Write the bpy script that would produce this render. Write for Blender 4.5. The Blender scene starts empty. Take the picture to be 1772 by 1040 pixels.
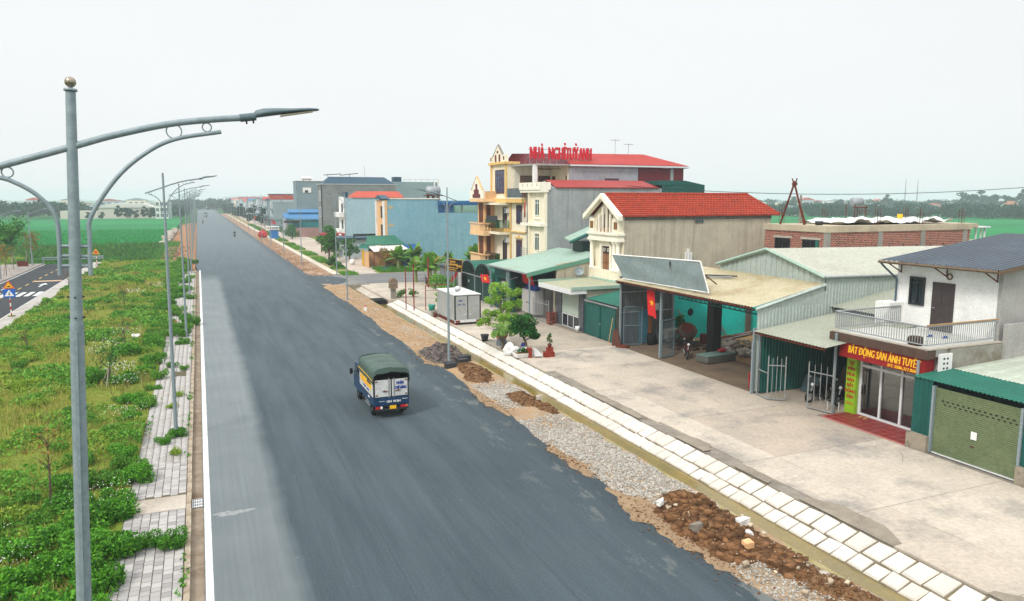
import bpy, math, random
import numpy as np
from mathutils import Vector, Matrix

S = bpy.context.scene
COL = S.collection
rnd = random.Random(7)
NR = np.random.default_rng(7)
PI = math.pi

# ------------------------------------------------------------------ camera
cam_d = bpy.data.cameras.new('camera')
cam = bpy.data.objects.new('camera', cam_d)
COL.objects.link(cam)
cam_d.sensor_fit = 'HORIZONTAL'
cam_d.sensor_width = 36.0
cam_d.lens = 26.0
cam_d.clip_start = 0.1
cam_d.clip_end = 9000
cam.location = (0, 0, 10)
cam.rotation_euler = (math.radians(90 - 7.873), 0, math.radians(-22.83))
S.camera = cam

# ------------------------------------------------------------------ light: bright hazy overcast
SUN_EL, SUN_AZ = math.radians(44), math.radians(238)     # azimuth clockwise from +Y
w = bpy.data.worlds.new('World')
S.world = w
w.use_nodes = True
nt = w.node_tree
nt.nodes.clear()
out = nt.nodes.new('ShaderNodeOutputWorld')
bg = nt.nodes.new('ShaderNodeBackground')
sky = nt.nodes.new('ShaderNodeTexSky')
sky.sky_type = 'NISHITA'
sky.sun_disc = False
sky.sun_elevation = SUN_EL
sky.sun_rotation = SUN_AZ
sky.dust_density = 6.0
sky.air_density = 1.0
sky.ozone_density = 1.0
tc = nt.nodes.new('ShaderNodeTexCoord')
sep = nt.nodes.new('ShaderNodeSeparateXYZ')
nt.links.new(tc.outputs['Generated'], sep.inputs[0])
ramp = nt.nodes.new('ShaderNodeValToRGB')                 # cloud layer: pale at the horizon, brighter overhead
ramp.color_ramp.elements[0].position = 0.0
ramp.color_ramp.elements[0].color = (6.5, 6.7, 6.75, 1)
ramp.color_ramp.elements[1].position = 0.9
ramp.color_ramp.elements[1].color = (12.5, 12.6, 12.7, 1)
e = ramp.color_ramp.elements.new(0.12); e.color = (6.5, 6.65, 6.7, 1)
e = ramp.color_ramp.elements.new(0.3); e.color = (6.7, 6.75, 6.75, 1)
nt.links.new(sep.outputs['Z'], ramp.inputs[0])
mp_ = nt.nodes.new('ShaderNodeMapping'); mp_.inputs['Scale'].default_value = (1, 1, 3.5)
nz = nt.nodes.new('ShaderNodeTexNoise'); nz.inputs['Scale'].default_value = 1.6; nz.inputs['Detail'].default_value = 5
nt.links.new(tc.outputs['Generated'], mp_.inputs[0]); nt.links.new(mp_.outputs[0], nz.inputs[0])
mr = nt.nodes.new('ShaderNodeMapRange'); mr.inputs['To Min'].default_value = 0.95; mr.inputs['To Max'].default_value = 1.05
nt.links.new(nz.outputs[0], mr.inputs[0])
vm = nt.nodes.new('ShaderNodeVectorMath'); vm.operation = 'SCALE'
nt.links.new(ramp.outputs[0], vm.inputs[0]); nt.links.new(mr.outputs[0], vm.inputs['Scale'])
mx = nt.nodes.new('ShaderNodeMixRGB'); mx.inputs[0].default_value = 0.92
nt.links.new(sky.outputs[0], mx.inputs[1]); nt.links.new(vm.outputs[0], mx.inputs[2])
nt.links.new(mx.outputs[0], bg.inputs[0])
bg.inputs[1].default_value = 0.13
nt.links.new(bg.outputs[0], out.inputs[0])

sd = bpy.data.lights.new('sun', 'SUN')
sd.energy = 2.0
sd.angle = math.radians(12)
sd.color = (1.0, 0.96, 0.9)
so = bpy.data.objects.new('sun', sd)
COL.objects.link(so)
sdir = Vector((math.sin(SUN_AZ) * math.cos(SUN_EL), math.cos(SUN_AZ) * math.cos(SUN_EL), math.sin(SUN_EL)))
so.rotation_euler = sdir.to_track_quat('Z', 'Y').to_euler()
so.location = (0, 0, 60)

S.view_settings.view_transform = 'Standard'
S.view_settings.look = 'None'
S.view_settings.exposure = 0.2
S.view_settings.gamma = 1.0
S.view_settings.use_curve_mapping = False
S.render.engine = 'CYCLES'
S.cycles.max_bounces = 6
S.cycles.diffuse_bounces = 3
S.cycles.glossy_bounces = 3
S.cycles.transmission_bounces = 6
S.cycles.transparent_max_bounces = 8
S.cycles.volume_bounces = 2
S.cycles.use_denoising = True
S.cycles.caustics_reflective = False
S.cycles.caustics_refractive = False

# ------------------------------------------------------------------ helpers
def lin(c):
    c /= 255.0
    return c / 12.92 if c <= 0.04045 else ((c + 0.055) / 1.055) ** 2.4
def rgb(r, g, b, k=1.0):
    return (lin(r) * k, lin(g) * k, lin(b) * k, 1.0)

MATS = {}
# sheet roofs and ground lie open to the whole sky: their true paint is darker than it looks
ALBEDO = {'pale_green_sheet': .74, 'tan_weathered_sheet': .98, 'whitish_sheet': .82, 'sand_roof': .72, 'pale_sheet_near': .82, 'tan_earth': .85, 'side_pavement': .85, 'far_pavement': .8,
          'workshop_floor': .6, 'sandy_floor': .8, 'grey_paver_0': 1.12, 'grey_paver_1': 1.08, 'grey_paver_2': 1.02, 'blue_roof_metal': .8, 'old_asphalt': .65, 'dark_teal_roof': .8, 'cross_street_asphalt': .8, 'access_concrete': .9, 'side_pavement': .85}  # workshop_floor is roofed over: its factor paints the indoor shade into the colour
def newmat(name):
    m = bpy.data.materials.new(name)
    m.use_nodes = True
    n = m.node_tree
    b = n.nodes['Principled BSDF']
    return m, n, b

def mixc(n, f, a, b, bt='MIX'):
    x = n.nodes.new('ShaderNodeMixRGB'); x.blend_type = bt
    for i, v in ((0, f), (1, a), (2, b)):
        if hasattr(v, 'links') or isinstance(v, bpy.types.NodeSocket): n.links.new(v, x.inputs[i])
        else: x.inputs[i].default_value = v
    return x.outputs[0]

def noise(n, vec, scale, detail=4, rough=0.6, sc=None):
    if sc:
        mp = n.nodes.new('ShaderNodeMapping'); mp.inputs['Scale'].default_value = sc
        n.links.new(vec, mp.inputs[0]); vec = mp.outputs[0]
    t = n.nodes.new('ShaderNodeTexNoise')
    t.inputs['Scale'].default_value = scale; t.inputs['Detail'].default_value = detail; t.inputs['Roughness'].default_value = rough
    n.links.new(vec, t.inputs['Vector'])
    return t.outputs[0]

def rng(n, v, a, b, c=0.0, d=1.0):
    r = n.nodes.new('ShaderNodeMapRange')
    n.links.new(v, r.inputs[0])
    r.inputs[1].default_value = a; r.inputs[2].default_value = b; r.inputs[3].default_value = c; r.inputs[4].default_value = d
    return r.outputs[0]

def bump(n, b, v, s=0.3, d=0.02):
    k = n.nodes.new('ShaderNodeBump'); k.inputs['Strength'].default_value = s; k.inputs['Distance'].default_value = d
    n.links.new(v, k.inputs['Height']); n.links.new(k.outputs[0], b.inputs['Normal'])

def surf(name, c1, c2=None, scale=2.0, rough=0.8, metal=0.0, bmp=0.0, bscale=30, stain=None, sscale=0.5, samt=0.5,
         streak=None, kamt=0.5, island=0.0, spec=0.4):
    """a weathered surface: c1/c2 mottled by noise, optional stain patches and vertical rain streaks"""
    if name in MATS: return MATS[name]
    m, n, b = newmat(name)
    t = n.nodes.new('ShaderNodeTexCoord').outputs['Object']
    kd = ALBEDO.get(name, 1.0)
    col = c1
    if c2 is None: c2 = tuple(x * 0.82 for x in c1[:3]) + (1,)
    f = rng(n, noise(n, t, scale, 6, 0.65), 0.35, 0.68)
    col = mixc(n, f, c1, c2)
    if stain:
        s = rng(n, noise(n, t, sscale, 5, 0.7), 0.5, 0.66, 0, samt)
        col = mixc(n, s, col, stain)
    if streak:
        s = rng(n, noise(n, t, 1.0, 4, 0.6, (3.0, 3.0, 0.18)), 0.48, 0.72, 0, kamt)
        col = mixc(n, s, col, streak)
    gr = noise(n, t, scale * 11, 4, 0.75)
    col = mixc(n, 1.0, col, mixc(n, rng(n, gr, .3, .7), (.8 * kd, .8 * kd, .8 * kd, 1), (1.12 * kd, 1.12 * kd, 1.12 * kd, 1)), 'MULTIPLY')
    if island:
        g = n.nodes.new('ShaderNodeNewGeometry')
        col = mixc(n, 1.0, col, mixc(n, g.outputs['Random Per Island'], (1 - island,) * 3 + (1,), (1 + island,) * 3 + (1,)), 'MULTIPLY')
    if isinstance(col, tuple): b.inputs['Base Color'].default_value = col
    else: n.links.new(col, b.inputs['Base Color'])
    b.inputs['Roughness'].default_value = rough
    b.inputs['Metallic'].default_value = metal
    b.inputs['Specular IOR Level'].default_value = spec if rough < .85 else .12
    if bmp: bump(n, b, noise(n, t, bscale, 5, 0.7), bmp, 0.03)
    MATS[name] = m
    return m

def glass(name, tint=(0.55, 0.62, 0.62, 1), mixf=0.4):
    if name in MATS: return MATS[name]
    m, n, b = newmat(name)
    o = n.nodes['Material Output']
    tr = n.nodes.new('ShaderNodeBsdfTransparent'); tr.inputs[0].default_value = tint
    gl = n.nodes.new('ShaderNodeBsdfGlossy'); gl.inputs['Roughness'].default_value = 0.03
    fr = n.nodes.new('ShaderNodeFresnel'); fr.inputs[0].default_value = 1.5
    k = rng(n, fr.outputs[0], 0, 1, mixf * 0.3, 1)
    ms = n.nodes.new('ShaderNodeMixShader')
    n.links.new(k, ms.inputs[0]); n.links.new(tr.outputs[0], ms.inputs[1]); n.links.new(gl.outputs[0], ms.inputs[2])
    n.links.new(ms.outputs[0], o.inputs[0])
    MATS[name] = m
    return m

class MB:
    """collects shapes for one mesh, in world coordinates (or thing-local for prototypes)"""
    def __init__(s):
        s.v = []; s.f = []; s.m = []; s.mats = []; s.sm = []
    def mi(s, mat):
        if mat not in s.mats: s.mats.append(mat)
        return s.mats.index(mat)
    def add(s, vs, fs, mat, smooth=False):
        o = len(s.v); s.v.extend(vs); k = s.mi(mat)
        for f in fs:
            s.f.append(tuple(i + o for i in f)); s.m.append(k); s.sm.append(smooth)
        return s
    def poly(s, pts, mat): return s.add(pts, [tuple(range(len(pts)))], mat)
    def box(s, x0, y0, z0, x1, y1, z1, mat):
        if x0 > x1: x0, x1 = x1, x0
        if y0 > y1: y0, y1 = y1, y0
        if z0 > z1: z0, z1 = z1, z0
        v = [(x0, y0, z0), (x1, y0, z0), (x1, y1, z0), (x0, y1, z0), (x0, y0, z1), (x1, y0, z1), (x1, y1, z1), (x0, y1, z1)]
        return s.add(v, [(0, 3, 2, 1), (4, 5, 6, 7), (0, 1, 5, 4), (1, 2, 6, 5), (2, 3, 7, 6), (3, 0, 4, 7)], mat)
    def hexa(s, b, t, mat):       # bottom and top quads, counter-clockwise from above
        return s.add(list(b) + list(t), [(0, 3, 2, 1), (4, 5, 6, 7), (0, 1, 5, 4), (1, 2, 6, 5), (2, 3, 7, 6), (3, 0, 4, 7)], mat)
    def prism(s, p2, axis, a0, a1, mat, smooth=False):
        n = len(p2)
        def mk(p, a):
            if axis == 'x': return (a, p[0], p[1])
            if axis == 'y': return (p[0], a, p[1])
            return (p[0], p[1], a)
        v = [mk(p, a0) for p in p2] + [mk(p, a1) for p in p2]
        s.add(v, [tuple(range(n))[::-1], tuple(range(n, 2 * n))], mat)
        return s.add(v, [(i, (i + 1) % n, n + (i + 1) % n, n + i) for i in range(n)], mat, smooth)
    def tube(s, pts, r, mat, n=8, caps=True, smooth=True):
        pts = [Vector(p) for p in pts]
        rs = r if isinstance(r, (list, tuple)) else [r] * len(pts)
        vs = []; ref = None
        for i, p in enumerate(pts):
            d = (pts[min(i + 1, len(pts) - 1)] - pts[max(i - 1, 0)]).normalized()
            if ref is None:
                ref = Vector((0, 0, 1)) if abs(d.z) < 0.9 else Vector((1, 0, 0))
                u = d.cross(ref).normalized()
            else:
                u = (u - d * u.dot(d))
                u = u.normalized() if u.length > 1e-6 else d.orthogonal().normalized()
            q = d.cross(u)
            for k in range(n):
                a = 2 * PI * k / n
                vs.append(tuple(p + (u * math.cos(a) + q * math.sin(a)) * rs[i]))
        fs = []
        for i in range(len(pts) - 1):
            for k in range(n):
                fs.append((i * n + k, i * n + (k + 1) % n, (i + 1) * n + (k + 1) % n, (i + 1) * n + k))
        s.add(vs, fs, mat, smooth)
        if caps:
            s.add(vs[:n], [tuple(range(n))[::-1]], mat); s.add(vs[-n:], [tuple(range(n))], mat)
        return s
    def bar(s, a, b, w, mat): return s.tube([a, b], w * 0.7071, mat, 4, True, False)
    def lathe(s, prof, c, mat, n=16, smooth=True):
        vs = [(c[0] + r * math.cos(2 * PI * k / n), c[1] + r * math.sin(2 * PI * k / n), c[2] + z) for r, z in prof for k in range(n)]
        fs = [(i * n + k, i * n + (k + 1) % n, (i + 1) * n + (k + 1) % n, (i + 1) * n + k) for i in range(len(prof) - 1) for k in range(n)]
        return s.add(vs, fs, mat, smooth)
    def ball(s, c, r, mat, n=12, sq=(1, 1, 1)):
        prof = [(max(1e-4, math.sin(PI * i / (n // 2))), -math.cos(PI * i / (n // 2))) for i in range(n // 2 + 1)]
        vs = [(c[0] + r * sq[0] * a * math.cos(2 * PI * k / n), c[1] + r * sq[1] * a * math.sin(2 * PI * k / n), c[2] + r * sq[2] * z) for a, z in prof for k in range(n)]
        fs = [(i * n + k, i * n + (k + 1) % n, (i + 1) * n + (k + 1) % n, (i + 1) * n + k) for i in range(len(prof) - 1) for k in range(n)]
        return s.add(vs, fs, mat, True)
    def corr(s, p0, u, v, mat, pitch=0.22, amp=0.03):
        """corrugated sheet: ribs run along v, repeat across u"""
        p0, u, v = Vector(p0), Vector(u), Vector(v)
        nn = u.cross(v).normalized()
        k = max(2, int(u.length / pitch))
        vs = []
        prof = ((0.0, 0), (0.35, 0), (0.5, 1), (0.85, 1))
        for i in range(k):
            for t, h in prof:
                q = p0 + u * ((i + t) / k) + nn * (amp * h)
                vs += [tuple(q), tuple(q + v)]
        q = p0 + u; vs += [tuple(q), tuple(q + v)]
        return s.add(vs, [(2 * i, 2 * i + 2, 2 * i + 3, 2 * i + 1) for i in range(len(vs) // 2 - 1)], mat)
    def ring(s, c, R, r, ax1, ax2, mat, n=24, k=6):
        ax1, ax2 = Vector(ax1), Vector(ax2)
        pts = [tuple(Vector(c) + ax1 * (R * math.cos(2 * PI * i / n)) + ax2 * (R * math.sin(2 * PI * i / n))) for i in range(n + 1)]
        return s.tube(pts, r, mat, k, False)
    def mesh(s, name, off=(0, 0, 0)):
        me = bpy.data.meshes.new(name)
        vv = [(a - off[0], b - off[1], c - off[2]) for a, b, c in s.v]
        me.from_pydata(vv, [], s.f)
        for m in s.mats: me.materials.append(m)
        me.polygons.foreach_set('material_index', s.m)
        me.polygons.foreach_set('use_smooth', s.sm)
        me.update()
        return me

def rootloc(o):
    while o.parent: o = o.parent
    return tuple(o.location)

def thing(name, label, cat, loc=(0, 0, 0), group=None):
    o = bpy.data.objects.new(name, None)
    COL.objects.link(o)
    o.location = loc; o.empty_display_size = 0.3
    o['label'] = label; o['category'] = cat
    if group: o['group'] = group
    return o
def link(name, me, parent=None, loc=None, label=None):
    o = bpy.data.objects.new(name, me)
    COL.objects.link(o)
    if parent: o.parent = parent
    if loc: o.location = loc
    if label: o['label'] = label
    return o
def part(name, mb, parent, label=None, stuff=False):
    o = link(name, mb.mesh(name, rootloc(parent)), parent, None, label)
    if stuff: o['kind'] = 'stuff'
    return o
def one(name, label, cat, mb, loc=(0, 0, 0), group=None):
    o = link(name, mb.mesh(name, loc), None, loc, label)
    o['category'] = cat
    if group: o['group'] = group
    return o
def struct(name, mb, parent=None):
    o = link(name, mb.mesh(name), parent)
    if not parent: o['kind'] = 'structure'
    return o
def stuff(name, me_or_mb, label=None):
    me = me_or_mb.mesh(name) if isinstance(me_or_mb, MB) else me_or_mb
    o = link(name, me); o['kind'] = 'stuff'
    if label: o['label'] = label
    return o
def dup(root, loc, rotz=None, label=None, scale=None, group=None):
    def cp(o, par):
        c = o.copy(); COL.objects.link(c)
        if par: c.parent = par
        for ch in list(o.children): cp(ch, c)
        return c
    c = cp(root, None); c.location = loc
    if rotz is not None: c.rotation_euler = (c.rotation_euler[0], c.rotation_euler[1], rotz)
    if scale is not None: c.scale = scale if hasattr(scale, '__len__') else (scale,) * 3
    if label: c['label'] = label
    if group: c['group'] = group
    return c
def npmesh(name, verts, faces, mats, midx=None):
    """fast mesh from numpy arrays of equal-sided faces"""
    me = bpy.data.meshes.new(name)
    n, k = faces.shape
    me.vertices.add(len(verts)); me.vertices.foreach_set('co', np.asarray(verts, np.float32).ravel())
    me.loops.add(n * k); me.loops.foreach_set('vertex_index', faces.astype(np.int32).ravel())
    me.polygons.add(n); me.polygons.foreach_set('loop_start', np.arange(0, n * k, k, dtype=np.int32))
    for m in mats: me.materials.append(m)
    if midx is not None: me.polygons.foreach_set('material_index', midx.astype(np.int32))
    me.update(calc_edges=True)
    return me

def text_mesh(txt, size, origin, right, up, mat, depth=0.02, bold=0.0, align='LEFT', width=None):
    def span(q):
        c_ = bpy.data.curves.new('lettering', 'FONT'); c_.body = q; c_.size = size; c_.resolution_u = 2
        o_ = bpy.data.objects.new('lettering', c_); COL.objects.link(o_); d_ = bpy.context.evaluated_depsgraph_get(); d_.update()
        m_ = bpy.data.meshes.new_from_object(o_.evaluated_get(d_)); x_ = [v.co.x for v in m_.vertices]
        bpy.data.objects.remove(o_); bpy.data.curves.remove(c_); bpy.data.meshes.remove(m_)
        return min(x_), max(x_)
    strokes = []                                     # the cross bar of each capital D with stroke
    for i, ch in enumerate(txt):
        if ch == 'Đ':
            e_ = span(txt[:i].replace('Đ', 'D') + 'D')[1]; a_, b_ = span('D'); strokes.append((e_ - (b_ - a_) * 1.2, e_ - (b_ - a_) * .5))
    txt = txt.replace('Đ', 'D')
    cu = bpy.data.curves.new('lettering', 'FONT')
    cu.body = txt; cu.size = size; cu.extrude = depth / 2; cu.align_x = align; cu.resolution_u = 2
    ob = bpy.data.objects.new('lettering', cu); COL.objects.link(ob)
    dg = bpy.context.evaluated_depsgraph_get(); dg.update()
    me = bpy.data.meshes.new_from_object(ob.evaluated_get(dg))
    bpy.data.objects.remove(ob); bpy.data.curves.remove(cu)
    r, u = Vector(right).normalized(), Vector(up).normalized()
    nn = r.cross(u)
    xs = [v.co.x for v in me.vertices]
    k = width / (max(xs) - min(xs)) if width else 1.0
    mb = MB()
    for j in ((0,) if not bold else (-1, 0, 1)):         # heavy strokes: three passes side by side
        mb.add([tuple(Vector(origin) + r * (v.co.x * k + j * bold) + u * (v.co.y + abs(j) * bold * .4) + nn * (v.co.z + j * .0015)) for v in me.vertices], [tuple(p.vertices) for p in me.polygons], mat)
    off = {'CENTER': sum(span(txt)) / 2}.get(align, 0) if strokes else 0
    for a_, b_ in strokes:
        q_ = lambda x, y, z: tuple(Vector(origin) + r * ((x - off) * k) + u * y + nn * z)
        y0_, y1_ = size * .32, size * .4
        mb.hexa([q_(a_, y0_, -.004), q_(b_, y0_, -.004), q_(b_, y0_, depth / 2 + .003), q_(a_, y0_, depth / 2 + .003)], [q_(a_, y1_, -.004), q_(b_, y1_, -.004), q_(b_, y1_, depth / 2 + .003), q_(a_, y1_, depth / 2 + .003)], mat)
    bpy.data.meshes.remove(me)
    return mb

# ------------------------------------------------------------------ shared materials
GREY = lambda v, k=1.0: (v * k, v * k, v * k, 1)
M_conc = surf('pale_concrete', rgb(176, 166, 153), rgb(194, 186, 174), 0.9, 0.9, 0, 0.25, 40, rgb(140, 130, 118), 0.35, 0.55)
M_conc_d = surf('dark_concrete', rgb(128, 122, 112), rgb(150, 143, 132), 1.5, 0.9, 0, 0.3, 30, rgb(92, 84, 74), 0.8, 0.6)
M_galv = surf('galvanised_steel', rgb(124, 140, 146), rgb(146, 160, 165), 14, 0.5, 0.15, 0.05, 60, spec=0.5)
M_steel = surf('grey_steel', rgb(136, 142, 146), rgb(160, 164, 166), 8, 0.45, 0.2)
M_dark = surf('dark_metal', rgb(38, 40, 43), rgb(52, 54, 56), 4, 0.6, 0.2)
M_black = surf('black_rubber', rgb(22, 22, 23), rgb(34, 34, 35), 6, 0.85)
M_white = surf('white_paint', rgb(236, 236, 234), rgb(226, 226, 223), 1.5, 0.6, 0, 0, 30, rgb(190, 188, 180), 0.6, 0.4)
M_alum = surf('white_frame', rgb(222, 224, 224), rgb(205, 207, 207), 5, 0.45)
M_cream = surf('cream_paint', rgb(242, 233, 210), rgb(234, 223, 197), 1.2, 0.75, 0, 0.1, 20, None, 0.5, 0.5, rgb(196, 180, 146), 0.35)
M_creamtrim = surf('cream_trim', rgb(246, 241, 226), rgb(238, 230, 210), 2.0, 0.7, 0, 0, 30, rgb(200, 184, 150), 1.0, 0.3)
M_yelltrim = surf('ochre_trim', rgb(228, 190, 118), rgb(214, 172, 100), 2.0, 0.7)
M_orange = surf('orange_paint', rgb(228, 184, 134), rgb(220, 172, 120), 1.5, 0.75, streak=rgb(190, 136, 88), kamt=0.4)
M_wood = surf('brown_wood', rgb(96, 54, 36), rgb(74, 38, 26), 6, 0.6)
M_maroon = surf('maroon_metal', rgb(108, 22, 34), rgb(92, 16, 28), 1.0, 0.55)
M_grey_pl = surf('grey_plaster', rgb(162, 168, 168), rgb(146, 153, 154), 0.9, 0.92, 0, 0.2, 14, rgb(166, 170, 168), 0.5, 0.6, rgb(108, 112, 112), 0.45)
M_tan_pl = surf('tan_plaster', rgb(194, 186, 165), rgb(176, 168, 149), 1.1, 0.92, 0, 0.2, 16, rgb(182, 173, 156), 0.6, 0.5, rgb(118, 110, 96), 0.5)
M_redtile = surf('red_roof_tile', rgb(170, 58, 28), rgb(136, 44, 22), 2.5, 0.75, 0, 0, 30, rgb(128, 42, 32), 0.9, 0.5)
M_redmetal = surf('red_roof_metal', rgb(160, 42, 34), rgb(144, 36, 30), 0.8, 0.5)
M_orangemetal = surf('orange_roof_metal', rgb(186, 72, 44), rgb(172, 62, 38), 0.8, 0.6)
M_pale_roof = surf('pale_green_sheet', rgb(178, 184, 166), rgb(190, 194, 176), 0.6, 0.55, 0.1, 0, 30, rgb(160, 158, 130), 0.3, 0.55)
M_tan_roof = surf('tan_weathered_sheet', rgb(178, 168, 136), rgb(190, 182, 152), 0.7, 0.65, 0.05, 0, 30, rgb(146, 122, 84), 0.4, 0.5)
M_pale_wall = surf('pale_green_cladding', rgb(176, 188, 182), rgb(164, 176, 170), 0.5, 0.55, 0.1, 0, 30, streak=rgb(150, 156, 146), kamt=0.35)
M_teal = surf('teal_sheet', rgb(12, 92, 84), rgb(8, 78, 72), 0.8, 0.5, 0.1, streak=rgb(10, 70, 66), kamt=0.4)
M_teal_lt = surf('light_teal_sheet', rgb(26, 112, 92), rgb(20, 98, 84), 0.8, 0.5, 0.1)
M_mint = surf('mint_sheet', rgb(146, 172, 158), rgb(156, 182, 168), 0.5, 0.6, 0.05, 0, 30, rgb(150, 158, 138), 0.35, 0.6)
M_aqua = surf('aqua_paint', rgb(24, 206, 192), rgb(20, 194, 182), 0.8, 0.8, 0, 0.1, 15, rgb(60, 170, 160), 0.6, 0.5)
M_dkgreen = surf('dark_green_sheet', rgb(12, 58, 54), rgb(10, 48, 46), 1.0, 0.55, 0.1)
M_bluemetal = surf('blue_roof_metal', rgb(40, 118, 172), rgb(52, 130, 182), 0.8, 0.5)
M_blue_dk = surf('deep_blue_metal', rgb(28, 84, 140), rgb(22, 72, 124), 0.8, 0.5)
M_bluewall = surf('blue_wall_paint', rgb(132, 172, 187), rgb(120, 162, 178), 0.5, 0.85, 0, 0.1, 8, rgb(124, 174, 190), 0.25, 0.6, rgb(84, 136, 160), 0.4)
M_ltblue = surf('light_blue_wall_paint', rgb(164, 192, 202), rgb(156, 184, 195), 0.5, 0.85, 0, 0.1, 8, None, 0.4, 0.5, rgb(140, 168, 178), 0.3)
M_tealroof = surf('dark_teal_roof', rgb(18, 74, 98), rgb(14, 64, 88), 0.8, 0.5)
M_rust = surf('rusty_iron', rgb(112, 52, 36), rgb(84, 40, 30), 5, 0.85)
M_pane = surf('dark_glass', rgb(30, 42, 52), rgb(24, 34, 44), 0.5, 0.08, spec=0.7)
M_pane_b = surf('blue_glass', rgb(36, 70, 118), rgb(30, 58, 100), 0.5, 0.08, spec=0.7)
M_pane_t = surf('teal_glass', rgb(30, 84, 92), rgb(24, 70, 80), 0.5, 0.08, spec=0.7)
M_red = surf('red_paint', rgb(186, 22, 28), rgb(170, 16, 22), 2, 0.55)
M_yellow = surf('yellow_paint', rgb(238, 186, 30), rgb(228, 174, 24), 2, 0.55)
M_bluepaint = surf('blue_paint', rgb(24, 58, 150), rgb(20, 50, 134), 2, 0.5)
M_glass = glass('clear_glass')
M_glass_g = glass('greenish_glass', (0.62, 0.78, 0.74, 1))
# ------------------------------------------------------------------ ground, road, pavements
def m_asphalt():
    m, n, b = newmat('asphalt')
    t = n.nodes.new('ShaderNodeTexCoord').outputs['Object']
    s1 = noise(n, t, 1.0, 5, 0.6, (1.1, 0.1, 1))        # rolling lanes along the road
    s2 = noise(n, t, 0.35, 4, 0.6)
    s3 = noise(n, t, 60, 3, 0.7)
    c = mixc(n, rng(n, s1, 0.3, 0.7), rgb(68, 81, 87), rgb(90, 103, 109))
    c = mixc(n, rng(n, s2, 0.45, 0.7, 0, 0.35), c, rgb(88, 99, 103))
    sp = n.nodes.new('ShaderNodeSeparateXYZ'); n.links.new(t, sp.inputs[0])
    wob = n.nodes.new('ShaderNodeMath'); wob.operation = 'ADD'
    n.links.new(sp.outputs[0], wob.inputs[0])
    n.links.new(rng(n, noise(n, t, 0.25, 3), 0, 1, -0.35, 0.35), wob.inputs[1])
    old = rng(n, wob.outputs[0], 1.7, 2.25, 1, 0)           # older, paler lane beside the left line
    yy = rng(n, sp.outputs[1], 96, 106, 1, 0)
    mm = n.nodes.new('ShaderNodeMath'); mm.operation = 'MULTIPLY'
    n.links.new(old, mm.inputs[0]); n.links.new(yy, mm.inputs[1])
    c = mixc(n, mm.outputs[0], c, mixc(n, rng(n, s2, 0.3, 0.7), rgb(124, 133, 136), rgb(137, 145, 147)))
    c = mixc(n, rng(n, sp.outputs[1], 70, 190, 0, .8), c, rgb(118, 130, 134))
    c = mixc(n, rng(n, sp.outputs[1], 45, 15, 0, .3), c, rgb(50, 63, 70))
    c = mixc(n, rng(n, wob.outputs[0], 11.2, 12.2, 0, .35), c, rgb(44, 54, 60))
    # dust and cement dropped near the right edge
    d = noise(n, t, 1.3, 6, 0.75, (1, 0.35, 1))
    e = rng(n, sp.outputs[0], 9.5, 12.6, 0, 1)
    m2 = n.nodes.new('ShaderNodeMath'); m2.operation = 'MULTIPLY'
    n.links.new(rng(n, d, 0.56, 0.62), m2.inputs[0]); n.links.new(e, m2.inputs[1])
    c = mixc(n, rng(n, m2.outputs[0], 0, 1, 0, .6), c, rgb(140, 141, 136))
    d2 = noise(n, t, 3.2, 3, 0.6)
    c = mixc(n, rng(n, d2, 0.735, 0.76, 0, 0.7), c, rgb(165, 166, 162))
    c = mixc(n, rng(n, s3, 0.35, 0.7, 0, 0.5), c, rgb(40, 48, 52))
    s4 = noise(n, t, 1.0, 4, 0.7, (9, 0.12, 1)); s5 = noise(n, t, 18, 3, .8)
    c = mixc(n, 1.0, c, mixc(n, rng(n, s4, .3, .7), (.91,) * 3 + (1,), (1.09,) * 3 + (1,)), 'MULTIPLY')
    c = mixc(n, rng(n, s5, .55, .75, 0, .6), c, rgb(116, 122, 124))
    n.links.new(c, b.inputs['Base Color'])
    b.inputs['Roughness'].default_value = 0.88; b.inputs['Specular IOR Level'].default_value = .15
    bump(n, b, s3, 0.5, 0.015)
    return m
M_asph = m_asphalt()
M_asph2 = surf('old_asphalt', rgb(70, 74, 80), rgb(84, 88, 92), 2, 0.9, 0, 0.3, 60)
M_line = surf('road_line_paint', rgb(226, 228, 226), rgb(200, 203, 202), 3, 0.7, 0, 0, 30, rgb(160, 164, 164), 1.5, 0.5)
M_line_y = surf('yellow_line_paint', rgb(206, 176, 96), rgb(190, 160, 86), 3, 0.7)
M_kerb = surf('kerb_stone', rgb(186, 176, 160), rgb(160, 146, 126), 2.5, 0.9, 0, 0.2, 30, rgb(120, 100, 78), 0.9, 0.7)
M_gutter = surf('gutter_concrete', rgb(150, 138, 122), rgb(122, 106, 88), 2.0, 0.9, 0, 0.2, 30, rgb(98, 80, 62), 0.6, 0.6)
M_paver = surf('grey_paver', rgb(176, 174, 172), rgb(158, 156, 154), 3, 0.9, 0, 0.2, 40, rgb(140, 132, 120), 0.7, 0.6)
M_joint = surf('sandy_joint', rgb(104, 94, 80), rgb(84, 84, 58), 3, 0.95)
M_earth = surf('tan_earth', rgb(184, 152, 116), rgb(160, 136, 108), 0.8, 0.95, 0, 0.7, 9, rgb(172, 164, 150), 0.6, 0.9)
M_brownearth = surf('brown_earth', rgb(136, 106, 76), rgb(106, 80, 56), 3, 0.95, 0, 0.8, 14)
M_clod = surf('earth_clod', rgb(128, 94, 64), rgb(88, 62, 42), 3, 0.95, 0, 0.5, 14, island=0.45)
M_gravel = surf('grey_gravel', rgb(190, 185, 175), rgb(170, 165, 156), 20, 0.95, 0, 0.8, 40, island=0.4)
M_rubble = surf('dark_rubble', rgb(112, 106, 104), rgb(92, 84, 80), 6, 0.95, 0, 0.5, 14, island=0.45)
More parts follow.
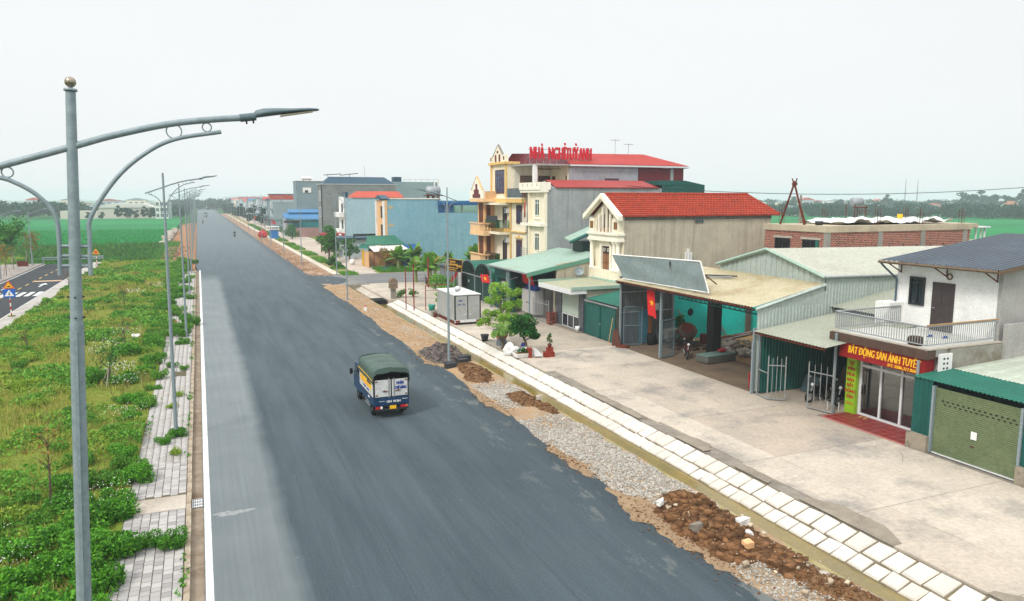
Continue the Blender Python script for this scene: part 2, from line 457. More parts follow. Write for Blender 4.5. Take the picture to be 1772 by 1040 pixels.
M_water = surf('murky_water', rgb(138, 118, 58), rgb(116, 104, 60), 0.6, 0.12, 0, 0.04, 3, spec=0.6)
M_moss = surf('mossy_concrete', rgb(142, 130, 84), rgb(166, 154, 116), 1.2, 0.95, 0, 0.3, 12)

def m_field():
    m, n, b = newmat('field_ground')
    t = n.nodes.new('ShaderNodeTexCoord').outputs['Object']
    c = mixc(n, rng(n, noise(n, t, 0.02, 4), 0.35, 0.65), rgb(26, 88, 40), rgb(44, 102, 46))
    c = mixc(n, rng(n, noise(n, t, 0.8, 5, 0.8), 0.4, 0.8, 0, 0.5), c, rgb(30, 78, 38))
    n.links.new(c, b.inputs['Base Color']); b.inputs['Roughness'].default_value = 0.95
    b.inputs['Specular IOR Level'].default_value = 0.1
    return m
M_field = m_field()
def m_rice():
    m, n, b = newmat('rice_green')
    t = n.nodes.new('ShaderNodeTexCoord').outputs['Object']
    c = mixc(n, rng(n, noise(n, t, 0.05, 4, 0.6, (0.35, 1.2, 1)), 0.35, 0.65), rgb(2, 116, 60), rgb(12, 128, 64))
    c = mixc(n, rng(n, noise(n, t, 0.012, 3, 0.5, (0.4, 1, 1)), 0.5, 0.62, 0, 0.55), c, rgb(0, 96, 54))
    c = mixc(n, rng(n, noise(n, t, 2.5, 4, 0.8), 0.4, 0.8, 0, 0.4), c, rgb(20, 100, 44))
    n.links.new(c, b.inputs['Base Color']); b.inputs['Roughness'].default_value = 0.9
    b.inputs['Specular IOR Level'].default_value = 0.15
    bump(n, b, noise(n, t, 4, 4, 0.8), 0.5, 0.1)
    return m
M_rice = m_rice()
def m_soil():
    m, n, b = newmat('grassy_soil')
    t = n.nodes.new('ShaderNodeTexCoord').outputs['Object']
    a = noise(n, t, 0.35, 6, 0.7); d = noise(n, t, 3.0, 5, 0.75)
    c = mixc(n, rng(n, a, 0.35, 0.62), rgb(128, 138, 56), rgb(96, 120, 40))
    c = mixc(n, rng(n, d, 0.5, 0.7, 0, 0.7), c, rgb(146, 130, 76))
    c = mixc(n, rng(n, noise(n, t, 9, 4, 0.8), 0.45, 0.75, 0, 0.6), c, rgb(60, 90, 26))
    n.links.new(c, b.inputs['Base Color']); b.inputs['Roughness'].default_value = 0.95
    b.inputs['Specular IOR Level'].default_value = 0.1
    bump(n, b, d, 0.8, 0.12)
    return m
M_soil = m_soil()

g = MB(); g.box(-2600, -60, -2.0, 2600, 4200, -0.95, M_field); struct('ground', g)

# rice fields beyond the side road and right of the houses
g = MB(); g.box(-420, 186, -0.94, -7.5, 428, -0.35, M_rice); struct('rice_field', g)
g = MB(); g.box(70, 120, -0.94, 700, 420, -0.4, M_rice); struct('rice_field', g)
g = MB(); g.box(-420, 150, -0.94, -6.5, 185.4, -0.45, M_field); struct('field', g)
g = MB(); g.box(72, -40, -0.94, 700, 119.4, -0.45, M_field); struct('field', g)

# main road with its ragged right edge
def redge(y):
    if y > 105 or y < -5: return 13.0
    return 12.78 + 0.14 * math.sin(y * 0.21) + 0.09 * math.sin(y * 0.63 + 1) + 0.04 * math.sin(y * 2.9)
ys = [(-12 + 0.5 * i) for i in range(240)] + [108 + 12 * i for i in range(60)]
vs, fs = [], []
for y in ys:
    xe = redge(y)
    if 86 < y < 99: xe = 13.0 + 3.6 * math.sin(PI * (y - 86) / 13) ** 0.7
    xl = -0.36 if y < 112 else -0.8
    xs_ = [xl, 2, 4.5, 7, 9.5, 11.5, xe]
    vs += [(x, y, 0.0) for x in xs_] + [(xe + 0.1, y, -0.3), (xl, y, -0.3)]
for i in range(len(ys) - 1):
    a = i * 9; c = a + 9
    for k in range(7): fs.append((a + k, a + k + 1, c + k + 1, c + k))
    fs.append((a + 8, a, c, c + 8))
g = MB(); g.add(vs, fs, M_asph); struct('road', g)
g = MB(); g.box(-0.34, -12, -0.02, -0.15, 112, 0.006, M_line); struct('road_line', g)
g = MB()
g.box(-0.72, -12, -0.3, -0.362, 112, -0.035, M_gutter)
struct('gutter', g)

# left kerb stones, pavement with pavers
kerb = bpy.data.objects.new('kerb', None); COL.objects.link(kerb); kerb['kind'] = 'structure'
kmb = MB(); kmb.box(-0.87, 0.006, -0.3, -0.722, 0.994, 0.11, M_kerb); kme = kmb.mesh('kerb_stone')
for i in range(122):
    o = link('kerb_stone', kme, kerb, (rnd.uniform(-0.008, 0.008), -10 + i, rnd.uniform(-0.012, 0.008)))
pav = MB(); pav.box(-2.65, -12, -0.3, -0.875, 112, 0.065, M_joint)
pav_o = struct('pavement', pav)
def paver_verts(w, d):
    mb = MB(); c = 0.012
    mb.hexa([(0.006, 0.006, -0.03), (w - 0.006, 0.006, -0.03), (w - 0.006, d - 0.006, -0.03), (0.006, d - 0.006, -0.03)],
            [(c, c, 0.0), (w - c, c, 0.0), (w - c, d - c, 0.0), (c, d - c, 0.0)], M_paver)
    return mb
pvm = [None] * 3
for k in range(3):
    mm_ = surf('grey_paver_%d' % k, rgb(176 - 12 * k, 173 - 12 * k, 170 - 11 * k), rgb(160 - 8 * k, 157 - 8 * k, 154 - 7 * k), 5, 0.9, 0, 0.2, 40, rgb(136, 128, 114), 0.9, 0.5)
    mb = MB(); c = 0.012; wv, dv = 0.25, 0.25
    mb.hexa([(0.005, 0.005, -0.03), (wv - 0.005, 0.005, -0.03), (wv - 0.005, dv - 0.005, -0.03), (0.005, dv - 0.005, -0.03)],
            [(c, c, 0.0), (wv - c, c, 0.0), (wv - c, dv - c, 0.0), (c, dv - c, 0.0)], mm_)
    pvm[k] = mb.mesh('paver')
cnt = 0
rest_v, rest_f = [], []
y = 14.0; row = 0
while y < 110:
    for j in range(7):
        x = -2.64 + j * 0.25
        yy = y + (0.125 if j % 2 else 0)
        if 25.0 < yy < 26.3 or (44.5 < yy < 46 and j > 2 and j < 6): continue
        z = 0.085 + rnd.uniform(-0.006, 0.007)
        if 18.2 < yy and cnt < 290 and yy < 30:
            o = link('paver', pvm[rnd.choice((0, 0, 1, 1, 2))], pav_o, (x, yy, z)); o.rotation_euler = (rnd.uniform(-.02, .02), rnd.uniform(-.02, .02), rnd.uniform(-.02, .02)); cnt += 1
        else:
            b0 = len(rest_v); c = 0.012
            rest_v += [(x + c, yy + c, z), (x + .25 - c, yy + c, z), (x + .25 - c, yy + .25 - c, z), (x + c, yy + .25 - c, z),
                       (x + .004, yy + .004, z - .03), (x + .246, yy + .004, z - .03), (x + .246, yy + .246, z - .03), (x + .004, yy + .246, z - .03)]
            rest_f += [(b0, b0 + 1, b0 + 2, b0 + 3), (b0 + 4, b0 + 5, b0 + 1, b0), (b0 + 5, b0 + 6, b0 + 2, b0 + 1), (b0 + 6, b0 + 7, b0 + 3, b0 + 2), (b0 + 7, b0 + 4, b0, b0 + 3)]
    y += 0.25
o = link('paver', npmesh('paver_rest', np.array(rest_v), np.array(rest_f), [pvm[0].materials[0]]), pav_o); o['kind'] = 'stuff'
g = MB(); g.box(-2.5, 25.05, -0.02, -0.89, 26.25, 0.1, M_conc); struct('drain_slab', g, pav_o)
g = MB()
g.box(-0.71, 25.2, -0.04, -0.37, 26.0, -0.028, M_black)
for i in range(6): g.box(-0.70 + 0.055 * i, 25.22, -0.028, -0.675 + 0.055 * i, 25.98, -0.012, M_alum)
for i in range(3): g.box(-0.71, 25.3 + 0.25 * i, -0.0295, -0.37, 25.34 + 0.25 * i, -0.0135, M_alum)
one('drain_grate', 'white barred drain grate set in the left gutter', 'drain grate', g, (-0.54, 25.6, -0.03))
g = MB()
pts = [(.55 + (.62 + .1 * math.sin(5 * a)) * math.cos(a), 24.3 + (.17 + .05 * math.sin(3 * a + 1) + .03 * math.sin(11 * a)) * math.sin(a)) for a in [2 * PI * k / 48 for k in range(48)]]
g.poly([(x, y_, 0.004) for x, y_ in pts], surf('cement_splash', rgb(160, 162, 160), rgb(122, 129, 131), 7, 0.9)); struct('road_cement_stain', g)

# grass median
def gz(x, y): return 0.05 + 0.10 * math.sin(x * 0.7 + 1) * math.sin(y * 0.33) + 0.05 * math.sin(x * 1.9) * math.sin(y * 1.1 + 2)
xs_ = [-14.0 + 0.35 * i for i in range(33)]; xs_[-1] = -2.655
ys_ = [8 + 0.6 * i for i in range(208)]
vs = [(x, y, (gz(x, y) if -13.9 < x < -2.7 else 0.06)) for y in ys_ for x in xs_]; nx = len(xs_)
fs = [(j * nx + i, j * nx + i + 1, (j + 1) * nx + i + 1, (j + 1) * nx + i) for j in range(len(ys_) - 1) for i in range(nx - 1)]
g = MB(); g.add(vs, fs, M_soil, True); struct('grass_median', g)
g = MB(); g.box(-13.9, -12, -0.9, -2.66, 131.9, -0.12, M_brownearth); struct('median_soil', g)

# dirt beyond the median, next to the road
def bumpy(name, x0, x1, y0, y1, step, fn, mat):
    nx = max(2, int((x1 - x0) / step)); ny = max(2, int((y1 - y0) / step))
    vs = [(x0 + (x1 - x0) * i / nx, y0 + (y1 - y0) * j / ny, fn(x0 + (x1 - x0) * i / nx, y0 + (y1 - y0) * j / ny)) for j in range(ny + 1) for i in range(nx + 1)]
    fs = [(j * (nx + 1) + i, j * (nx + 1) + i + 1, (j + 1) * (nx + 1) + i + 1, (j + 1) * (nx + 1) + i) for j in range(ny) for i in range(nx)]
    g = MB(); g.add(vs, fs, mat, True); return g
def wav(x, y, a=1.0): return a * (0.05 * math.sin(x * 2.1 + y * 0.7) + 0.04 * math.sin(y * 1.7 - x * 1.3) + 0.03 * math.sin(x * 5.1) * math.sin(y * 4.3))
g = bumpy('d', -6.6, -0.86, 112.1, 330, 0.8, lambda x, y: -0.02 + wav(x, y, 1.2) - max(0, (-3.2 - x)) * 0.25, surf('red_earth', rgb(164, 120, 90), rgb(138, 92, 66), 0.5, 0.95, 0, 0.6, 6, rgb(120, 124, 74), 0.15, 0.7))
struct('dirt_verge', g)

# left side road, pavements
g = MB(); g.box(-22.2, -12, -0.4, -15.5, 131.5, 0.0, M_asph2); struct('side_road', g)
g = MB()
g.box(-15.75, -12, -0.01, -15.6, 131.5, 0.005, M_line)
g.box(-22.1, -12, -0.01, -21.95, 131.5, 0.005, M_line)
struct('side_road_line', g)
for i in range(24):
    g = MB(); g.box(-18.95, 40 + i * 4, -0.01, -18.8, 41.8 + i * 4, 0.005, M_line_y); struct('lane_dash', g)
for i in range(8):
    g = MB(); g.box(-21.75 + i * 0.78, 89.0, -0.012, -21.3 + i * 0.78, 92.8, 0.008, M_line); struct('crossing_stripe', g)
g = MB(); g.box(-18.7, 104, -0.012, -15.9, 105.2, 0.01, surf('peach_strip', rgb(206, 176, 146), rgb(190, 160, 130), 2, 0.9)); struct('speed_strip', g)
for cx, cy, s in ((-20.4, 98.0, 1), (-17.2, 100.0, 1)):
    g = MB(); g.poly([(cx - .1, cy - 2, .009), (cx + .1, cy - 2, .009), (cx + .1, cy + .4, .009), (cx + .5, cy + .4, .009), (cx, cy + 2, .009), (cx - .5, cy + .4, .009), (cx - .1, cy + .4, .009)], M_line); struct('road_arrow', g)
g = MB(); g.box(-15.49, -12, -0.4, -14.01, 131.6, 0.13, surf('side_pavement', rgb(196, 192, 186), rgb(178, 174, 168), 1.2, 0.9, 0, 0.2, 20, rgb(150, 142, 124), 0.5, 0.6)); struct('side_pavement', g)
g = MB(); g.box(-27.5, 60, -0.4, -22.21, 131.6, 0.13, surf('far_pavement', rgb(178, 170, 164), rgb(162, 154, 148), 0.8, 0.9, 0, 0.2, 20, rgb(140, 130, 112), 0.4, 0.6)); struct('far_pavement', g)
g = MB(); g.box(-160, -12, -0.94, -27.6, 149.5, -0.1, M_soil); struct('grass_field', g)
g = MB(); g.box(-27.5, 131.7, -0.94, -6.7, 149.5, -0.3, M_field); struct('field_edge', g)

# right shoulder of bare earth
def shz(x, y):
    t = min(1, max(0, (x - 12.6) / 0.5))
    return -0.06 + t * (0.05 + wav(x, y, 0.8) + 0.03 * math.sin(y * .6)) - (0.05 if x > 15.2 else 0)
g = bumpy('s', 12.0, 15.4, 4, 88, 0.25, shz, M_earth)
struct('earth_shoulder', g)
g = MB(); g.box(15.22, 4, -1.0, 15.42, 86, -0.06, M_moss); struct('canal_wall', g)
g = bumpy('s', 12.0, 15.9, 98, 520, 0.7, lambda x, y: -0.06 + min(1, max(0, (x - 12.7) / .4)) * (0.06 + wav(x, y, 1.2)), surf('shoulder_earth_far', rgb(158, 128, 102), rgb(136, 108, 84), 0.9, 0.95, 0, 0.7, 6, rgb(178, 166, 148), 0.4, 0.9))
struct('far_shoulder', g)
g = MB(); g.box(15.42, 4, -0.9, 16.9, 86.5, -0.5, M_water); struct('canal_water', g)
# bank of white stones
def bank_z(x): return -0.47 + (x - 16.72) / (18.05 - 16.72) * 0.45
g = MB()
g.prism([(16.68, -1.0), (18.3, -1.0), (18.3, -0.05), (18.08, -0.05), (16.68, bank_z(16.68) - 0.03)], 'y', 4, 72.3, surf('bank_mortar', rgb(126, 116, 96), rgb(100, 90, 72), 2, 0.95, 0, 0.3, 20))
bank = struct('canal_bank', g)
stm = []
for k in range(8):
    mm_ = surf('bank_stone_%d' % (k % 4), rgb(222 - 7 * (k % 4), 219 - 8 * (k % 4), 212 - 9 * (k % 4)), rgb(204, 198, 186), 2.2, 0.9, 0, 0.25, 25, rgb(178, 160, 128), 0.8, 0.5)
    r_ = random.Random(40 + k)
    def stone(L, W):
        j = lambda a: a + r_.uniform(-0.025, 0.025)
        mb = MB(); e = 0.045
        b_ = [(j(0.0), j(0.0), -0.12), (j(W), j(0), -0.12), (j(W), j(L), -0.12), (j(0), j(L), -0.12)]
        m_ = [(x, y, -0.02) for x, y, z in b_]
        t_ = [(b_[0][0] + e, b_[0][1] + e, 0.03), (b_[1][0] - e, b_[1][1] + e, 0.03 + r_.uniform(-.015, .015)), (b_[2][0] - e, b_[2][1] - e, 0.03), (b_[3][0] + e, b_[3][1] - e, 0.03 + r_.uniform(-.015, .015))]
        mb.add(b_ + m_ + t_, [(4, 5, 9, 8), (5, 6, 10, 9), (6, 7, 11, 10), (7, 4, 8, 11), (0, 1, 5, 4), (1, 2, 6, 5), (2, 3, 7, 6), (3, 0, 4, 7)], mm_)
        mb.add(t_, [(0, 1, 2, 3)], mm_, True)
        return mb.mesh('stone')
    stm.append((stone(0.52, 0.535), stone(0.605, 0.7)))
ang = math.atan2(0.45, 1.33)
for row, (x0, L) in enumerate(((16.75, 0.575), (17.32, 0.67))):
    y = 8.0 + 0.2 * row
    while y < 71.5:
        k = rnd.randrange(8)
        o = link('stone', stm[k][row], bank, (x0, y, bank_z(x0) + 0.02 + rnd.uniform(-.012, .012)))
        o.rotation_euler = (rnd.uniform(-.02, .02), -ang + rnd.uniform(-.02, .02), rnd.uniform(-.015, .015))
        y += L
# concrete apron, yard slabs
g = MB()
g.box(18.06, 4, -0.9, 20.6, 72, -0.045, M_conc_d)
g.box(20.6, 0, -0.9, 66, 86, -0.05, M_conc_d)
struct('yard_base', g)
yard = bpy.data.objects.new('concrete_yard', None); COL.objects.link(yard); yard['kind'] = 'structure'
def m_yard(i):
    return surf('yard_concrete_%d' % i, rgb(198 - 5 * i, 187 - 6 * i, 171 - 6 * i), rgb(180 - 5 * i, 171 - 5 * i, 157 - 5 * i), 0.55, 0.9, 0, 0.25, 30, rgb(134, 130, 126), 0.3, 0.75)
yb = [8, 11.2, 16.5, 21.57, 27.2, 33.0, 38.0, 43.35, 48.5, 54.2, 59.8, 66, 72]
for i in range(len(yb) - 1):
    for j, (xa, xb) in enumerate(((18.12, 20.28), (20.3, 26.0))):
        mb = MB(); z = rnd.uniform(-0.006, 0.004)
        if j == 0 and (12.2 < yb[i] < 22 or 20 < yb[i] < 34): xa_ = 18.5 + rnd.uniform(0, .35)
        else: xa_ = xa
        mb.box(xa_, yb[i] + 0.012, -0.2, xb, yb[i + 1] - 0.012, z, m_yard(rnd.randrange(4)))
        link('slab', mb.mesh('slab'), yard)
mb = MB(); mb.box(26.02, 25.3, -0.2, 34, 29.4, -0.01, m_yard(3)); link('slab', mb.mesh('slab'), yard)
mb = MB(); mb.box(26.02, 29.6, -0.2, 30.4, 43.4, -0.012, M_brownearth if False else surf('workshop_floor', rgb(150, 130, 108), rgb(128, 112, 96), 0.7, 0.95, 0, 0.3, 20, rgb(104, 92, 80), 0.4, 0.6)); link('slab', mb.mesh('slab'), yard)
mb = MB(); mb.box(30.41, 29.6, -0.2, 48, 49.5, -0.02, surf('sandy_floor', rgb(184, 150, 110), rgb(156, 126, 92), 0.7, 0.95, 0, 0.5, 10)); link('slab', mb.mesh('slab'), yard)
mb = MB(); mb.box(26.02, 43.42, -0.2, 30.0, 54.2, -0.005, m_yard(2)); link('slab', mb.mesh('slab'), yard)
mb = MB(); mb.box(26.02, 54.22, -0.2, 31.0, 86, -0.01, m_yard(3)); link('slab', mb.mesh('slab'), yard)
# cross street and access road beyond
g = MB(); g.box(13.3, 86.6, -0.6, 60, 98.5, -0.006, surf('cross_street_asphalt', rgb(118, 121, 122), rgb(136, 137, 136), 0.3, 0.9, 0, 0.2, 30, rgb(168, 160, 148), 0.16, 0.8)); struct('cross_street', g)
g = MB(); g.box(17.0, 72.02, -0.6, 30, 86.59, -0.012, m_yard(1)); struct('corner_apron', g)
g = MB(); g.box(19.2, 98.6, -0.6, 26.0, 700, -0.012, surf('access_concrete', rgb(204, 192, 178), rgb(188, 176, 164), 0.3, 0.9, 0, 0.2, 20, rgb(168, 150, 130), 0.12, 0.6)); struct('access_road', g)
g = MB(); g.box(26.02, 98.6, -0.9, 72, 700, -0.05, M_soil); struct('house_plots', g)
g = MB(); g.box(15.95, 98.9, -0.6, 16.9, 520, 0.05, surf('canal_cap', rgb(206, 198, 182), rgb(190, 180, 164), 0.8, 0.9, 0, 0.2, 20)); struct('canal_cover', g)
g = MB(); g.box(16.92, 98.7, -0.6, 19.18, 520, -0.03, surf('verge_earth', rgb(164, 142, 108), rgb(122, 128, 70), 0.35, 0.95, 0, 0.5, 8)); struct('grass_verge', g)

for x, y0, y1 in ((4.55, -10, 300), (8.3, -10, 300)):
    vs = []; n = 160
    for i in range(n + 1):
        y = y0 + (y1 - y0) * (i / n) ** 1.6; xx = x + .02 * math.sin(y * .2); vs += [(xx, y, .004), (xx + .028, y, .004)]
    g = MB(); g.add(vs, [(2 * i, 2 * i + 1, 2 * i + 3, 2 * i + 2) for i in range(n)], surf('tar_seam', rgb(62, 73, 78), rgb(74, 85, 90), 6, .9)); struct('road_seam', g)
rC = random.Random(5)
for x, y, a, L in ((22.5, 28, .3, 3), (21.6, 38.5, 1.9, 4), (23.8, 19, .2, 2.6)):
    vs = []; px, py = x, y; n = int(L / .22)
    for i in range(n):
        a += rC.uniform(-.35, .35); px += .22 * math.cos(a); py += .22 * math.sin(a); w_ = .006 * math.sin(PI * (i + .5) / n) + .002
        vs += [(px - w_ * math.sin(a), py + w_ * math.cos(a), .0045), (px + w_ * math.sin(a), py - w_ * math.cos(a), .0045)]
    g = MB(); g.add(vs, [(2 * i, 2 * i + 1, 2 * i + 3, 2 * i + 2) for i in range(n - 1)], M_joint); struct('yard_crack', g)
for i, (x0, x1, y0, y1) in enumerate(((18.06, 18.95, 14.4, 18.1), (18.06, 18.5, 19.6, 21.4), (18.06, 18.8, 23.2, 25.2), (18.06, 18.6, 28.0, 33.5), (18.06, 18.9, 9.0, 11.6))):
    r_ = random.Random(i); n = 14; vs = []
    for k in range(n + 1):
        y = y0 + (y1 - y0) * k / n; e_ = min(1, 4 * k / n, 4 * (n - k) / n); vs += [(x0, y, .0075), (x0 + .02 + (x1 - x0) * (.35 + .65 * e_) + r_.uniform(-.05, .05), y, .0075)]
    g = MB(); g.add(vs, [(2 * k, 2 * k + 1, 2 * k + 3, 2 * k + 2) for k in range(n)], surf('damp_concrete', rgb(150, 140, 124), rgb(124, 115, 102), 1.4, .8, 0, .2, 25)); struct('damp_patch', g)
# ------------------------------------------------------------------ building helpers
def win_x(root, x, y0, y1, z0, z1, fm, pm, name='window', mull=1, rail=None, fw=0.07, out=0.06):
    """window on a wall that faces the road (-X): frame > pane"""
    f = MB()
    f.box(x - out, y0, z0, x + 0.02, y0 + fw, z1, fm); f.box(x - out, y1 - fw, z0, x + 0.02, y1, z1, fm)
    f.box(x - out, y0 + fw, z0, x + 0.02, y1 - fw, z0 + fw, fm); f.box(x - out, y0 + fw, z1 - fw, x + 0.02, y1 - fw, z1, fm)
    for i in range(mull):
        yy = y0 + (y1 - y0) * (i + 1) / (mull + 1)
        f.box(x - out * 0.8, yy - fw * .35, z0 + fw, x + 0.02, yy + fw * .35, z1 - fw, fm)
    if rail: f.box(x - out * 0.9, y0 + fw, rail - .03, x + 0.02, y1 - fw, rail + .03, fm)
    o = part(name, f, root)
    p = MB(); p.box(x - 0.012, y0 + fw, z0 + fw, x + 0.01, y1 - fw, z1 - fw, pm); part('pane', p, o)
    return o
def win_y(root, y, x0, x1, z0, z1, fm, pm, name='window', mull=1, rail=None, fw=0.07, out=0.06):
    f = MB()
    f.box(x0, y - out, z0, x0 + fw, y + 0.02, z1, fm); f.box(x1 - fw, y - out, z0, x1, y + 0.02, z1, fm)
    f.box(x0 + fw, y - out, z0, x1 - fw, y + 0.02, z0 + fw, fm); f.box(x0 + fw, y - out, z1 - fw, x1 - fw, y + 0.02, z1, fm)
    for i in range(mull):
        xx = x0 + (x1 - x0) * (i + 1) / (mull + 1)
        f.box(xx - fw * .35, y - out * 0.8, z0 + fw, xx + fw * .35, y + 0.02, z1 - fw, fm)
    if rail: f.box(x0 + fw, y - out * .9, rail - .03, x1 - fw, y + 0.02, rail + .03, fm)
    o = part(name, f, root)
    p = MB(); p.box(x0 + fw, y - 0.012, z0 + fw, x1 - fw, y + 0.01, z1 - fw, pm); part('pane', p, o)
    return o
def P(name, parent, boxes, mat, label=None):
    mb = MB()
    for b in boxes: mb.box(*b, mat)
    return part(name, mb, parent, label)
def balus(root, pts, z0, z1, mat, n=None, pitch=0.2, r=0.05, name='balustrade', turned=True):
    """balustrade rails as one part, each baluster a sub-part sharing one mesh"""
    rl = rootloc(root)
    mb = MB()
    for a, b in zip(pts[:-1], pts[1:]):
        a, b = Vector(a), Vector(b)
        mb.bar((a.x, a.y, z1 - .05), (b.x, b.y, z1 - .05), 0.12, mat); mb.bar((a.x, a.y, z0 + .05), (b.x, b.y, z0 + .05), 0.12, mat)
    o = part(name, mb, root)
    bb = MB()
    H = z1 - z0 - 0.2
    if turned: bb.lathe([(r * .6, 0), (r, H * .15), (r * 1.25, H * .35), (r * .6, H * .7), (r * .9, H * .85), (r * .6, H)], (0, 0, 0), mat, 8)
    else: bb.box(-r, -r, 0, r, r, H, mat)
    me = bb.mesh('baluster')
    for a, b in zip(pts[:-1], pts[1:]):
        a, b = Vector(a), Vector(b); k = max(2, int((b - a).length / pitch))
        for i in range(k + 1):
            q = a.lerp(b, i / k)
            link('baluster', me, o, (q.x - rl[0], q.y - rl[1], z0 + 0.1 - rl[2]))
    return o

# ------------------------------------------------------------------ garage with the green roller shutter
t = thing('garage', 'low garage with an olive green roller shutter and teal sheet canopy', 'garage', (26.3, 18, 0))
GX = 26.3
P('wall', t, [(GX + .25, 20.32, 0.6, 46, 20.5, 2.85), (GX + .25, 14.5, 0.6, 46, 14.7, 2.85), (45.8, 14.7, 0.0, 46, 20.3, 2.9)], M_teal)
for y0, y1 in ((19.7, 20.6), (15.1, 16.2)):
    mb = MB(); mb.box(GX - .22, y0, -.1, GX + .35, y1, 0.62, surf('mouldy_base', rgb(160, 150, 134), rgb(140, 130, 114), 2, 0.95, 0, .3, 15, rgb(54, 50, 42), 1.4, 0.75)); part('plinth', mb, t)
for y0, y1 in ((19.72, 20.56), (14.5, 16.18)):
    mb = MB(); mb.corr((GX, y1, 0.62), (0, y0 - y1, 0), (0, 0, 2.26), M_teal, 0.2, 0.035); part('side_panel', mb, t)
P('door_post', t, [(GX - .06, 19.62, 0.0, GX + .1, 19.715, 2.7)], M_galv); P('door_post', t, [(GX - .06, 16.185, 0.0, GX + .1, 16.28, 2.7)], M_galv)
# shutter with rolled slats, two rows of slots, a notice
M_olive = surf('olive_shutter', rgb(104, 117, 82), rgb(92, 106, 74), 0.6, 0.55, 0.1, 0, 30, rgb(134, 146, 108), 0.5, 0.4)
sh = MB()
prof = []
nz_ = 34
for i in range(nz_):
    z = 0.03 + i * (2.62 / nz_); d = 2.62 / nz_
    for q, a in ((0, 0), (.2, .010), (.5, .014), (.8, .010)): prof.append((z + d * q, a))
prof.append((2.65, 0))
vs = []
for z, a in prof: vs += [(GX + .06 - a, 19.61, z), (GX + .06 - a, 16.29, z)]
sh.add(vs, [(2 * i, 2 * i + 2, 2 * i + 3, 2 * i + 1) for i in range(len(prof) - 1)], M_olive)
shutter = part('roller_shutter', sh, t)
sl = MB(); sl.box(.03, -.045, -.02, .036, .045, .02, M_black); sl = sl.mesh('air_slot')
for r_, z in ((0, 2.17), (1, 2.05)):
    for i in range(14): link('air_slot', sl, shutter, (0, 1.3 - i * 0.212 - (0.1 if r_ else 0), z))
P('bottom_rail', shutter, [(GX + .01, 16.3, -.0, GX + .09, 19.6, .045)], M_alum)
P('notice', shutter, [(GX + .02, 17.83, 1.02, GX + .033, 18.06, 1.32)], M_white)
P('lock', shutter, [(GX + .02, 17.92, .72, GX + .04, 18.06, .76)], M_rust)
mb = MB(); mb.corr((GX - .12, 20.62, 2.9), (0, -6.2, 0), (2.1, 0, .14), M_teal_lt, 0.16, 0.03); part('canopy', mb, t)
mb = MB(); mb.corr((GX + 1.95, 20.75, 3.03), (0, -6.4, 0), (18, 0, 0.75), surf('pale_sheet_near', rgb(198, 208, 190), rgb(206, 214, 198), 0.3, 0.5, 0.1, 0, 30, rgb(184, 192, 172), 0.25, 0.5), 0.8, 0.035); part('roof', mb, t)
# yellow urn finial seen above the roof at the edge
mb = MB(); mb.box(34.2, 21.8, 3.2, 34.9, 22.5, 3.75, M_teal)
mb.lathe([(.25, 3.75), (.34, 3.9), (.3, 4.2), (.42, 4.35), (.3, 4.5), (.2, 4.75), (.28, 4.9), (.12, 5.05), (.02, 5.1)], (34.55, 22.15, 0), M_orange, 12)

# ------------------------------------------------------------------ estate office with terrace
t = thing('estate_office', 'small shop office with red signboard, glass front and railed roof terrace', 'office', (27.5, 23, 0))
OX = 27.9
P('wall', t, [(OX + .1, 20.75, 0, 34, 20.95, 3.55), (OX + .1, 25.2, 0, 34, 25.4, 3.55), (33.8, 20.95, 0, 34, 25.2, 3.55), (OX - .0, 20.75, 0, OX + .1, 21.2, 3.55), (OX + .0, 24.6, 0, OX + .1, 25.4, 3.55)], surf('inner_white', rgb(206, 208, 206), rgb(196, 198, 196), 1, .8))
P('floor', t, [(OX + .1, 20.95, 0, 33.8, 25.2, 0.06)], surf('pale_tile_floor', rgb(170, 176, 178), rgb(160, 166, 168), 1, .3))
P('terrace_slab', t, [(26.95, 20.62, 3.55, 31.35, 25.5, 3.88)], surf('terrace_tile', rgb(206, 206, 198), rgb(190, 192, 184), 1.4, .7, 0, 0, 30, rgb(164, 168, 160), 0.8, .6))
M_fascia = surf('brown_fascia', rgb(92, 70, 60), rgb(80, 60, 52), 3, .6)
mb = MB(); mb.box(26.86, 20.55, 3.5, 26.945, 25.58, 3.86, M_fascia); mb.box(26.945, 25.505, 3.5, 31, 25.58, 3.86, M_fascia); mb.box(26.945, 20.55, 3.5, 27.4, 20.615, 3.86, M_fascia)
fas = part('fascia', mb, t)
mb = MB()
for i in range(62): mb.box(26.848, 20.6 + i * .08, 3.52, 26.858, 20.63 + i * .08, 3.84, M_fascia)
o = part('fascia_rib', mb, fas)
P('parapet', t, [(28.2, 20.45, 3.0, 31.3, 20.612, 3.86)], surf('damp_plaster', rgb(150, 148, 138), rgb(132, 130, 122), 1.2, .95, 0, .3, 14, rgb(112, 98, 78), .9, .8))
P('ledge', t, [(26.95, 20.5, 3.885, 31.35, 20.66, 3.95), (26.9, 20.68, 3.885, 27.02, 25.5, 3.95)], M_conc)
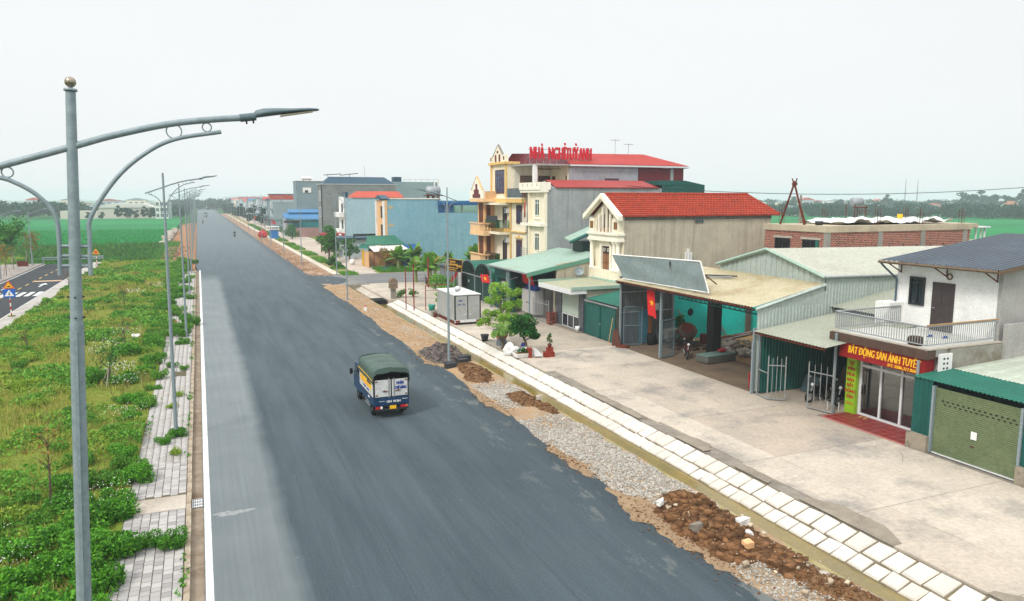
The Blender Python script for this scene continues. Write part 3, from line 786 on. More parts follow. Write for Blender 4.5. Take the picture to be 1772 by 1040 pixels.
# railing: three runs of bars
rail = MB()
for a, b in (((27.0, 20.72), (27.0, 25.42)), ((27.0, 25.42), (31.2, 25.42)), ((27.0, 20.72), (31.2, 20.72))):
    rail.bar((a[0], a[1], 4.82), (b[0], b[1], 4.82), 0.05, M_steel if a[1] == b[1] == 25.42 else M_steel); rail.bar((a[0], a[1], 4.06), (b[0], b[1], 4.06), 0.035, M_steel)
ra = part('railing', rail, t)
P('hand_rail', ra, [(27.0, 20.69, 4.85, 31.3, 20.76, 4.9)], surf('tan_rail', rgb(176, 142, 96), rgb(156, 120, 80), 4, .6))
bm = MB(); bm.box(-.011, -.011, 0, .011, .011, .76, M_steel); bme = bm.mesh('baluster')
def bars(a, b, pitch):
    k = int(math.hypot(b[0] - a[0], b[1] - a[1]) / pitch)
    for i in range(k + 1): link('baluster', bme, ra, (a[0] + (b[0] - a[0]) * i / k - 27.5, a[1] + (b[1] - a[1]) * i / k - 23, 4.05))
bars((27.0, 20.72), (27.0, 25.42), .125); bars((27.1, 25.42), (31.2, 25.42), .13); bars((27.1, 20.72), (31.2, 20.72), .125)
# signboard: tilted red panel with yellow letters
sb = MB()
sb.hexa([(26.88, 20.62, 2.82), (27.45, 20.62, 2.78), (27.45, 25.0, 2.78), (26.88, 25.0, 2.82)], [(26.96, 20.62, 3.49), (27.45, 20.62, 3.49), (27.45, 25.0, 3.49), (26.96, 25.0, 3.49)], surf('sign_red', rgb(140, 3, 12), rgb(128, 2, 9), 1, .65))
sg = part('signboard', sb, t)
part('lettering', text_mesh('BẤT ĐỘNG SẢN ÁNH TUYẾT', .47, (26.898, 24.5, 3.06), (0, -1, 0), (.08, 0, .67), M_yellow, .02, .012, width=3.65), sg)
part('lettering', text_mesh('ĐT: 0386.317.868', .19, (26.872, 22.35, 2.86), (0, -1, 0), (.08, 0, .67), M_yellow, .02, .006, width=1.35), sg)
# green pillar sign
gp = MB(); gp.box(OX - .22, 24.66, 0.0, OX - .03, 25.22, 2.76, surf('lime_sign', rgb(146, 196, 28), rgb(136, 184, 24), 1.5, .5, 0, 0, 30, rgb(120, 150, 40), .8, .3))
gs = part('pillar_sign', gp, t)
for i, s_ in enumerate(('TƯ', 'VẤN', 'MUA', 'BÁN', 'BẤT', 'ĐỘNG', 'SẢN')):
    part('lettering', text_mesh(s_, .21, (OX - .235, 24.94, 2.32 - i * .265), (0, -1, 0), (0, 0, 1), M_red, .014, .008, 'CENTER'), gs)
P('stripe', gs, [(OX - .226, 24.7, .5, OX - .222, 25.18, .53), (OX - .226, 24.7, .42, OX - .222, 25.18, .45)], M_red)
# glass front
gf = MB()
gf.box(OX - .02, 21.2, 0.02, OX + .1, 24.6, .12, M_alum); gf.box(OX - .02, 21.2, 2.3, OX + .1, 24.6, 2.42, M_alum); gf.box(OX - .02, 21.2, 2.72, OX + .1, 24.6, 2.8, M_alum)
for yy in (21.2, 22.35, 23.42, 24.5): gf.box(OX - .03, yy, .12, OX + .1, yy + .1, 2.3, M_alum)
for yy in (21.2, 22.35, 23.42, 24.5): gf.box(OX - .02, yy, 2.42, OX + .1, yy + .1, 2.72, M_alum)
fr = part('glass_front', gf, t)
for a, b in ((21.3, 22.35), (22.45, 23.42), (23.52, 24.5)):
    P('pane', fr, [(OX + .03, a, .12, OX + .045, b, 2.3)], M_glass); P('pane', fr, [(OX + .03, a, 2.42, OX + .045, b, 2.72)], M_glass)
P('handle', fr, [(OX - .07, 24.42, 1.0, OX - .035, 24.46, 1.45)], M_dark)
P('post', t, [(26.9, 20.62, 2.62, 26.98, 20.7, 2.8)], M_steel)
P('signboard_bracket', t, [(26.74, 20.76, 2.4, 26.8, 20.86, 3.45)], M_steel)
# white phone-number board on the side
mb = MB(); mb.box(27.42, 20.36, 2.75, 28.15, 20.44, 3.72, M_white); nb = part('notice_board', mb, t)
for i in range(4):
    for j in range(2): P('printed_mark', nb, [(27.62 + j * .2, 20.352, 3.48 - i * .2, 27.72 + j * .2, 20.358, 3.56 - i * .2)], M_dark)
# red floor tiles in front
tiles = []
fl = MB(); fl.box(26.12, 20.66, -.06, 27.86, 25.1, .012, surf('pink_grout', rgb(190, 130, 122), rgb(176, 118, 110), 3, .9)); ft = part('forecourt', fl, t)
M_rt = [surf('red_floor_tile_%d' % k, rgb(142 - 8 * k, 44 + 4 * k, 40 + 3 * k), rgb(124, 36, 34), 3, .5) for k in range(3)]
for k in range(3):
    b_ = MB(); b_.box(.02, .02, -.01, .414, .414, .006, M_rt[k]); tiles.append(b_.mesh('tile'))
for i in range(10):
    for j in range(4):
        link('tile', tiles[rnd.randrange(3)], ft, (26.13 + j * .434 - 27.5, 20.7 + i * .434 - 23, .016))
# things behind the glass
mb = MB(); mb.box(29.2, 24.0, .06, 30.0, 24.9, 1.15, M_wood); mb.box(29.15, 23.95, 1.15, 30.05, 24.95, 1.2, M_wood)
for k in range(3): mb.box(29.19, 24.05, .2 + k * .32, 29.2, 24.85, .46 + k * .32, surf('drawer', rgb(120, 70, 44), rgb(100, 56, 36), 4, .5))
one('wooden_cabinet', 'red brown wooden cabinet standing behind the office glass', 'cabinet', mb, (29.6, 24.45, .06))
mb = MB(); mb.box(29.6, 21.4, .06, 31.2, 23.0, .42, surf('black_sofa', rgb(44, 44, 48), rgb(56, 56, 60), 3, .7)); mb.box(30.9, 21.4, .42, 31.3, 23.0, .85, MATS['black_sofa']); mb.box(29.6, 21.25, .06, 31.3, 21.4, .65, MATS['black_sofa']); mb.box(29.6, 23.0, .06, 31.3, 23.15, .65, MATS['black_sofa'])
one('sofa', 'low black sofa inside the glass office', 'sofa', mb, (30.4, 22.2, .06))
mb = MB(); mb.lathe([(.0, 0), (.26, 0), (.3, .1), (.3, .3), (.27, .36), (.22, .34), (.22, .2), (0, .2)], (27.5, 21.6, 3.885), surf('brown_basket', rgb(84, 66, 52), rgb(66, 50, 40), 8, .9), 16)
one('planter_bowl', 'round brown bowl behind the terrace railing bars', 'bowl', mb, (27.5, 21.6, 3.885))
for (x, y, lb) in ((29.6, 22.6, 'blue slipper on the terrace tiles nearer the door'), (29.9, 22.1, 'blue slipper on the terrace tiles further from the door')):
    mb = MB(); mb.box(x, y, 3.885, x + .28, y + .1, 3.93, M_bluepaint); mb.box(x + .12, y - .01, 3.93, x + .24, y + .11, 3.98, M_bluepaint); one('slipper', lb, 'slipper', mb, (x, y, 3.885))
for i, yy in enumerate((24.05, 23.8)):
    mb = MB(); mb.box(27.4, yy, .03, 27.68, yy + .1, .07, surf('tan_slipper', rgb(186, 140, 90), rgb(150, 110, 70), 5, .8)); mb.box(27.5, yy, .07, 27.62, yy + .1, .1, MATS['tan_slipper']); one('slipper', ('tan slipper by the office door beside the lime sign', 'tan slipper in front of the first glass pane')[i], 'slipper', mb, (27.5, yy, .03))

# ------------------------------------------------------------------ white house behind the terrace
t = thing('white_house', 'white rendered upper house with slate blue shed roof behind the terrace', 'house', (33, 23, 0))
WX = 31.4
P('wall', t, [(WX, 20.9, 3.5, 42, 25.9, 6.95)], M_white)
P('side_wall', t, [(WX + .01, 20.72, 3.0, 42, 20.895, 7.0), (31.36, 20.3, 3.0, 42, 20.5, 4.7)], surf('light_grey_render', rgb(170, 168, 164), rgb(156, 154, 150), 1, .9, 0, .15, 14, None, .5, .5, rgb(136, 134, 130), .4))
P('lower_wall', t, [(WX - .9, 25.45, 3.5, WX, 26.3, 5.0)], M_white)
mb = MB()
M_slate = surf('slate_blue_sheet', rgb(56, 68, 80), rgb(49, 60, 72), 0.4, .45, .15, 0, 30, rgb(80, 96, 112), .3, .4)
mb.corr((WX - 1.0, 26.25, 7.02), (0, -6.0, 0), (8.9, 0, 1.12), M_slate, .28, .03); mb.corr((WX + 7.9, 26.25, 8.14), (0, -6.0, 0), (5, 0, -.4), M_slate, .28, .03)
rf = part('roof', mb, t)
M_bat = surf('brown_batten', rgb(112, 92, 70), rgb(92, 74, 56), 4, .8)
mb = MB(); mb.bar((WX - 1.0, 26.2, 6.95), (WX - 1.0, 20.3, 6.95), .09, M_bat); part('eave_batten', mb, rf)
mb = MB(); mb.hexa([(WX - 1, 20.2, 6.85), (WX + 7.9, 20.2, 7.95), (WX + 7.9, 20.28, 7.95), (WX - 1, 20.28, 6.85)], [(WX - 1, 20.2, 7.0), (WX + 7.9, 20.2, 8.1), (WX + 7.9, 20.28, 8.1), (WX - 1, 20.28, 7.0)], M_bat); part('verge_board', mb, rf)
mb = MB(); mb.box(WX + 7.3, 22.9, 8.12, WX + 7.7, 23.3, 8.3, M_dark); part('vent_cap', mb, rf)
for yy in (20.95, 23.3, 25.7):
    mb = MB(); mb.bar((WX - .9, yy, 6.9), (WX - .02, yy, 6.45), .045, M_rust); mb.bar((WX - .02, yy, 6.98), (WX - .02, yy, 6.42), .045, M_rust); part('eave_bracket', mb, t)
mb = MB(); mb.tube([(WX - .95, 26.1, 6.9), (WX - .8, 26.08, 6.75), (WX - .1, 25.85, 6.1), (WX - .1, 25.85, 5.0)], .05, surf('blue_grey_pipe', rgb(74, 96, 110), rgb(66, 88, 100), 3, .5), 8); part('drain_pipe', mb, t)
M_dw = surf('dark_brown_door', rgb(66, 56, 56), rgb(56, 47, 48), 4, .5)
mb = MB(); mb.box(WX - .05, 22.85, 3.9, WX + .02, 23.95, 6.15, M_dw); dr = part('door', mb, t)
P('door_panel', dr, [(WX - .065, 23.0, 5.15, WX - .05, 23.3, 5.6), (WX - .065, 23.0, 4.2, WX - .05, 23.8, 4.9), (WX - .065, 23.45, 5.15, WX - .05, 23.8, 6.0)], M_dw)
mb = MB(); mb.bar((WX - .1, 23.85, 4.95), (WX - .1, 23.72, 4.95), .03, M_steel); part('handle', mb, dr)
win_x(t, WX, 24.35, 25.15, 4.95, 6.3, M_dark, M_pane, mull=1, rail=6.02, out=.09)
mb = MB(); mb.ring((WX - .03, 23.15, 6.45), .12, .035, (0, 1, 0), (0, 0, 1), surf('ring_gold', rgb(120, 96, 50), rgb(100, 80, 44), 5, .5), 16); part('wall_lamp', mb, t)

# ------------------------------------------------------------------ carport between office and workshop
t = thing('carport', 'open carport with pale sheet roof and teal corrugated inside walls', 'carport', (26.5, 27.5, 0))
mb = MB(); mb.corr((25.6, 29.35, 3.32), (0, -4.75, 0), (6.2, 0, .7), M_pale_roof, .2, .03); part('roof', mb, t)
P('eave_beam', t, [(25.7, 24.7, 3.18, 25.78, 29.3, 3.28)], M_rust)
mb = MB(); mb.corr((26.2, 29.3, 0.05), (8, 0, 0), (0, 0, 3.3), M_teal, .2, .03); mb.corr((32.5, 29.25, .05), (0, -3.7, 0), (0, 0, 3.6), M_teal, .2, .03); part('wall_sheet', mb, t)
for yy, h in ((29.3, 3.25), (25.05, 3.85), (27.6, 3.6)):
    xx = 26.75 if yy < 26 else (26.05 if yy > 29 else 31.8)
    P('post', t, [(xx, yy, 0, xx + .09, yy + .09, h)], M_galv)
mb = MB(); mb.corr((30.9, 29.9, 4.25), (0, -3.8, 0), (7, 0, 1.15), M_pale_roof, .2, .03); part('rear_roof', mb, t)
def gate(name, label, a, b, h, bars_, mat, mesh_=None, sheet=None, loc=None, cat='gate', group=None):
    """steel gate leaf standing from a to b"""
    a, b = Vector((a[0], a[1], .06)), Vector((b[0], b[1], .06))
    r_ = thing(name, label, cat, (a.x, a.y, 0), group)
    f = MB(); U = Vector((0, 0, h))
    f.bar(a, a + U, .06, mat); f.bar(b, b + U, .06, mat); f.bar(a, b, .05, mat)
    fr = part('gate_frame', f, r_)
    m_ = MB(); m_.bar(a + U * .78, b + U * .78, .045, mat); part('cross_rail', m_, r_)
    for i in range(bars_):
        q = a.lerp(b, (i + 1) / (bars_ + 1)); m_ = MB(); m_.bar(q, q + U * (1.0 if i % 2 else .95), .03, mat); part('bar', m_, r_)
    if sheet:
        m_ = MB(); d = (b - a).normalized(); nn = Vector((-d.y, d.x, 0)) * .015
        m_.hexa([a + nn, b + nn, b - nn, a - nn], [a + nn + U * .98, b + nn + U * .98, b - nn + U * .98, a - nn + U * .98], sheet); part('sheet', m_, r_)
    return r_
M_gg = surf('worn_grey_gate', rgb(150, 156, 156), rgb(128, 132, 130), 6, .6, .3, 0, 30, rgb(104, 92, 78), 1.5, .5)
gate('steel_gate', 'pale steel bar gate leaf standing open beside the lime green sign', (26.45, 26.3), (26.75, 25.1), 2.25, 3, M_gg)
gate('steel_gate', 'narrow steel bar gate leaf folded at the workshop end of the carport', (25.7, 28.2), (26.35, 27.7), 2.2, 3, M_gg)
gate('steel_gate', 'low bar gate leaf along the carport front by the pale cladding', (25.95, 29.25), (25.75, 28.25), 1.65, 0, M_gg)
mb = MB(); mb.box(25.75, 29.42, 0, 25.9, 29.52, 2.7, M_galv); mb.box(25.95, 29.6, 0, 26.1, 29.7, 3.4, M_galv)
one('gate_post', 'pair of grey steel posts at the corner of the carport and workshop', 'post', mb, (25.8, 29.45, 0))
mb = MB()
mb.hexa([(30.2, 26.6, .02), (30.25, 28.2, .02), (30.3, 28.2, .02), (30.25, 26.6, .02)], [(30.7, 26.6, 1.3), (30.7, 28.2, 1.3), (30.75, 28.2, 1.3), (30.75, 26.6, 1.3)], surf('plywood_dark', rgb(92, 80, 70), rgb(76, 66, 60), 2, .8))
one('board', 'brown board leaning on the carport back wall', 'board', mb, (30.4, 27.4, 0))
mb = MB()
mb.hexa([(28.6, 28.0, .02), (28.6, 29.0, .02), (28.65, 29.0, .02), (28.65, 28.0, .02)], [(29.0, 28.0, .85), (29.0, 29.0, .85), (29.05, 29.0, .85), (29.05, 28.0, .85)], surf('blue_grey_panel', rgb(96, 116, 122), rgb(84, 104, 110), 2, .7))
one('panel', 'blue grey panel leaning beside a post in the carport', 'panel', mb, (28.8, 28.5, 0))

# ------------------------------------------------------------------ big shed and open workshop
t = thing('steel_shed', 'large pale green corrugated steel shed with low gable roof', 'shed', (34, 34, 0))
SX, SY0, SY1, SR = 30.45, 29.5, 38.1, 33.8
mb = MB()
mb.corr((26.0, SY0, 0.1), (SX - 26, 0, 0), (0, 0, 4.35), M_pale_wall, .22, .03)
mb.corr((SX, SY0, 0.1), (21, 0, 0), (0, 0, 5.72), M_pale_wall, .22, .03)
part('side_wall', mb, t)
mb = MB()      # stepped infill that follows the lean-to slope
mb.prism([(26.0, 4.4), (SX, 4.4), (SX, 5.46), ], 'y', SY0 + .005, SY0 + .06, M_pale_wall); part('infill_sheet', mb, t)
mb = MB()
k = 40
for i in range(k):
    ya, yb_ = SY0 + (SY1 - SY0) * i / k, SY0 + (SY1 - SY0) * (i + 1) / k
    f_ = lambda y: 5.9 + (7.06 - 5.9) * (1 - abs(y - SR) / (SR - SY0))
    x_ = SX - (.03 if i % 2 else 0.0)
    mb.hexa([(x_, ya, 5.1), (SX + .06, ya, 5.1), (SX + .06, yb_, 5.1), (x_, yb_, 5.1)], [(x_, ya, f_(ya)), (SX + .06, ya, f_(ya)), (SX + .06, yb_, f_(yb_)), (x_, yb_, f_(yb_))], M_pale_wall)
part('gable', mb, t)
M_wr = surf('whitish_sheet', rgb(190, 192, 176), rgb(198, 200, 186), .4, .55, .1, 0, 30, rgb(176, 176, 156), .3, .4)
mb = MB(); mb.corr((SX - .2, SY0 - .15, 5.9), (21.3, 0, -.3), (0, SR - SY0 + .15, 1.2), M_wr, .24, .03)
mb.corr((SX - .2, SR, 7.1), (21.3, 0, -.3), (0, SY1 - SR + .15, -1.2), M_wr, .24, .03)
rf = part('roof', mb, t)
mb = MB()
for a, b in (((SX - .22, SY0 - .17, 5.86), (SX - .22, SR, 7.08)), ((SX - .22, SR, 7.08), (SX - .22, SY1 + .15, 5.86))): mb.bar(a, b, .14, M_mint)
part('verge_flashing', mb, rf)
mb = MB(); mb.bar((SX - .2, SY0 - .17, 5.87), (SX + 21, SY0 - .17, 5.57), .09, M_steel); part('eave_gutter', mb, rf)
for i in range(7): P('post', t, [(SX + 3 * i + .1, SY0 - .02, 0, SX + 3 * i + .18, SY0 + .0, 5.7)], M_pale_wall)
P('column', t, [(30.0, 38.0, 0, 30.62, 38.7, 5.2)], M_dark, 'thick black sheet-clad column')
for xx in (36, 42, 48): P('column', t, [(xx, 38.0, 0, xx + .2, 38.2, 5.8)], M_steel)
mb = MB(); mb.bar((SX - .05, SY0 - .06, 4.42), (26.0, SY0 - .06, 3.4), .02, M_steel)
P('rear_wall', t, [(51.3, SY0 + .1, 0, 51.5, SY1, 5.8)], M_pale_wall)

t = thing('workshop', 'open workshop shelter with weathered tan sheet roof and grey corrugated side', 'workshop', (28, 36, 0))
mb = MB(); mb.corr((25.75, 43.2, 4.5), (0, -(43.2 - 29.55), 0), (4.75, 0, 1.02), M_tan_roof, .24, .03)
part('roof', mb, t)
mb = MB()
for i in range(60): mb.box(25.7 + rnd.uniform(0, .05), 29.7 + i * .225, 4.42 + rnd.uniform(-.04, .02), 25.78, 29.85 + i * .225, 4.5, M_rust)
part('eave_trim', mb, t)
P('eave_beam', t, [(25.82, 29.6, 4.3, 25.92, 43.1, 4.4)], M_dark)
mb = MB(); mb.bar((25.85, 29.42, 4.42), (30.4, 29.42, 5.46), .14, M_pale_wall); part('verge_flashing', mb, t)
# eave lattice of the teal truss
mb = MB()
for i in range(16):
    y0 = 29.8 + i * .42
    mb.bar((26.2, y0, 4.1), (26.2, y0 + .21, 4.32), .035, M_teal); mb.bar((26.2, y0 + .21, 4.32), (26.2, y0 + .42, 4.1), .035, M_teal)
mb.bar((26.2, 29.7, 4.08), (26.2, 36.6, 4.08), .05, M_teal)
part('truss', mb, t)
M_gc = surf('grey_corrugated', rgb(98, 102, 104), rgb(84, 88, 90), .7, .6, .1, 0, 30, streak=rgb(64, 66, 66), kamt=.5)
mb = MB(); mb.corr((26.2, 43.3, 0.05), (4.3, 0, 0), (0, 0, 4.7), M_gc, .2, .03); part('side_sheet', mb, t)
P('rail', t, [(26.2, 43.2, 2.2, 30.4, 43.27, 2.28), (26.2, 43.2, 3.6, 30.4, 43.27, 3.68)], M_steel)
for xx, yy in ((26.15, 43.1), (26.3, 38.5), (30.4, 43.05)): P('post', t, [(xx, yy, 0, xx + .12, yy + .12, 4.45)], M_galv)
P('meter_box', t, [(29.0, 43.12, 2.3, 29.3, 43.26, 2.75)], M_alum)
mb = MB()
mb.tube([(26.4, 43.0, 4.2), (28, 43.0, 3.85), (29.8, 43.0, 3.95), (30.4, 42.9, 3.9)], .02, M_black, 5)
part('cable', mb, t)
P('doorway', t, [(27.75, 43.16, .02, 28.45, 43.25, 2.35)], surf('pale_blue_door', rgb(70, 128, 148), rgb(60, 116, 136), 1, .6))
P('door_stile', t, [(28.46, 43.1, .02, 28.72, 43.24, 2.4)], surf('ochre_wood', rgb(150, 96, 44), rgb(126, 78, 36), 3, .7))
# aqua yard wall
t = thing('aqua_wall', 'turquoise painted block wall at the back of the workshop yard', 'wall', (34, 43.4, 0))
P('wall', t, [(30.42, 43.45, -.1, 46, 43.65, 4.2)], M_aqua)
mb = MB(); mb.prism([(32.2 + .24 * math.cos(PI * i / 8), 1.9 + .28 * math.sin(PI * i / 8)) for i in range(16)], 'y', 43.43, 43.448, M_black); part('fan_hole', mb, t)
mb = MB(); mb.tube([(31.2, 43.4, 3.6), (32, 43.4, 2.9), (33, 43.4, 2.85), (34.3, 43.4, 3.3)], .018, M_dark, 5); part('hanging_cable', mb, t)
mb = MB(); mb.box(37.1, 43.2, .0, 37.5, 43.38, 2.6, surf('old_plank', rgb(104, 98, 88), rgb(88, 82, 74), 3, .9))
one('plank', 'tall grey plank standing against the turquoise wall', 'plank', mb, (37.3, 43.3, 0))
# billboard standing on the workshop roof
t = thing('billboard', 'blank grey sheet billboard with bent white rim standing on the workshop roof', 'billboard', (26, 38, 4.6))
def bb(u, v): return (25.95 - .38 * v * .0 + (0.0) + .12 * (1 - v), 43.0 - u * 9.7, 4.62 + v * (1.66 + u * .02) + (0))
top = [(25.7, 43.55, 6.22), (25.72, 40.0, 6.26), (25.7, 33.9, 6.5)]
bot = [(25.95, 42.5, 4.68), (25.95, 39, 4.68), (25.95, 33.4, 4.78)]
M_bill = surf('grey_blue_sheet', rgb(140, 156, 158), rgb(124, 141, 144), .45, .6, .05, .4, 1.2, rgb(152, 164, 164), .6, .5)
sm_ = MB(); nu, nv = 26, 8
pv = []
for j in range(nv + 1):
    for i in range(nu + 1):
        u, v = i / nu, j / nv
        a = Vector(bot[0]).lerp(Vector(bot[2]), u); c = Vector(top[0]).lerp(Vector(top[2]), u)
        q = a.lerp(c, v); q.x += .045 * math.sin(u * 9 + v * 5) * math.sin(v * PI) + .03 * math.sin(u * 23 - v * 7) * (u ** 2)
        pv.append(tuple(q))
sm_.add(pv, [(j * (nu + 1) + i, (j + 1) * (nu + 1) + i, (j + 1) * (nu + 1) + i + 1, j * (nu + 1) + i + 1) for j in range(nv) for i in range(nu)], M_bill, True)
pn = part('panel', sm_, t)
mb = MB(); mb.bar(top[0], top[2], .06, M_white); mb.bar(top[2], bot[2], .07, M_white); mb.bar(bot[0], bot[2], .05, M_white); part('rim', mb, t)
mb = MB()
for u in (.1, .35, .6, .85):
    a = Vector(top[0]).lerp(Vector(top[2]), u); b = Vector(bot[0]).lerp(Vector(bot[2]), u)
    mb.bar(a + Vector((.08, 0, 0)), b + Vector((.1, 0, -.1)), .05, M_rust); mb.bar(a + Vector((.08, 0, 0)), b + Vector((1.6, 0, .28)), .05, M_rust)
part('brace', mb, t)
mb = MB(); mb.poly([(25.68, 36.9, 6.27), (25.67, 36.75, 5.75), (25.67, 36.7, 6.27)], M_dark); part('tear', mb, t)
mb = MB(); mb.tube([(27.6, 39.6, 5.06), (29.0, 35.2, 5.37)], .05, M_steel, 6); mb.tube([(28.1, 39.8, 5.18), (29.2, 35.0, 5.42)], .045, M_dark, 6); mb.tube([(28.4, 40.4, 5.22), (28.2, 36.5, 5.2)], .03, M_dark, 6)
one('steel_pipes', 'dark steel pipes lying on the tan workshop roof behind the billboard', 'pipes', mb, (28.5, 38, 5.1))
# mesh gates at workshop front
def mesh_gate(label, a, b, h):
    a, b = Vector((a[0], a[1], .05)), Vector((b[0], b[1], .05)); U = Vector((0, 0, h))
    r_ = thing('mesh_gate', label, 'gate', (a.x, a.y, 0))
    f = MB(); M_f = surf('blue_grey_gate', rgb(88, 108, 116), rgb(76, 94, 102), 5, .6)
    for p, q in ((a, a + U), (b, b + U), (a, b), (a + U, b + U), (a + U * .5, b + U * .5)): f.bar(p, q, .07, M_f)
    part('gate_frame', f, r_)
    m_ = MB()
    for i in range(1, 14): q = a.lerp(b, i / 14); m_.bar(q, q + U, .012, M_f)
    for i in range(1, 22): q = a + U * (i / 22); w_ = b + U * (i / 22); m_.bar(q, w_, .012, M_f)
    part('wire_mesh', m_, r_)
    return r_
mesh_gate('blue grey wire mesh gate leaf beside the front post under the red flag', (26.4, 38.45), (27.55, 38.8), 2.35)
mesh_gate('blue grey wire mesh gate leaf folded against the grey corrugated wall', (26.4, 43.0), (27.6, 42.6), 2.6)
mb = MB(); mb.box(34.2, 21.8, 3.3, 34.9, 22.5, 3.75, M_teal)
mb.lathe([(.25, 3.75), (.34, 3.9), (.3, 4.2), (.42, 4.35), (.3, 4.5), (.2, 4.75), (.28, 4.9), (.12, 5.05), (.02, 5.1)], (34.55, 22.15, 0), M_orange, 12)
one('urn', 'ochre ornamental urn on a teal block at the garage roof edge', 'urn', mb, (34.5, 22.1, 3.3))
# ------------------------------------------------------------------ teal double gate lot and small shutter shop
t = thing('teal_gate', 'pair of plain teal sheet gates with low teal roof behind', 'gate', (26, 45.6, 0))
for y0, y1 in ((43.5, 45.6), (45.66, 47.9)):
    mb = MB(); mb.corr((26.05, y1, .06), (0, y0 - y1, 0), (0, 0, 2.35), M_teal, .25, .012); lf = part('gate_leaf', mb, t)
    P('leaf_frame', lf, [(26.0, y0, .04, 26.04, y0 + .05, 2.43), (26.0, y1 - .05, .04, 26.04, y1, 2.43), (26.0, y0 + .05, 2.38, 26.04, y1 - .05, 2.43)], M_teal)
mb = MB(); mb.ring((25.98, 45.55, 1.1), .06, .015, (0, 1, 0), (0, 0, 1), M_steel, 10, 5); part('handle', mb, t)
P('header_pipe', t, [(25.97, 43.3, 2.5, 26.05, 47.95, 2.58)], M_steel)
mb = MB(); mb.corr((26.1, 48.0, 2.66), (0, -4.7, 0), (3.9, 0, .55), M_teal_lt, .2, .03); part('roof', mb, t)
mb = MB()
for i in range(14): mb.bar((26.05, 43.4 + i * .34, 2.55), (26.05, 43.57 + i * .34, 2.68), .03, M_dark); mb.bar((26.05, 43.57 + i * .34, 2.68), (26.05, 43.74 + i * .34, 2.55), .03, M_dark)
part('lattice', mb, t)

t = thing('shutter_shop', 'small flat shop with pale roller shutter above white framed glass', 'shop', (26.2, 51, 0))
P('wall', t, [(26.25, 48.15, 0, 30, 48.4, 3.2), (26.25, 53.4, 0, 30, 53.7, 3.1), (29.8, 48.4, 0, 30, 53.4, 3.4)], M_tan_pl)
M_stone = surf('dark_marble', rgb(62, 66, 72), rgb(92, 96, 102), 5, .35)
P('pillar', t, [(26.0, 48.15, 0, 26.24, 48.85, 2.85)], M_stone); P('pillar', t, [(26.0, 51.75, 0, 26.24, 52.6, 2.85)], M_stone)
sh = MB(); prof = []
for i in range(22):
    z = 1.1 + i * .075
    for q, a in ((0, 0), (.2, .014), (.5, .02), (.8, .014)): prof.append((z + .075 * q, a))
prof.append((2.75, 0)); vs = []
for z, a in prof: vs += [(26.1 - a, 51.74, z), (26.1 - a, 48.86, z)]
sh.add(vs, [(2 * i, 2 * i + 2, 2 * i + 3, 2 * i + 1) for i in range(len(prof) - 1)], surf('pale_shutter', rgb(176, 190, 178), rgb(166, 180, 168), .8, .5))
part('roller_shutter', sh, t)
f = MB()
for yy in (48.88, 49.8, 50.75, 51.68): f.box(26.08, yy, .05, 26.16, yy + .06, 1.08, M_alum)
f.box(26.08, 48.94, 1.02, 26.16, 51.68, 1.08, M_alum); f.box(26.08, 48.94, .05, 26.16, 51.68, .12, M_alum)
fr = part('glass_front', f, t)
for a, b in ((48.94, 49.8), (49.86, 50.75), (50.81, 51.68)): P('pane', fr, [(26.11, a, .12, 26.13, b, 1.02)], M_pane)
P('step', t, [(25.6, 48.3, -.02, 26.0, 52.5, .1)], M_conc_d)
mb = MB(); mb.box(24.85, 47.95, 2.98, 24.95, 53.55, 3.32, M_alum); mb.box(24.95, 47.95, 2.98, 26.2, 48.03, 3.3, M_alum); part('fascia', mb, t)
mb = MB(); mb.corr((24.9, 53.6, 3.3), (0, -5.65, 0), (5.1, 0, .22), surf('sand_roof', rgb(196, 196, 164), rgb(186, 188, 160), .6, .6, 0, 0, 30, rgb(160, 186, 160), .4, .5), .3, .02); rf = part('roof', mb, t)
P('roof_edge', rf, [(24.9, 47.88, 3.28, 30, 47.96, 3.52), (24.88, 53.58, 3.26, 30, 53.66, 3.54), (29.4, 48.0, 3.42, 29.99, 53.5, 3.6)], M_mint)

# ------------------------------------------------------------------ cream temple-fronted house with red tile roof
t = thing('tile_house', 'tall narrow house with cream gabled front, bare tan side and red tiled roof', 'house', (36, 52, 0))
HX = 29.95; Y0, Y1 = 49.6, 54.3; YM = 51.95
P('wall', t, [(HX + .36, Y0, 0, 44.7, Y1, 8.55)], M_tan_pl)
P('front_wall', t, [(HX + .3, Y0 - .01, 3.4, HX + .355, Y1, 8.6), (HX - .15, Y0 + .02, 3.3, HX + .3, Y1 - .02, 4.3)], M_cream)
P('ring_beam', t, [(HX + .36, Y0 - .03, 8.3, 44.72, Y0 - .002, 8.6)], surf('stained_beam', rgb(132, 128, 118), rgb(104, 102, 96), 1.4, .95))
rf = MB()
def slope(yb, yt, zb, zt, n, xa, xb_top, xb_bot):
    for i in range(n):
        a, c = i / n, (i + 1) / n
        ya, yc = yb + (yt - yb) * a, yb + (yt - yb) * c
        za, zc = zb + (zt - zb) * a, zb + (zt - zb) * c
        xe = xb_bot + (xb_top - xb_bot) * a
        m = max(4, int((xe - xa) / .3)); s = 1 if yt > yb else -1
        vs = []
        for k in range(m * 2 + 1):
            x = xa + (xe - xa) * k / (m * 2); h = .05 * (k % 2)
            vs += [(x, ya - s * .02, za - .05), (x, ya - s * .02, za + .07 + h), (x, yc, zc + h)]
        fs = []
        for k in range(m * 2):
            p = 3 * k
            fs += [(p, p + 3, p + 4, p + 1), (p + 1, p + 4, p + 5, p + 2)]
        rf.add(vs, fs if s > 0 else [q[::-1] for q in fs], M_redtile)
slope(Y0 - .25, YM, 8.62, 10.3, 11, HX - .1, 44.0, 45.4)
slope(Y1 + .25, YM, 8.62, 10.3, 11, HX - .1, 44.0, 45.4)
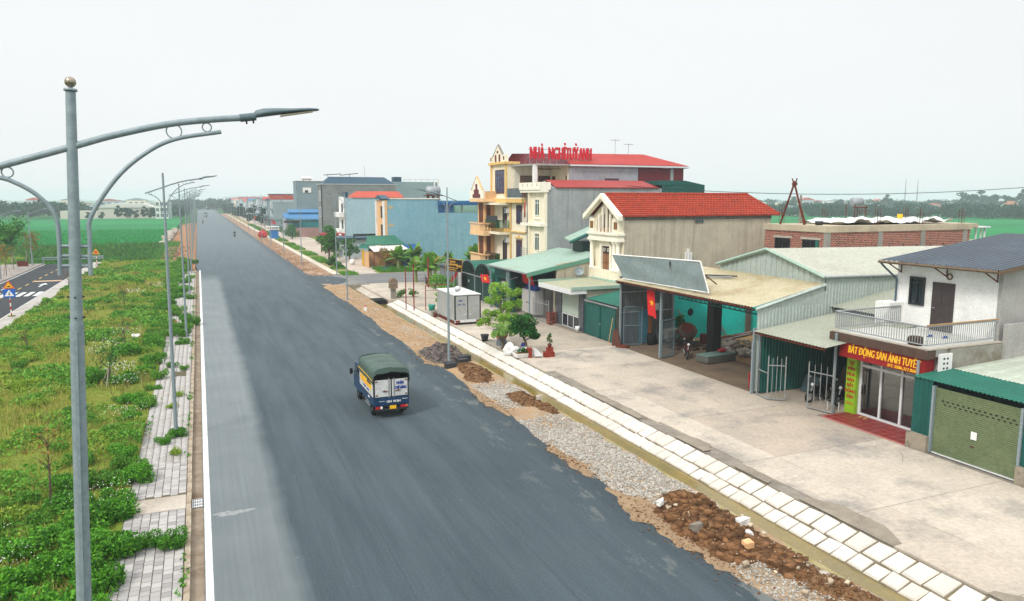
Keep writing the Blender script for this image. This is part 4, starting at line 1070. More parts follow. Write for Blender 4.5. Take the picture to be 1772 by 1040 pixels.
rf.poly([(45.4, Y0 - .25, 8.6), (45.4, Y1 + .25, 8.6), (44.0, YM, 10.3)], M_redtile)
rfo = part('roof', rf, t)
mb = MB(); mb.tube([(HX - .1, YM, 10.36), (44.1, YM, 10.36)], .1, M_redtile, 8); mb.tube([(44.0, YM, 10.36), (45.45, Y0 - .25, 8.68)], .09, M_redtile, 6); part('ridge_tile', mb, rfo)
for s in (-1, 1):
    ye = YM + s * 2.85; mb = MB()
    b_ = [(HX - .5, ye, 8.3), (HX - .1, ye, 8.3), (HX - .1, YM, 10.0), (HX - .5, YM, 10.0)]
    mb.hexa(b_, [(x, y, z + .38) for x, y, z in b_], M_creamtrim); part('barge_board', mb, t)
mb = MB()
mb.box(HX - .35, Y0 - .15, 7.12, HX + .35, Y1 + .1, 7.3, M_creamtrim); mb.box(HX - .2, Y0 - .05, 6.78, HX + .35, Y1, 7.12, M_creamtrim); mb.box(HX - .28, Y0 - .1, 6.62, HX + .35, Y1 + .05, 6.78, M_creamtrim)
part('cornice', mb, t)
mb = MB(); mb.prism([(Y0, 7.3), (Y1, 7.3), (Y1, 8.5), (YM, 10.0), (Y0, 8.5)], 'x', HX + .2, HX + .29, M_cream); part('gable_wall', mb, t)
for yy, z1 in ((YM - .3, 9.3), (YM + .3, 9.3), (YM - .85, 8.75), (YM + .85, 8.75), (YM - 1.3, 8.4), (YM + 1.3, 8.4)):
    P('gable_column', t, [(HX - .1, yy - .07, 7.3, HX + .05, yy + .07, z1)], M_creamtrim)
for yy, z1 in ((YM, 9.2), (YM - .58, 8.7), (YM + .58, 8.7)):
    win_x(t, HX + .19, yy - .24, yy + .24, 7.65, z1, M_wood, M_wood, 'gable_panel', 0, None, .05)
M_otile = surf('ochre_tile', rgb(150, 104, 54), rgb(130, 86, 44), 3, .6)
for yy in (Y0 + .45, Y1 - .45):
    P('gable_pier', t, [(HX - .15, yy - .42, 7.3, HX + .19, yy + .42, 8.42)], M_cream)
    win_x(t, HX - .15, yy - .24, yy + .24, 7.6, 8.15, M_wood, M_otile, 'ochre_panel', 0, None, .04, .03)
for yy in (YM - .95, YM + .95, YM): P('gable_panel', t, [(HX + .1, yy - .3, 7.3, HX + .16, yy + .3, 7.62)], M_otile)
cm = MB(); cm.lathe([(.24, 0), (.24, .12), (.17, .2), (.16, 1.9), (.15, 2.1), (.24, 2.2), (.24, 2.32)], (0, 0, 0), M_creamtrim, 14); cme = cm.mesh('column')
for yy in (Y0 + .25, Y0 + .8, Y1 - .3): link('column', cme, t, (HX - .02 - 36, yy - 52, 4.3))
mb = MB(); mb.prism([(YM - 1.0, 6.2), (YM + 1.0, 6.2), (YM, 6.75 + .25)], 'x', HX + .05, HX + .3, M_creamtrim); part('pediment', mb, t)
mb = MB(); mb.prism([(YM - .6, 6.28), (YM + .6, 6.28), (YM, 6.75)], 'x', HX + .03, HX + .05, M_cream); part('pediment_panel', mb, t)
dd = MB(); dd.box(HX + .2, YM - .6, 4.3, HX + .3, YM + .6, 6.15, M_wood); dr = part('door', dd, t)
for k in range(2):
    for z0, z1 in ((4.36, 4.8), (4.86, 5.55)):
        P('door_panel', dr, [(HX + .17, YM - .54 + k * .58, z0, HX + .2, YM - .04 + k * .58, z1)], surf('tan_wood', rgb(150, 104, 66), rgb(128, 86, 54), 5, .6))
    P('fanlight', dr, [(HX + .17, YM - .54 + k * .58, 5.65, HX + .2, YM - .04 + k * .58, 6.1)], M_dark)
    mb = MB(); mb.ring((HX + .15, YM - .29 + k * .58, 5.88), .13, .025, (0, 1, 0), (0, 0, 1), M_creamtrim, 12, 5); part('fanlight_ring', mb, dr)
for y0 in (YM - .92, YM + .66): P('door_surround', t, [(HX + .05, y0, 4.3, HX + .3, y0 + .26, 6.2)], M_creamtrim)
balus(t, [(HX - .08, YM + 1.0, 0), (HX - .08, Y1 - .2, 0)], 3.66, 4.4, M_creamtrim, pitch=.2)
balus(t, [(HX - .08, Y0 + .1, 0), (HX - .08, YM - 1.2, 0)], 3.66, 4.4, M_creamtrim, pitch=.2)
P('base_band', t, [(HX - .3, Y0 - .08, 3.22, HX + .35, Y1, 3.5)], M_creamtrim)
vb = MB(); vb.box(36.9, Y0 - .05, 8.0, 37.75, Y0 - .012, 8.55, M_conc_d); vo = part('vent', vb, t)
for i in range(3):
    for j in range(2): P('vent_hole', vo, [(36.96 + i * .26, Y0 - .056, 8.05 + j * .25, 37.16 + i * .26, Y0 - .05, 8.24 + j * .25)], M_pane_t)
mb = MB(); mb.box(36.0, Y0 - .5, 5.0, 36.1, Y0 - .3, 6.0, M_white)
mb.box(36.0, Y0 - .35, 4.6, 36.5, Y0 - .02, 5.7, M_white); one('downpipe', 'white pipe and box at the foot of the bare tan wall by the shed roof', 'pipe', mb, (36.2, 49.3, 4.6))

t = thing('mint_shed', 'small mint roofed shed with teal edges behind the canopy and the cream house', 'shed', (35, 58, 0))
mb = MB(); mb.hexa([(29.7, 57.4, 6.2), (36, 57.4, 8.6), (36, 59.6, 8.6), (30.2, 59.6, 6.4)], [(29.7, 57.4, 6.32), (36, 57.4, 8.72), (36, 59.6, 8.72), (30.2, 59.6, 6.52)], M_mint); part('roof', mb, t)
mb = MB(); mb.bar((29.6, 57.3, 6.2), (36, 57.3, 8.7), .2, M_teal); part('verge_board', mb, t); P('wall', t, [(31.0, 57.6, 0, 36, 59.5, 6.2)], M_dkgreen)

# dish wall and big mint canopy
t = thing('dish_wall', 'pale tan wall between shop roof and mint canopy', 'wall', (28.5, 54.4, 0))
mb = MB(); mb.prism([(26.9, 0), (30.2, 0), (30.2, 5.05), (26.9, 4.62)], 'y', 54.35, 54.6, M_tan_pl); part('wall', mb, t)
t = thing('satellite_dish', 'grey satellite dish on the pale tan wall beside the cream house', 'satellite dish', (28.7, 53.9, 4.0))
mb = MB()
D = Vector((-.35, -.9, .25)).normalized(); u = D.cross(Vector((0, 0, 1))).normalized(); v = u.cross(D)
c = Vector((28.7, 53.9, 4.05)); vs = []; n = 20
for i, (r, d) in enumerate(((.02, -.1), (.2, -.08), (.38, 0.0))):
    vs += [tuple(c + u * r * math.cos(2 * PI * k / n) + v * r * math.sin(2 * PI * k / n) + D * d) for k in range(n)]
mb.add(vs, [(i * n + k, i * n + (k + 1) % n, (i + 1) * n + (k + 1) % n, (i + 1) * n + k) for i in range(2) for k in range(n)], M_galv, True)
part('reflector', mb, t)
mb = MB(); mb.bar(c - D * .1, (28.7, 54.34, 3.7), .05, M_steel); mb.bar((28.7, 54.34, 3.4), (28.7, 54.34, 3.9), .05, M_steel); part('mast', mb, t)
mb = MB(); mb.bar(c - v * .36, c + D * .35, .025, M_steel); mb.ball(c + D * .36, .05, M_white, 8); part('receiver_arm', mb, t)

t = thing('canopy', 'wide pale mint sheet canopy over two open front yards', 'canopy', (27, 59, 0))
rf = MB()
rf.corr((24.2, 63.3, 4.0), (0, -8.85, 0), (7.2, 0, 1.35), M_mint, .3, .025)
ro = part('roof', rf, t)
mb = MB(); mb.hexa([(24.2, 54.28, 3.68), (31.4, 54.28, 5.02), (31.4, 54.4, 5.02), (24.2, 54.4, 3.68)], [(24.2, 54.28, 4.0), (31.4, 54.28, 5.34), (31.4, 54.4, 5.34), (24.2, 54.4, 4.0)], surf('mint_edge', rgb(96, 150, 130), rgb(86, 140, 120), 1, .5)); part('verge_board', mb, ro)
P('gutter', ro, [(24.1, 54.4, 3.9, 24.2, 63.3, 4.02)], M_steel)
for xx, yy in ((24.4, 59.2), (24.5, 54.6), (24.4, 63.1), (24.35, 58.7)): P('post', t, [(xx, yy, 0, xx + .1, yy + .1, 4.0)], M_galv)
mb = MB(); mb.corr((24.9, 63.2, 2.9), (0, -3.8, 0), (0, 0, 1.0), M_teal, .2, .03); part('teal_header', mb, t)
mb = MB(); mb.corr((24.35, 62.9, 3.7), (0, -4.2, 0), (1.0, 0, .18), M_mint, .2, .02); part('small_awning', mb, t)
P('teal_post', t, [(24.92, 59.4, 0, 25.3, 60.2, 2.9)], M_teal); P('teal_post', t, [(24.92, 62.6, 0, 25.3, 63.2, 2.9)], M_teal)
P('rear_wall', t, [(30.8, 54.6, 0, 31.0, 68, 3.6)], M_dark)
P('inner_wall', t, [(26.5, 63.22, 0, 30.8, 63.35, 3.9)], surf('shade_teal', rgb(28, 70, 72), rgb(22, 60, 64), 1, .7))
P('white_door', t, [(25.3, 60.3, .05, 25.36, 61.1, 2.5), (25.3, 61.8, .05, 25.36, 62.55, 2.5)], M_alum)
mb = MB(); mb.bar((24.5, 54.7, 3.3), (29.5, 54.7, 3.4), .04, M_steel); mb.bar((24.5, 57, 3.4), (24.5, 59, 3.0), .03, M_steel); part('tie_bar', mb, t)
# big dark-red flag under the canopy
def flag(name, label, P0, W, D, nrm, star=True, pole=None, sag=0.06, group=None):
    """flag with a yellow star; P0 top hoist corner, W fly vector, D drop vector"""
    P0, W, D = Vector(P0), Vector(W), Vector(D); N = Vector(nrm).normalized()
    t = thing(name, label, 'flag', tuple(P0), group)
    def q(u, v, o=0): return P0 + W * u + D * v + N * (sag * math.sin(u * 7 + v * 2) * (0.3 + v) + o)
    mb = MB(); n = 12
    mb.add([tuple(q(i / n, j / n)) for j in range(n + 1) for i in range(n + 1)], [(j * (n + 1) + i, j * (n + 1) + i + 1, (j + 1) * (n + 1) + i + 1, (j + 1) * (n + 1) + i) for j in range(n) for i in range(n)], surf('flag_red', rgb(206, 24, 30), rgb(190, 16, 24), 1, .8), True)
    o = part('cloth', mb, t)
    if star:
        a = W.length; b = D.length; sc_ = .3 * min(a, b)
        pts = []
        for k in range(10):
            r = sc_ if k % 2 == 0 else sc_ * .4
            pts.append((.5 + r * math.sin(PI * k / 5) / a, .5 - r * math.cos(PI * k / 5) / b))
        mb = MB()
        for s in (1, -1):
            c = tuple(q(.5, .5, .014 * s)); vs = [c] + [tuple(q(u, v, .014 * s)) for u, v in pts]
            mb.add(vs, [(0, i + 1, (i + 1) % 10 + 1) for i in range(10)], M_yellow)
        part('star', mb, o)
    if pole:
        mb = MB(); mb.tube(pole, .022, M_steel, 6); part('pole', mb, t)
    return t
flag('flag', 'large dark red flag with yellow star hung under the mint canopy', (25.6, 58.9, 3.85), (.2, -2.0, -.3), (.3, -.2, -1.15), (-1, 0, .2), sag=.1)
t = thing('box_body', 'pale cargo body standing under the mint canopy', 'container', (26, 60, 0))
P('body', t, [(25.6, 55.9, .25, 27.6, 58.6, 2.25)], surf('cargo_white', rgb(196, 194, 190), rgb(180, 180, 178), 1, .5, .2))
P('door', t, [(25.57, 56.0, .3, 25.597, 57.2, 2.2), (25.57, 57.3, .3, 25.597, 58.5, 2.2)], MATS['cargo_white'])
P('latch', t, [(25.54, 57.0, 1.1, 25.57, 57.12, 1.25), (25.54, 57.38, 1.1, 25.57, 57.5, 1.25)], M_dark)
mb = MB()
for i in range(12): mb.lathe([(.1, 0), (.11, .28), (.05, .38), (.05, .45)], (25.8 + (i % 2) * .3, 56.2 + (i // 2) * .35, 2.25), M_bluepaint, 8)
one('bottle_row', 'blue water bottles standing on the pale cargo body under canopy', 'bottles', mb, (26, 57, 2.25))
gate('bar_gate', 'light grey bar gate standing in front of the dark wall below the red flag', (25.4, 55.8), (25.6, 53.2), 1.8, 8, M_steel)
mb = MB(); mb.box(26.3, 53.65, 0, 26.4, 55.7, 2.5, surf('dark_sheet', rgb(70, 66, 62), rgb(56, 54, 52), 2, .8)); one('sheet_door', 'brown grey sheet door behind the bar gate', 'door', mb, (26.35, 54.7, 0))

# ------------------------------------------------------------------ grey sided house with red roof and its cream front
t = thing('narrow_house', 'three storey cream fronted house with bare grey side and red sheet roof', 'house', (36, 65.5, 0))
NX = 30.0; A0, A1 = 63.4, 68.1
P('wall', t, [(NX + .3, A0, 0, 43.0, A1, 10.98)], M_grey_pl)
P('front_wall', t, [(NX, A0 - .02, 3.6, NX + .29, 66.45, 11.0), (NX + .29, A1, 3.6, NX + 1.5, A1 + .02, 11)], M_cream)
P('recess', t, [(NX + .2, 66.5, 4.0, NX + .285, 67.9, 10.2)], surf('recess_grey', rgb(150, 146, 136), rgb(134, 130, 122), 1, .9))
P('floor_band', t, [(NX - .45, A0 - .05, 7.35, NX + .3, A1, 7.6), (NX - .45, A0 - .1, 10.55, NX + .4, A1 + .05, 10.8), (NX - .4, A0 - .05, 3.9, NX + .3, A1, 4.1)], M_creamtrim)
P('fin', t, [(NX - .3, 66.35, 4.1, NX, 66.55, 10.55)], M_cream)
P('parapet', t, [(NX - .55, A0 - .1, 10.8, NX - .4, A1 + .05, 11.5), (NX - .4, A0 - .1, 10.8, NX + .6, A0 + .05, 11.5)], M_creamtrim)
for i in range(4): P('parapet_notch', t, [(NX - .56, A0 + .45 + i * 1.1, 11.12, NX - .545, A0 + .6 + i * 1.1, 11.4)], surf('notch', rgb(190, 180, 160)))
for z0, z1 in ((8.3, 9.95), (4.95, 6.7)):
    win_x(t, NX, 64.4, 65.5, z0, z1, M_creamtrim, M_pane_t, mull=1, rail=z1 - .4, fw=.09)
    P('sill', t, [(NX - .12, 64.2, z0 - .3, NX, 65.7, z0 - .15)], M_creamtrim)
for z0 in (4.1, 7.6):
    mb = MB()
    for k in range(5): mb.bar((NX - .38, 66.6, z0 + .2 + k * .2), (NX - .38, 68.0, z0 + .2 + k * .2), .03, M_steel)
    for yy in (66.6, 67.3, 68.0): mb.bar((NX - .38, yy, z0), (NX - .38, yy, z0 + 1.05), .03, M_steel)
    part('balcony_rail', mb, t)
mb = MB()
for y0, y1, z0, z1 in ((A0 - .15, 65.75, 11.0, 11.72), ):
    mb.hexa([(31.1, y0, z0 - .02), (42.6, y0, z0 - .02), (42.2, y1, z1 - .02), (31.3, y1, z1 - .02)], [(31.1, y0, z0 + .05), (42.6, y0, z0 + .05), (42.2, y1, z1 + .05), (31.3, y1, z1 + .05)], M_redmetal)
    mb.hexa([(31.3, y1, z1 - .02), (42.2, y1, z1 - .02), (42.6, A1 + .1, z0), (31.1, A1 + .1, z0)], [(31.3, y1, z1 + .05), (42.2, y1, z1 + .05), (42.6, A1 + .1, z0 + .05), (31.1, A1 + .1, z0 + .05)], M_redmetal)
rf = part('roof', mb, t)
mb = MB(); mb.prism([(A0 + .05, 10.98), (A1 - .05, 10.98), (65.75, 11.66)], 'x', 31.0, 31.12, M_grey_pl); part('gable', mb, t)
mb = MB(); mb.corr((43.05, 63.45, 9.8), (5.2, 0, 0), (0, 0, 1.5), M_teal, .2, .03); mb.prism([(42.6, 11.3), (48.25, 11.3), (48.25, 11.35), (45.8, 11.78), (42.6, 11.76)], 'y', 63.4, 68, M_teal); mb.box(48.1, 63.4, 3, 48.25, 68, 11.3, M_teal); part('rear_shed', mb, t)
flag('flag', 'narrow drooping red flag beside the grey sided house front', (29.6, 66.8, 9.8), (.1, .5, -.2), (.05, .25, -1.6), (-1, 0, 0), star=False, pole=[(29.95, 66.5, 8.2), (29.5, 66.9, 10.0)])

# ------------------------------------------------------------------ guest house
t = thing('guest_house', 'large cream guest house with ochre trim, terrace and red hipped roof', 'guest house', (38, 73, 0))
P('side_wall', t, [(35.0, 68.0, 8.0, 43.1, 68.25, 13.25)], surf('blue_grey_plaster', rgb(160, 166, 172), rgb(146, 152, 160), .9, .9, 0, .2, 14, rgb(128, 134, 142), .6, .5))
P('maroon_panel', t, [(43.15, 68.03, 11.2, 47.2, 68.2, 13.2), (47.6, 68.03, 11.2, 48.9, 68.2, 13.2)], M_maroon)
P('panel_post', t, [(47.22, 68.0, 10, 47.58, 68.2, 13.2), (43.1, 68.1, 9.5, 49, 68.25, 11.2)], M_grey_pl)
P('rear_block', t, [(35.25, 68.3, 0, 48.9, 77.0, 13.2)], M_grey_pl)
P('front_block', t, [(30.3, 68.16, 0, 35.2, 77.0, 9.95)], M_cream)
# upper storey walls round the terrace
P('terrace_wall', t, [(30.6, 72.05, 9.95, 35.2, 72.3, 13.3)], surf('stained_white', rgb(222, 220, 204), rgb(210, 208, 192), 1, .8, 0, 0, 30, None, .5, .5, rgb(166, 162, 140), .5))
P('return_wall', t, [(34.95, 68.26, 9.95, 35.2, 72.04, 13.3)], M_cream)
win_y(t, 72.05, 31.25, 32.95, 10.0, 12.35, M_maroon, surf('curtain_window', rgb(120, 104, 76), rgb(62, 48, 44), 2.5, .3), 'glazed_door', 2, 11.4)
win_y(t, 72.05, 33.35, 34.7, 10.9, 12.35, M_maroon, surf('curtain_dark', rgb(70, 56, 58), rgb(48, 38, 42), 2.5, .3), 'window', 1)
win_x(t, 34.95, 71.2, 71.85, 10.0, 12.3, M_wood, M_maroon, 'door', 0)
win_x(t, 34.95, 68.5, 68.7, 10.0, 12.3, M_wood, M_pane, 'door', 0, fw=.04)
P('terrace_column', t, [(31.1, 68.25, 9.95, 31.5, 68.6, 13.3)], M_white)
slab = MB()
pts = [(30.4, 72.4), (30.3, 71.0), (30.5, 69.6), (31.0, 68.5), (31.6, 67.9), (35.2, 67.85), (35.2, 72.4)]
slab.prism(pts[::-1], 'z', 13.26, 13.42, surf('slab_grey', rgb(150, 152, 148), rgb(168, 168, 162), 1, .9)); part('terrace_canopy', slab, t)
P('terrace_floor', t, [(29.7, 68.1, 9.95, 35.2, 77.05, 10.06)], M_cream)
gl = MB(); gl.box(29.75, 68.2, 10.06, 29.79, 72.0, 11.0, M_glass_g); part('glass_rail', gl, t)
P('rail_post', t, [(29.74, yy, 10.06, 29.8, yy + .05, 11.05) for yy in (68.2, 70.1, 71.9)], M_steel)
mb = MB()
for a, b in (((32.0, 69.6, 13.0), (34.8, 69.6, 13.0)), ((32.0, 69.0, 12.9), (33.4, 69.0, 12.9))):
    mb.bar(a, b, .04, M_rust); mb.bar((a[0] + .3, a[1], a[2]), (a[0] + .3, a[1], 13.3), .03, M_rust); mb.bar((b[0] - .3, b[1], a[2]), (b[0] - .3, b[1], 13.3), .03, M_rust)
part('drying_rack', mb, t)
# roof
rf = MB()
E1, E2, E3, E4 = (35.0, 67.75, 13.42), (49.3, 67.75, 13.42), (49.3, 77.2, 13.42), (32.2, 77.2, 13.42)
R1, R2, R3 = (35.4, 71.6, 14.7), (46.6, 72.5, 14.85), (31.4, 74.6, 14.75)
M_rr = surf('red_ribbed_roof', rgb(172, 48, 38), rgb(156, 40, 34), .7, .5)
def ribbed(a, b, c, d, n, mat):        # a-b eave, d-c ridge
    a, b, c, d = map(Vector, (a, b, c, d)); nn = (b - a).cross(d - a).normalized() * .06
    vs = []
    for i in range(n * 4 + 1):
        u = i / (n * 4); h = nn * (1 if i % 4 in (2, 3) else 0)
        vs += [tuple(a.lerp(b, u) + h), tuple(d.lerp(c, u) + h)]
    rf.add(vs, [(2 * i, 2 * i + 2, 2 * i + 3, 2 * i + 1) for i in range(n * 4)], mat)
ribbed(E1, E2, R2, R1, 34, M_rr)
rf.poly([E2, E3, R2], M_rr)
rf.poly([E3, E4, R3, R2], M_rr); rf.poly([R1, R2, R3], M_rr)
ribbed((30.9, 76.0, 13.42), E1, R1, R3, 26, M_maroon)
rf.poly([(30.9, 76.0, 13.42), R3, E4], M_maroon)
ro = part('roof', rf, t)
P('eave_gutter', ro, [(34.9, 67.6, 13.24, 49.4, 67.72, 13.4)], M_alum)
P('eave_board', ro, [(49.25, 67.75, 13.2, 49.35, 77.2, 13.4)], M_alum)
win_y(t, 68.0, 39.1, 40.75, 10.9, 12.05, M_wood, M_pane_b, 'window', 1, 11.5, .1)
# gabled tower on the road side
tw0, tw1 = 72.35, 76.9
P('tower', t, [(29.9, tw0, 10.06, 31.2, tw1, 13.55)], M_cream)
P('tower_pilaster', t, [(29.78, tw0 - .02, 10.06, 29.9, tw0 + .35, 13.55), (29.78, tw1 - .35, 10.06, 29.9, tw1, 13.55)], M_yelltrim)
P('tower_cornice', t, [(29.6, tw0 - .2, 13.55, 31.3, tw1 + .2, 13.8)], M_yelltrim)
mb = MB(); mb.prism([(tw0 + .9, 13.8), (tw1 - .9, 13.8), (tw1 - .9, 14.35), ((tw0 + tw1) / 2, 15.55), (tw0 + .9, 14.35)], 'x', 29.75, 30.0, M_cream); part('tower_gable', mb, t)
mb = MB()
ym = (tw0 + tw1) / 2
for s in (-1, 1): mb.bar((29.85, ym, 15.6), (29.85, ym + s * 1.6, 14.3), .2, M_conc_d)
part('gable_coping', mb, t)
for yy, z1 in ((ym - .55, 14.6), (ym + .55, 14.6)): P('gable_slot', t, [(29.72, yy - .22, 13.85, 29.745, yy + .22, z1)], M_maroon)
P('gable_slot', t, [(29.72, ym - .2, 14.75, 29.745, ym + .2, 15.0)], M_maroon)
for yy in (tw0 + .1, tw1 - .8):
    P('gable_shoulder', t, [(29.7, yy, 13.8, 30.1, yy + .7, 14.55)], M_creamtrim); P('gable_slot', t, [(29.68, yy + .2, 14.0, 29.695, yy + .5, 14.35)], M_maroon)
win_x(t, 29.9, 73.1, 75.6, 10.5, 13.0, M_wood, M_pane_b, 'tower_window', 3, 12.5, .1)
# floors 2 and 3 on the road side
P('band', t, [(29.7, 68.1, 9.55, 30.3, 77.1, 9.94), (29.6, 72.3, 6.45, 30.3, 77.0, 6.85), (30.1, 68.15, 6.5, 30.3, 72.2, 6.62)], M_yelltrim)
P('loggia_back', t, [(30.25, 72.4, 3.2, 30.29, 76.9, 9.55)], M_cream)
P('loggia_slab', t, [(29.0, 72.3, 6.2, 30.3, 77.0, 6.44), (29.0, 72.3, 9.3, 30.3, 77.0, 9.54), (29.0, 72.3, 3.1, 30.3, 77.0, 3.3)], M_cream)
for z in (3.3, 6.86):
    win_x(t, 30.24, 73.2, 74.3, z, z + 2.2, M_wood, M_dark, 'door', 1)
    win_x(t, 30.28, 69.3, 70.7, z + .55, z + 2.45, M_wood, M_pane_b, 'window', 3, z + 2.1, .1)
    P('window_hood', t, [(30.15, 69.1, z + 2.6, 30.29, 70.9, z + 2.75), (30.18, 69.85, z + 2.75, 30.29, 70.15, z + 2.95)], M_yelltrim)
    P('downpipe', t, [(30.1, 72.05, z, 30.24, 72.2, z + 3)], M_yelltrim)
gl = MB(); gl.box(29.05, 72.4, 6.86, 29.09, 76.7, 7.75, M_glass_g); gl.box(29.09, 72.4, 6.86, 30.2, 72.44, 7.75, M_glass_g); part('glass_rail', gl, t)
gl = MB(); gl.box(29.05, 72.4, 3.32, 29.09, 76.7, 4.2, M_glass_g); part('glass_rail', gl, t)
P('banner', t, [(29.0, 72.9, 7.6, 29.04, 76.2, 8.15)], M_dark)
for z in (5.9, 9.0):
    mb = MB(); mb.box(29.9, 72.5, z - .55, 30.24, 73.2, z - .05, M_alum); mb.ring((29.89, 72.85, z - .3), .17, .03, (0, 1, 0), (0, 0, 1), M_dark, 14, 5); part('air_conditioner', mb, t)
# orange bay with two balconies
b0, b1 = 77.06, 79.2
P('bay', t, [(29.15, b0, 2.9, 34, b1, 9.6)], M_orange)
M_bf = surf('bay_frame', rgb(150, 84, 50), rgb(130, 70, 40), 4, .6)
for z0, z1 in ((3.6, 6.05), (7.2, 9.5)):
    win_x(t, 29.15, 77.45, 78.7, z0, z1, M_bf, M_wood, 'shutter_window', 1, z1 - .5, .08)
    win_y(t, b0, 29.35, 29.85, z0, z1, M_bf, M_wood, 'shutter_window', 0, z1 - .5, .07)
M_or2 = surf('pale_orange', rgb(236, 198, 150), rgb(226, 184, 134), 1.5, .75)
q0, q1, qx = 75.3, 79.7, 28.35
for z in (2.95, 6.35):
    P('balcony_slab', t, [(qx, q0, z - .4, 29.14, q1, z)], M_or2)
    P('balcony_wall', t, [(qx + .05, q0 + 1.3, z, qx + .18, q1 - .05, z + .75)], M_or2)
    P('balcony_cap', t, [(qx - .06, q0 - .06, z + .86, qx + .24, q1 + .06, z + 1.0), (qx + .24, q0 - .06, z + .86, 29.3, q0 + .22, z + 1.0)], M_orange)
    balus(t, [(qx + .1, q0 + .1, 0), (qx + .1, q0 + 1.2, 0)], z, z + .9, M_or2, pitch=.3, r=.07)
    balus(t, [(qx + .2, q0 + .08, 0), (29.2, q0 + .08, 0)], z, z + .9, M_or2, pitch=.24, r=.07)
P('bay_cornice', t, [(qx, q0, 9.6, 30, q1, 9.95)], M_or2)
P('bay_parapet', t, [(qx + .25, q0 + .1, 9.95, 30, q1 - .1, 10.75)], M_orange)
bm_ = (q0 + q1) / 2
mb = MB(); mb.prism([(q0 + .2, 9.96), (q1 - .1, 9.96), (q1 - .1, 10.85), (q1 - .7, 10.95), (bm_, 12.3), (q0 + .8, 10.95), (q0 + .2, 10.85)], 'x', qx + .02, qx + .24, M_creamtrim); part('bay_gable', mb, t)
for s in (-1, 1):
    mb = MB(); mb.bar((qx + .1, bm_, 12.35), (qx + .1, bm_ + s * 1.7, 10.9), .18, M_orange); part('gable_coping', mb, t)
for w_, z0, z1 in ((1.2, 10.05, 10.45), (.75, 10.45, 10.95), (.3, 10.95, 11.55)): P('gable_cross', t, [(qx - .01, bm_ - w_, z0, qx + .018, bm_ + w_, z1)], M_maroon)
# rooftop lettering on a steel frame
sgn = thing('roof_sign', 'red letters NHÀ NGHỈ TUỲ ANH on a steel frame above the guest house', 'sign', (34.5, 69, 13.5))
for wd, x0, x1 in (('NHÀ', 30.95, 32.5), ('NGHỈ', 33.0, 34.95), ('TUỲ', 35.0, 36.4), ('ANH', 36.5, 37.95)):
    part('lettering', text_mesh(wd, 1.75, (x0, 68.92, 13.92), (1, 0, 0), (0, 0, 1), surf('letter_red', rgb(206, 14, 40), rgb(192, 8, 32), 1, .4), .14, .045, width=x1 - x0), sgn)
fr = MB()
fr.bar((30.8, 69.05, 14.1), (38.0, 69.05, 14.1), .04, M_steel); fr.bar((30.8, 69.05, 14.9), (38.0, 69.05, 14.9), .04, M_steel)
for i in range(10):
    x = 31 + i * .76; fr.bar((x, 69.05, 13.4), (x, 69.05, 15.0), .04, M_steel); fr.bar((x, 69.05, 14.4), (x - .1, 70.3, 13.5), .03, M_steel)
part('frame', fr, sgn)
mb = MB()
for x, h in ((42.5, 1.6), (44.2, 1.2)):
    mb.bar((x, 71.8, 14.8), (x, 71.8, 14.8 + h), .04, M_steel)
    for k in range(6): mb.bar((x - .5 + k * .2, 71.5, 14.7 + h), (x - .5 + k * .2, 72.1, 14.7 + h), .02, M_steel)
    mb.bar((x - .55, 71.8, 14.7 + h), (x + .6, 71.8, 14.7 + h), .025, M_steel)
one('antenna', 'thin rooftop television antennas on the guest house ridge', 'antenna', mb, (43.3, 71.8, 14.8))

# ------------------------------------------------------------------ arched teal sheds and grey shed at the corner
t = thing('arched_shed', 'dark teal shed with two arched roof bays behind the parked cargo box', 'shed', (27, 70, 0))
for y0, y1 in ((63.6, 67.6), (67.8, 71.8)):
    cy, r = (y0 + y1) / 2, (y1 - y0) / 2
    vs, n = [], 14
    for i in range(n + 1):
        a = PI * i / n; yy, zz = cy + r * math.cos(a), 2.55 + .62 * r * math.sin(a)
        vs += [(24.6, yy, zz), (31, yy, zz)]
    mb = MB(); mb.add(vs, [(2 * i, 2 * i + 1, 2 * i + 3, 2 * i + 2) for i in range(n)], M_teal_lt); mb.add([(x, y, z + .04) for x, y, z in vs], [(2 * i + 2, 2 * i + 3, 2 * i + 1, 2 * i) for i in range(n)], M_teal_lt); ar = part('arched_roof', mb, t)
    mb = MB(); mb.tube([(24.6, cy + r * math.cos(PI * i / n), 2.55 + .62 * r * math.sin(PI * i / n)) for i in range(n + 1)], .06, M_dark, 6, True, False)
    for i in range(1, 6): yy = cy - r + 2 * r * i / 6; mb.bar((24.62, yy, 2.55), (24.62, yy, 2.55 + .62 * math.sqrt(max(0, r * r - (yy - cy) ** 2))), .04, M_dark)
    part('arch_frame', mb, ar)
    P('arch_infill', ar, [(25.6, y0 + .2, 2.5, 25.65, y1 - .2, 3.5)], M_dark)
mb = MB(); mb.corr((25.2, 71.9, .05), (0, -8.3, 0), (0, 0, 2.5), M_dkgreen, .22, .03); part('front_sheet', mb, t)
P('notice', t, [(25.14, 71.0, 1.5, 25.16, 71.3, 1.75)], M_white)
P('rail_beam', t, [(24.55, 63.5, 2.48, 24.62, 72, 2.56)], M_steel)
P('post', t, [(24.5, 67.65, 0, 24.58, 67.73, 2.6)], M_steel); P('post', t, [(24.5, 63.4, 0, 24.75, 63.6, 2.6)], M_galv); P('post', t, [(24.4, 72.0, 0, 24.65, 72.3, 2.6)], M_white)
t = thing('grey_shed', 'old grey sheet shed with dark roof at the street corner', 'shed', (26, 76, 0))
M_ogs = surf('old_grey_sheet', rgb(118, 124, 128), rgb(98, 104, 108), 1, .8, 0, 0, 30, rgb(84, 78, 74), .8, .6)
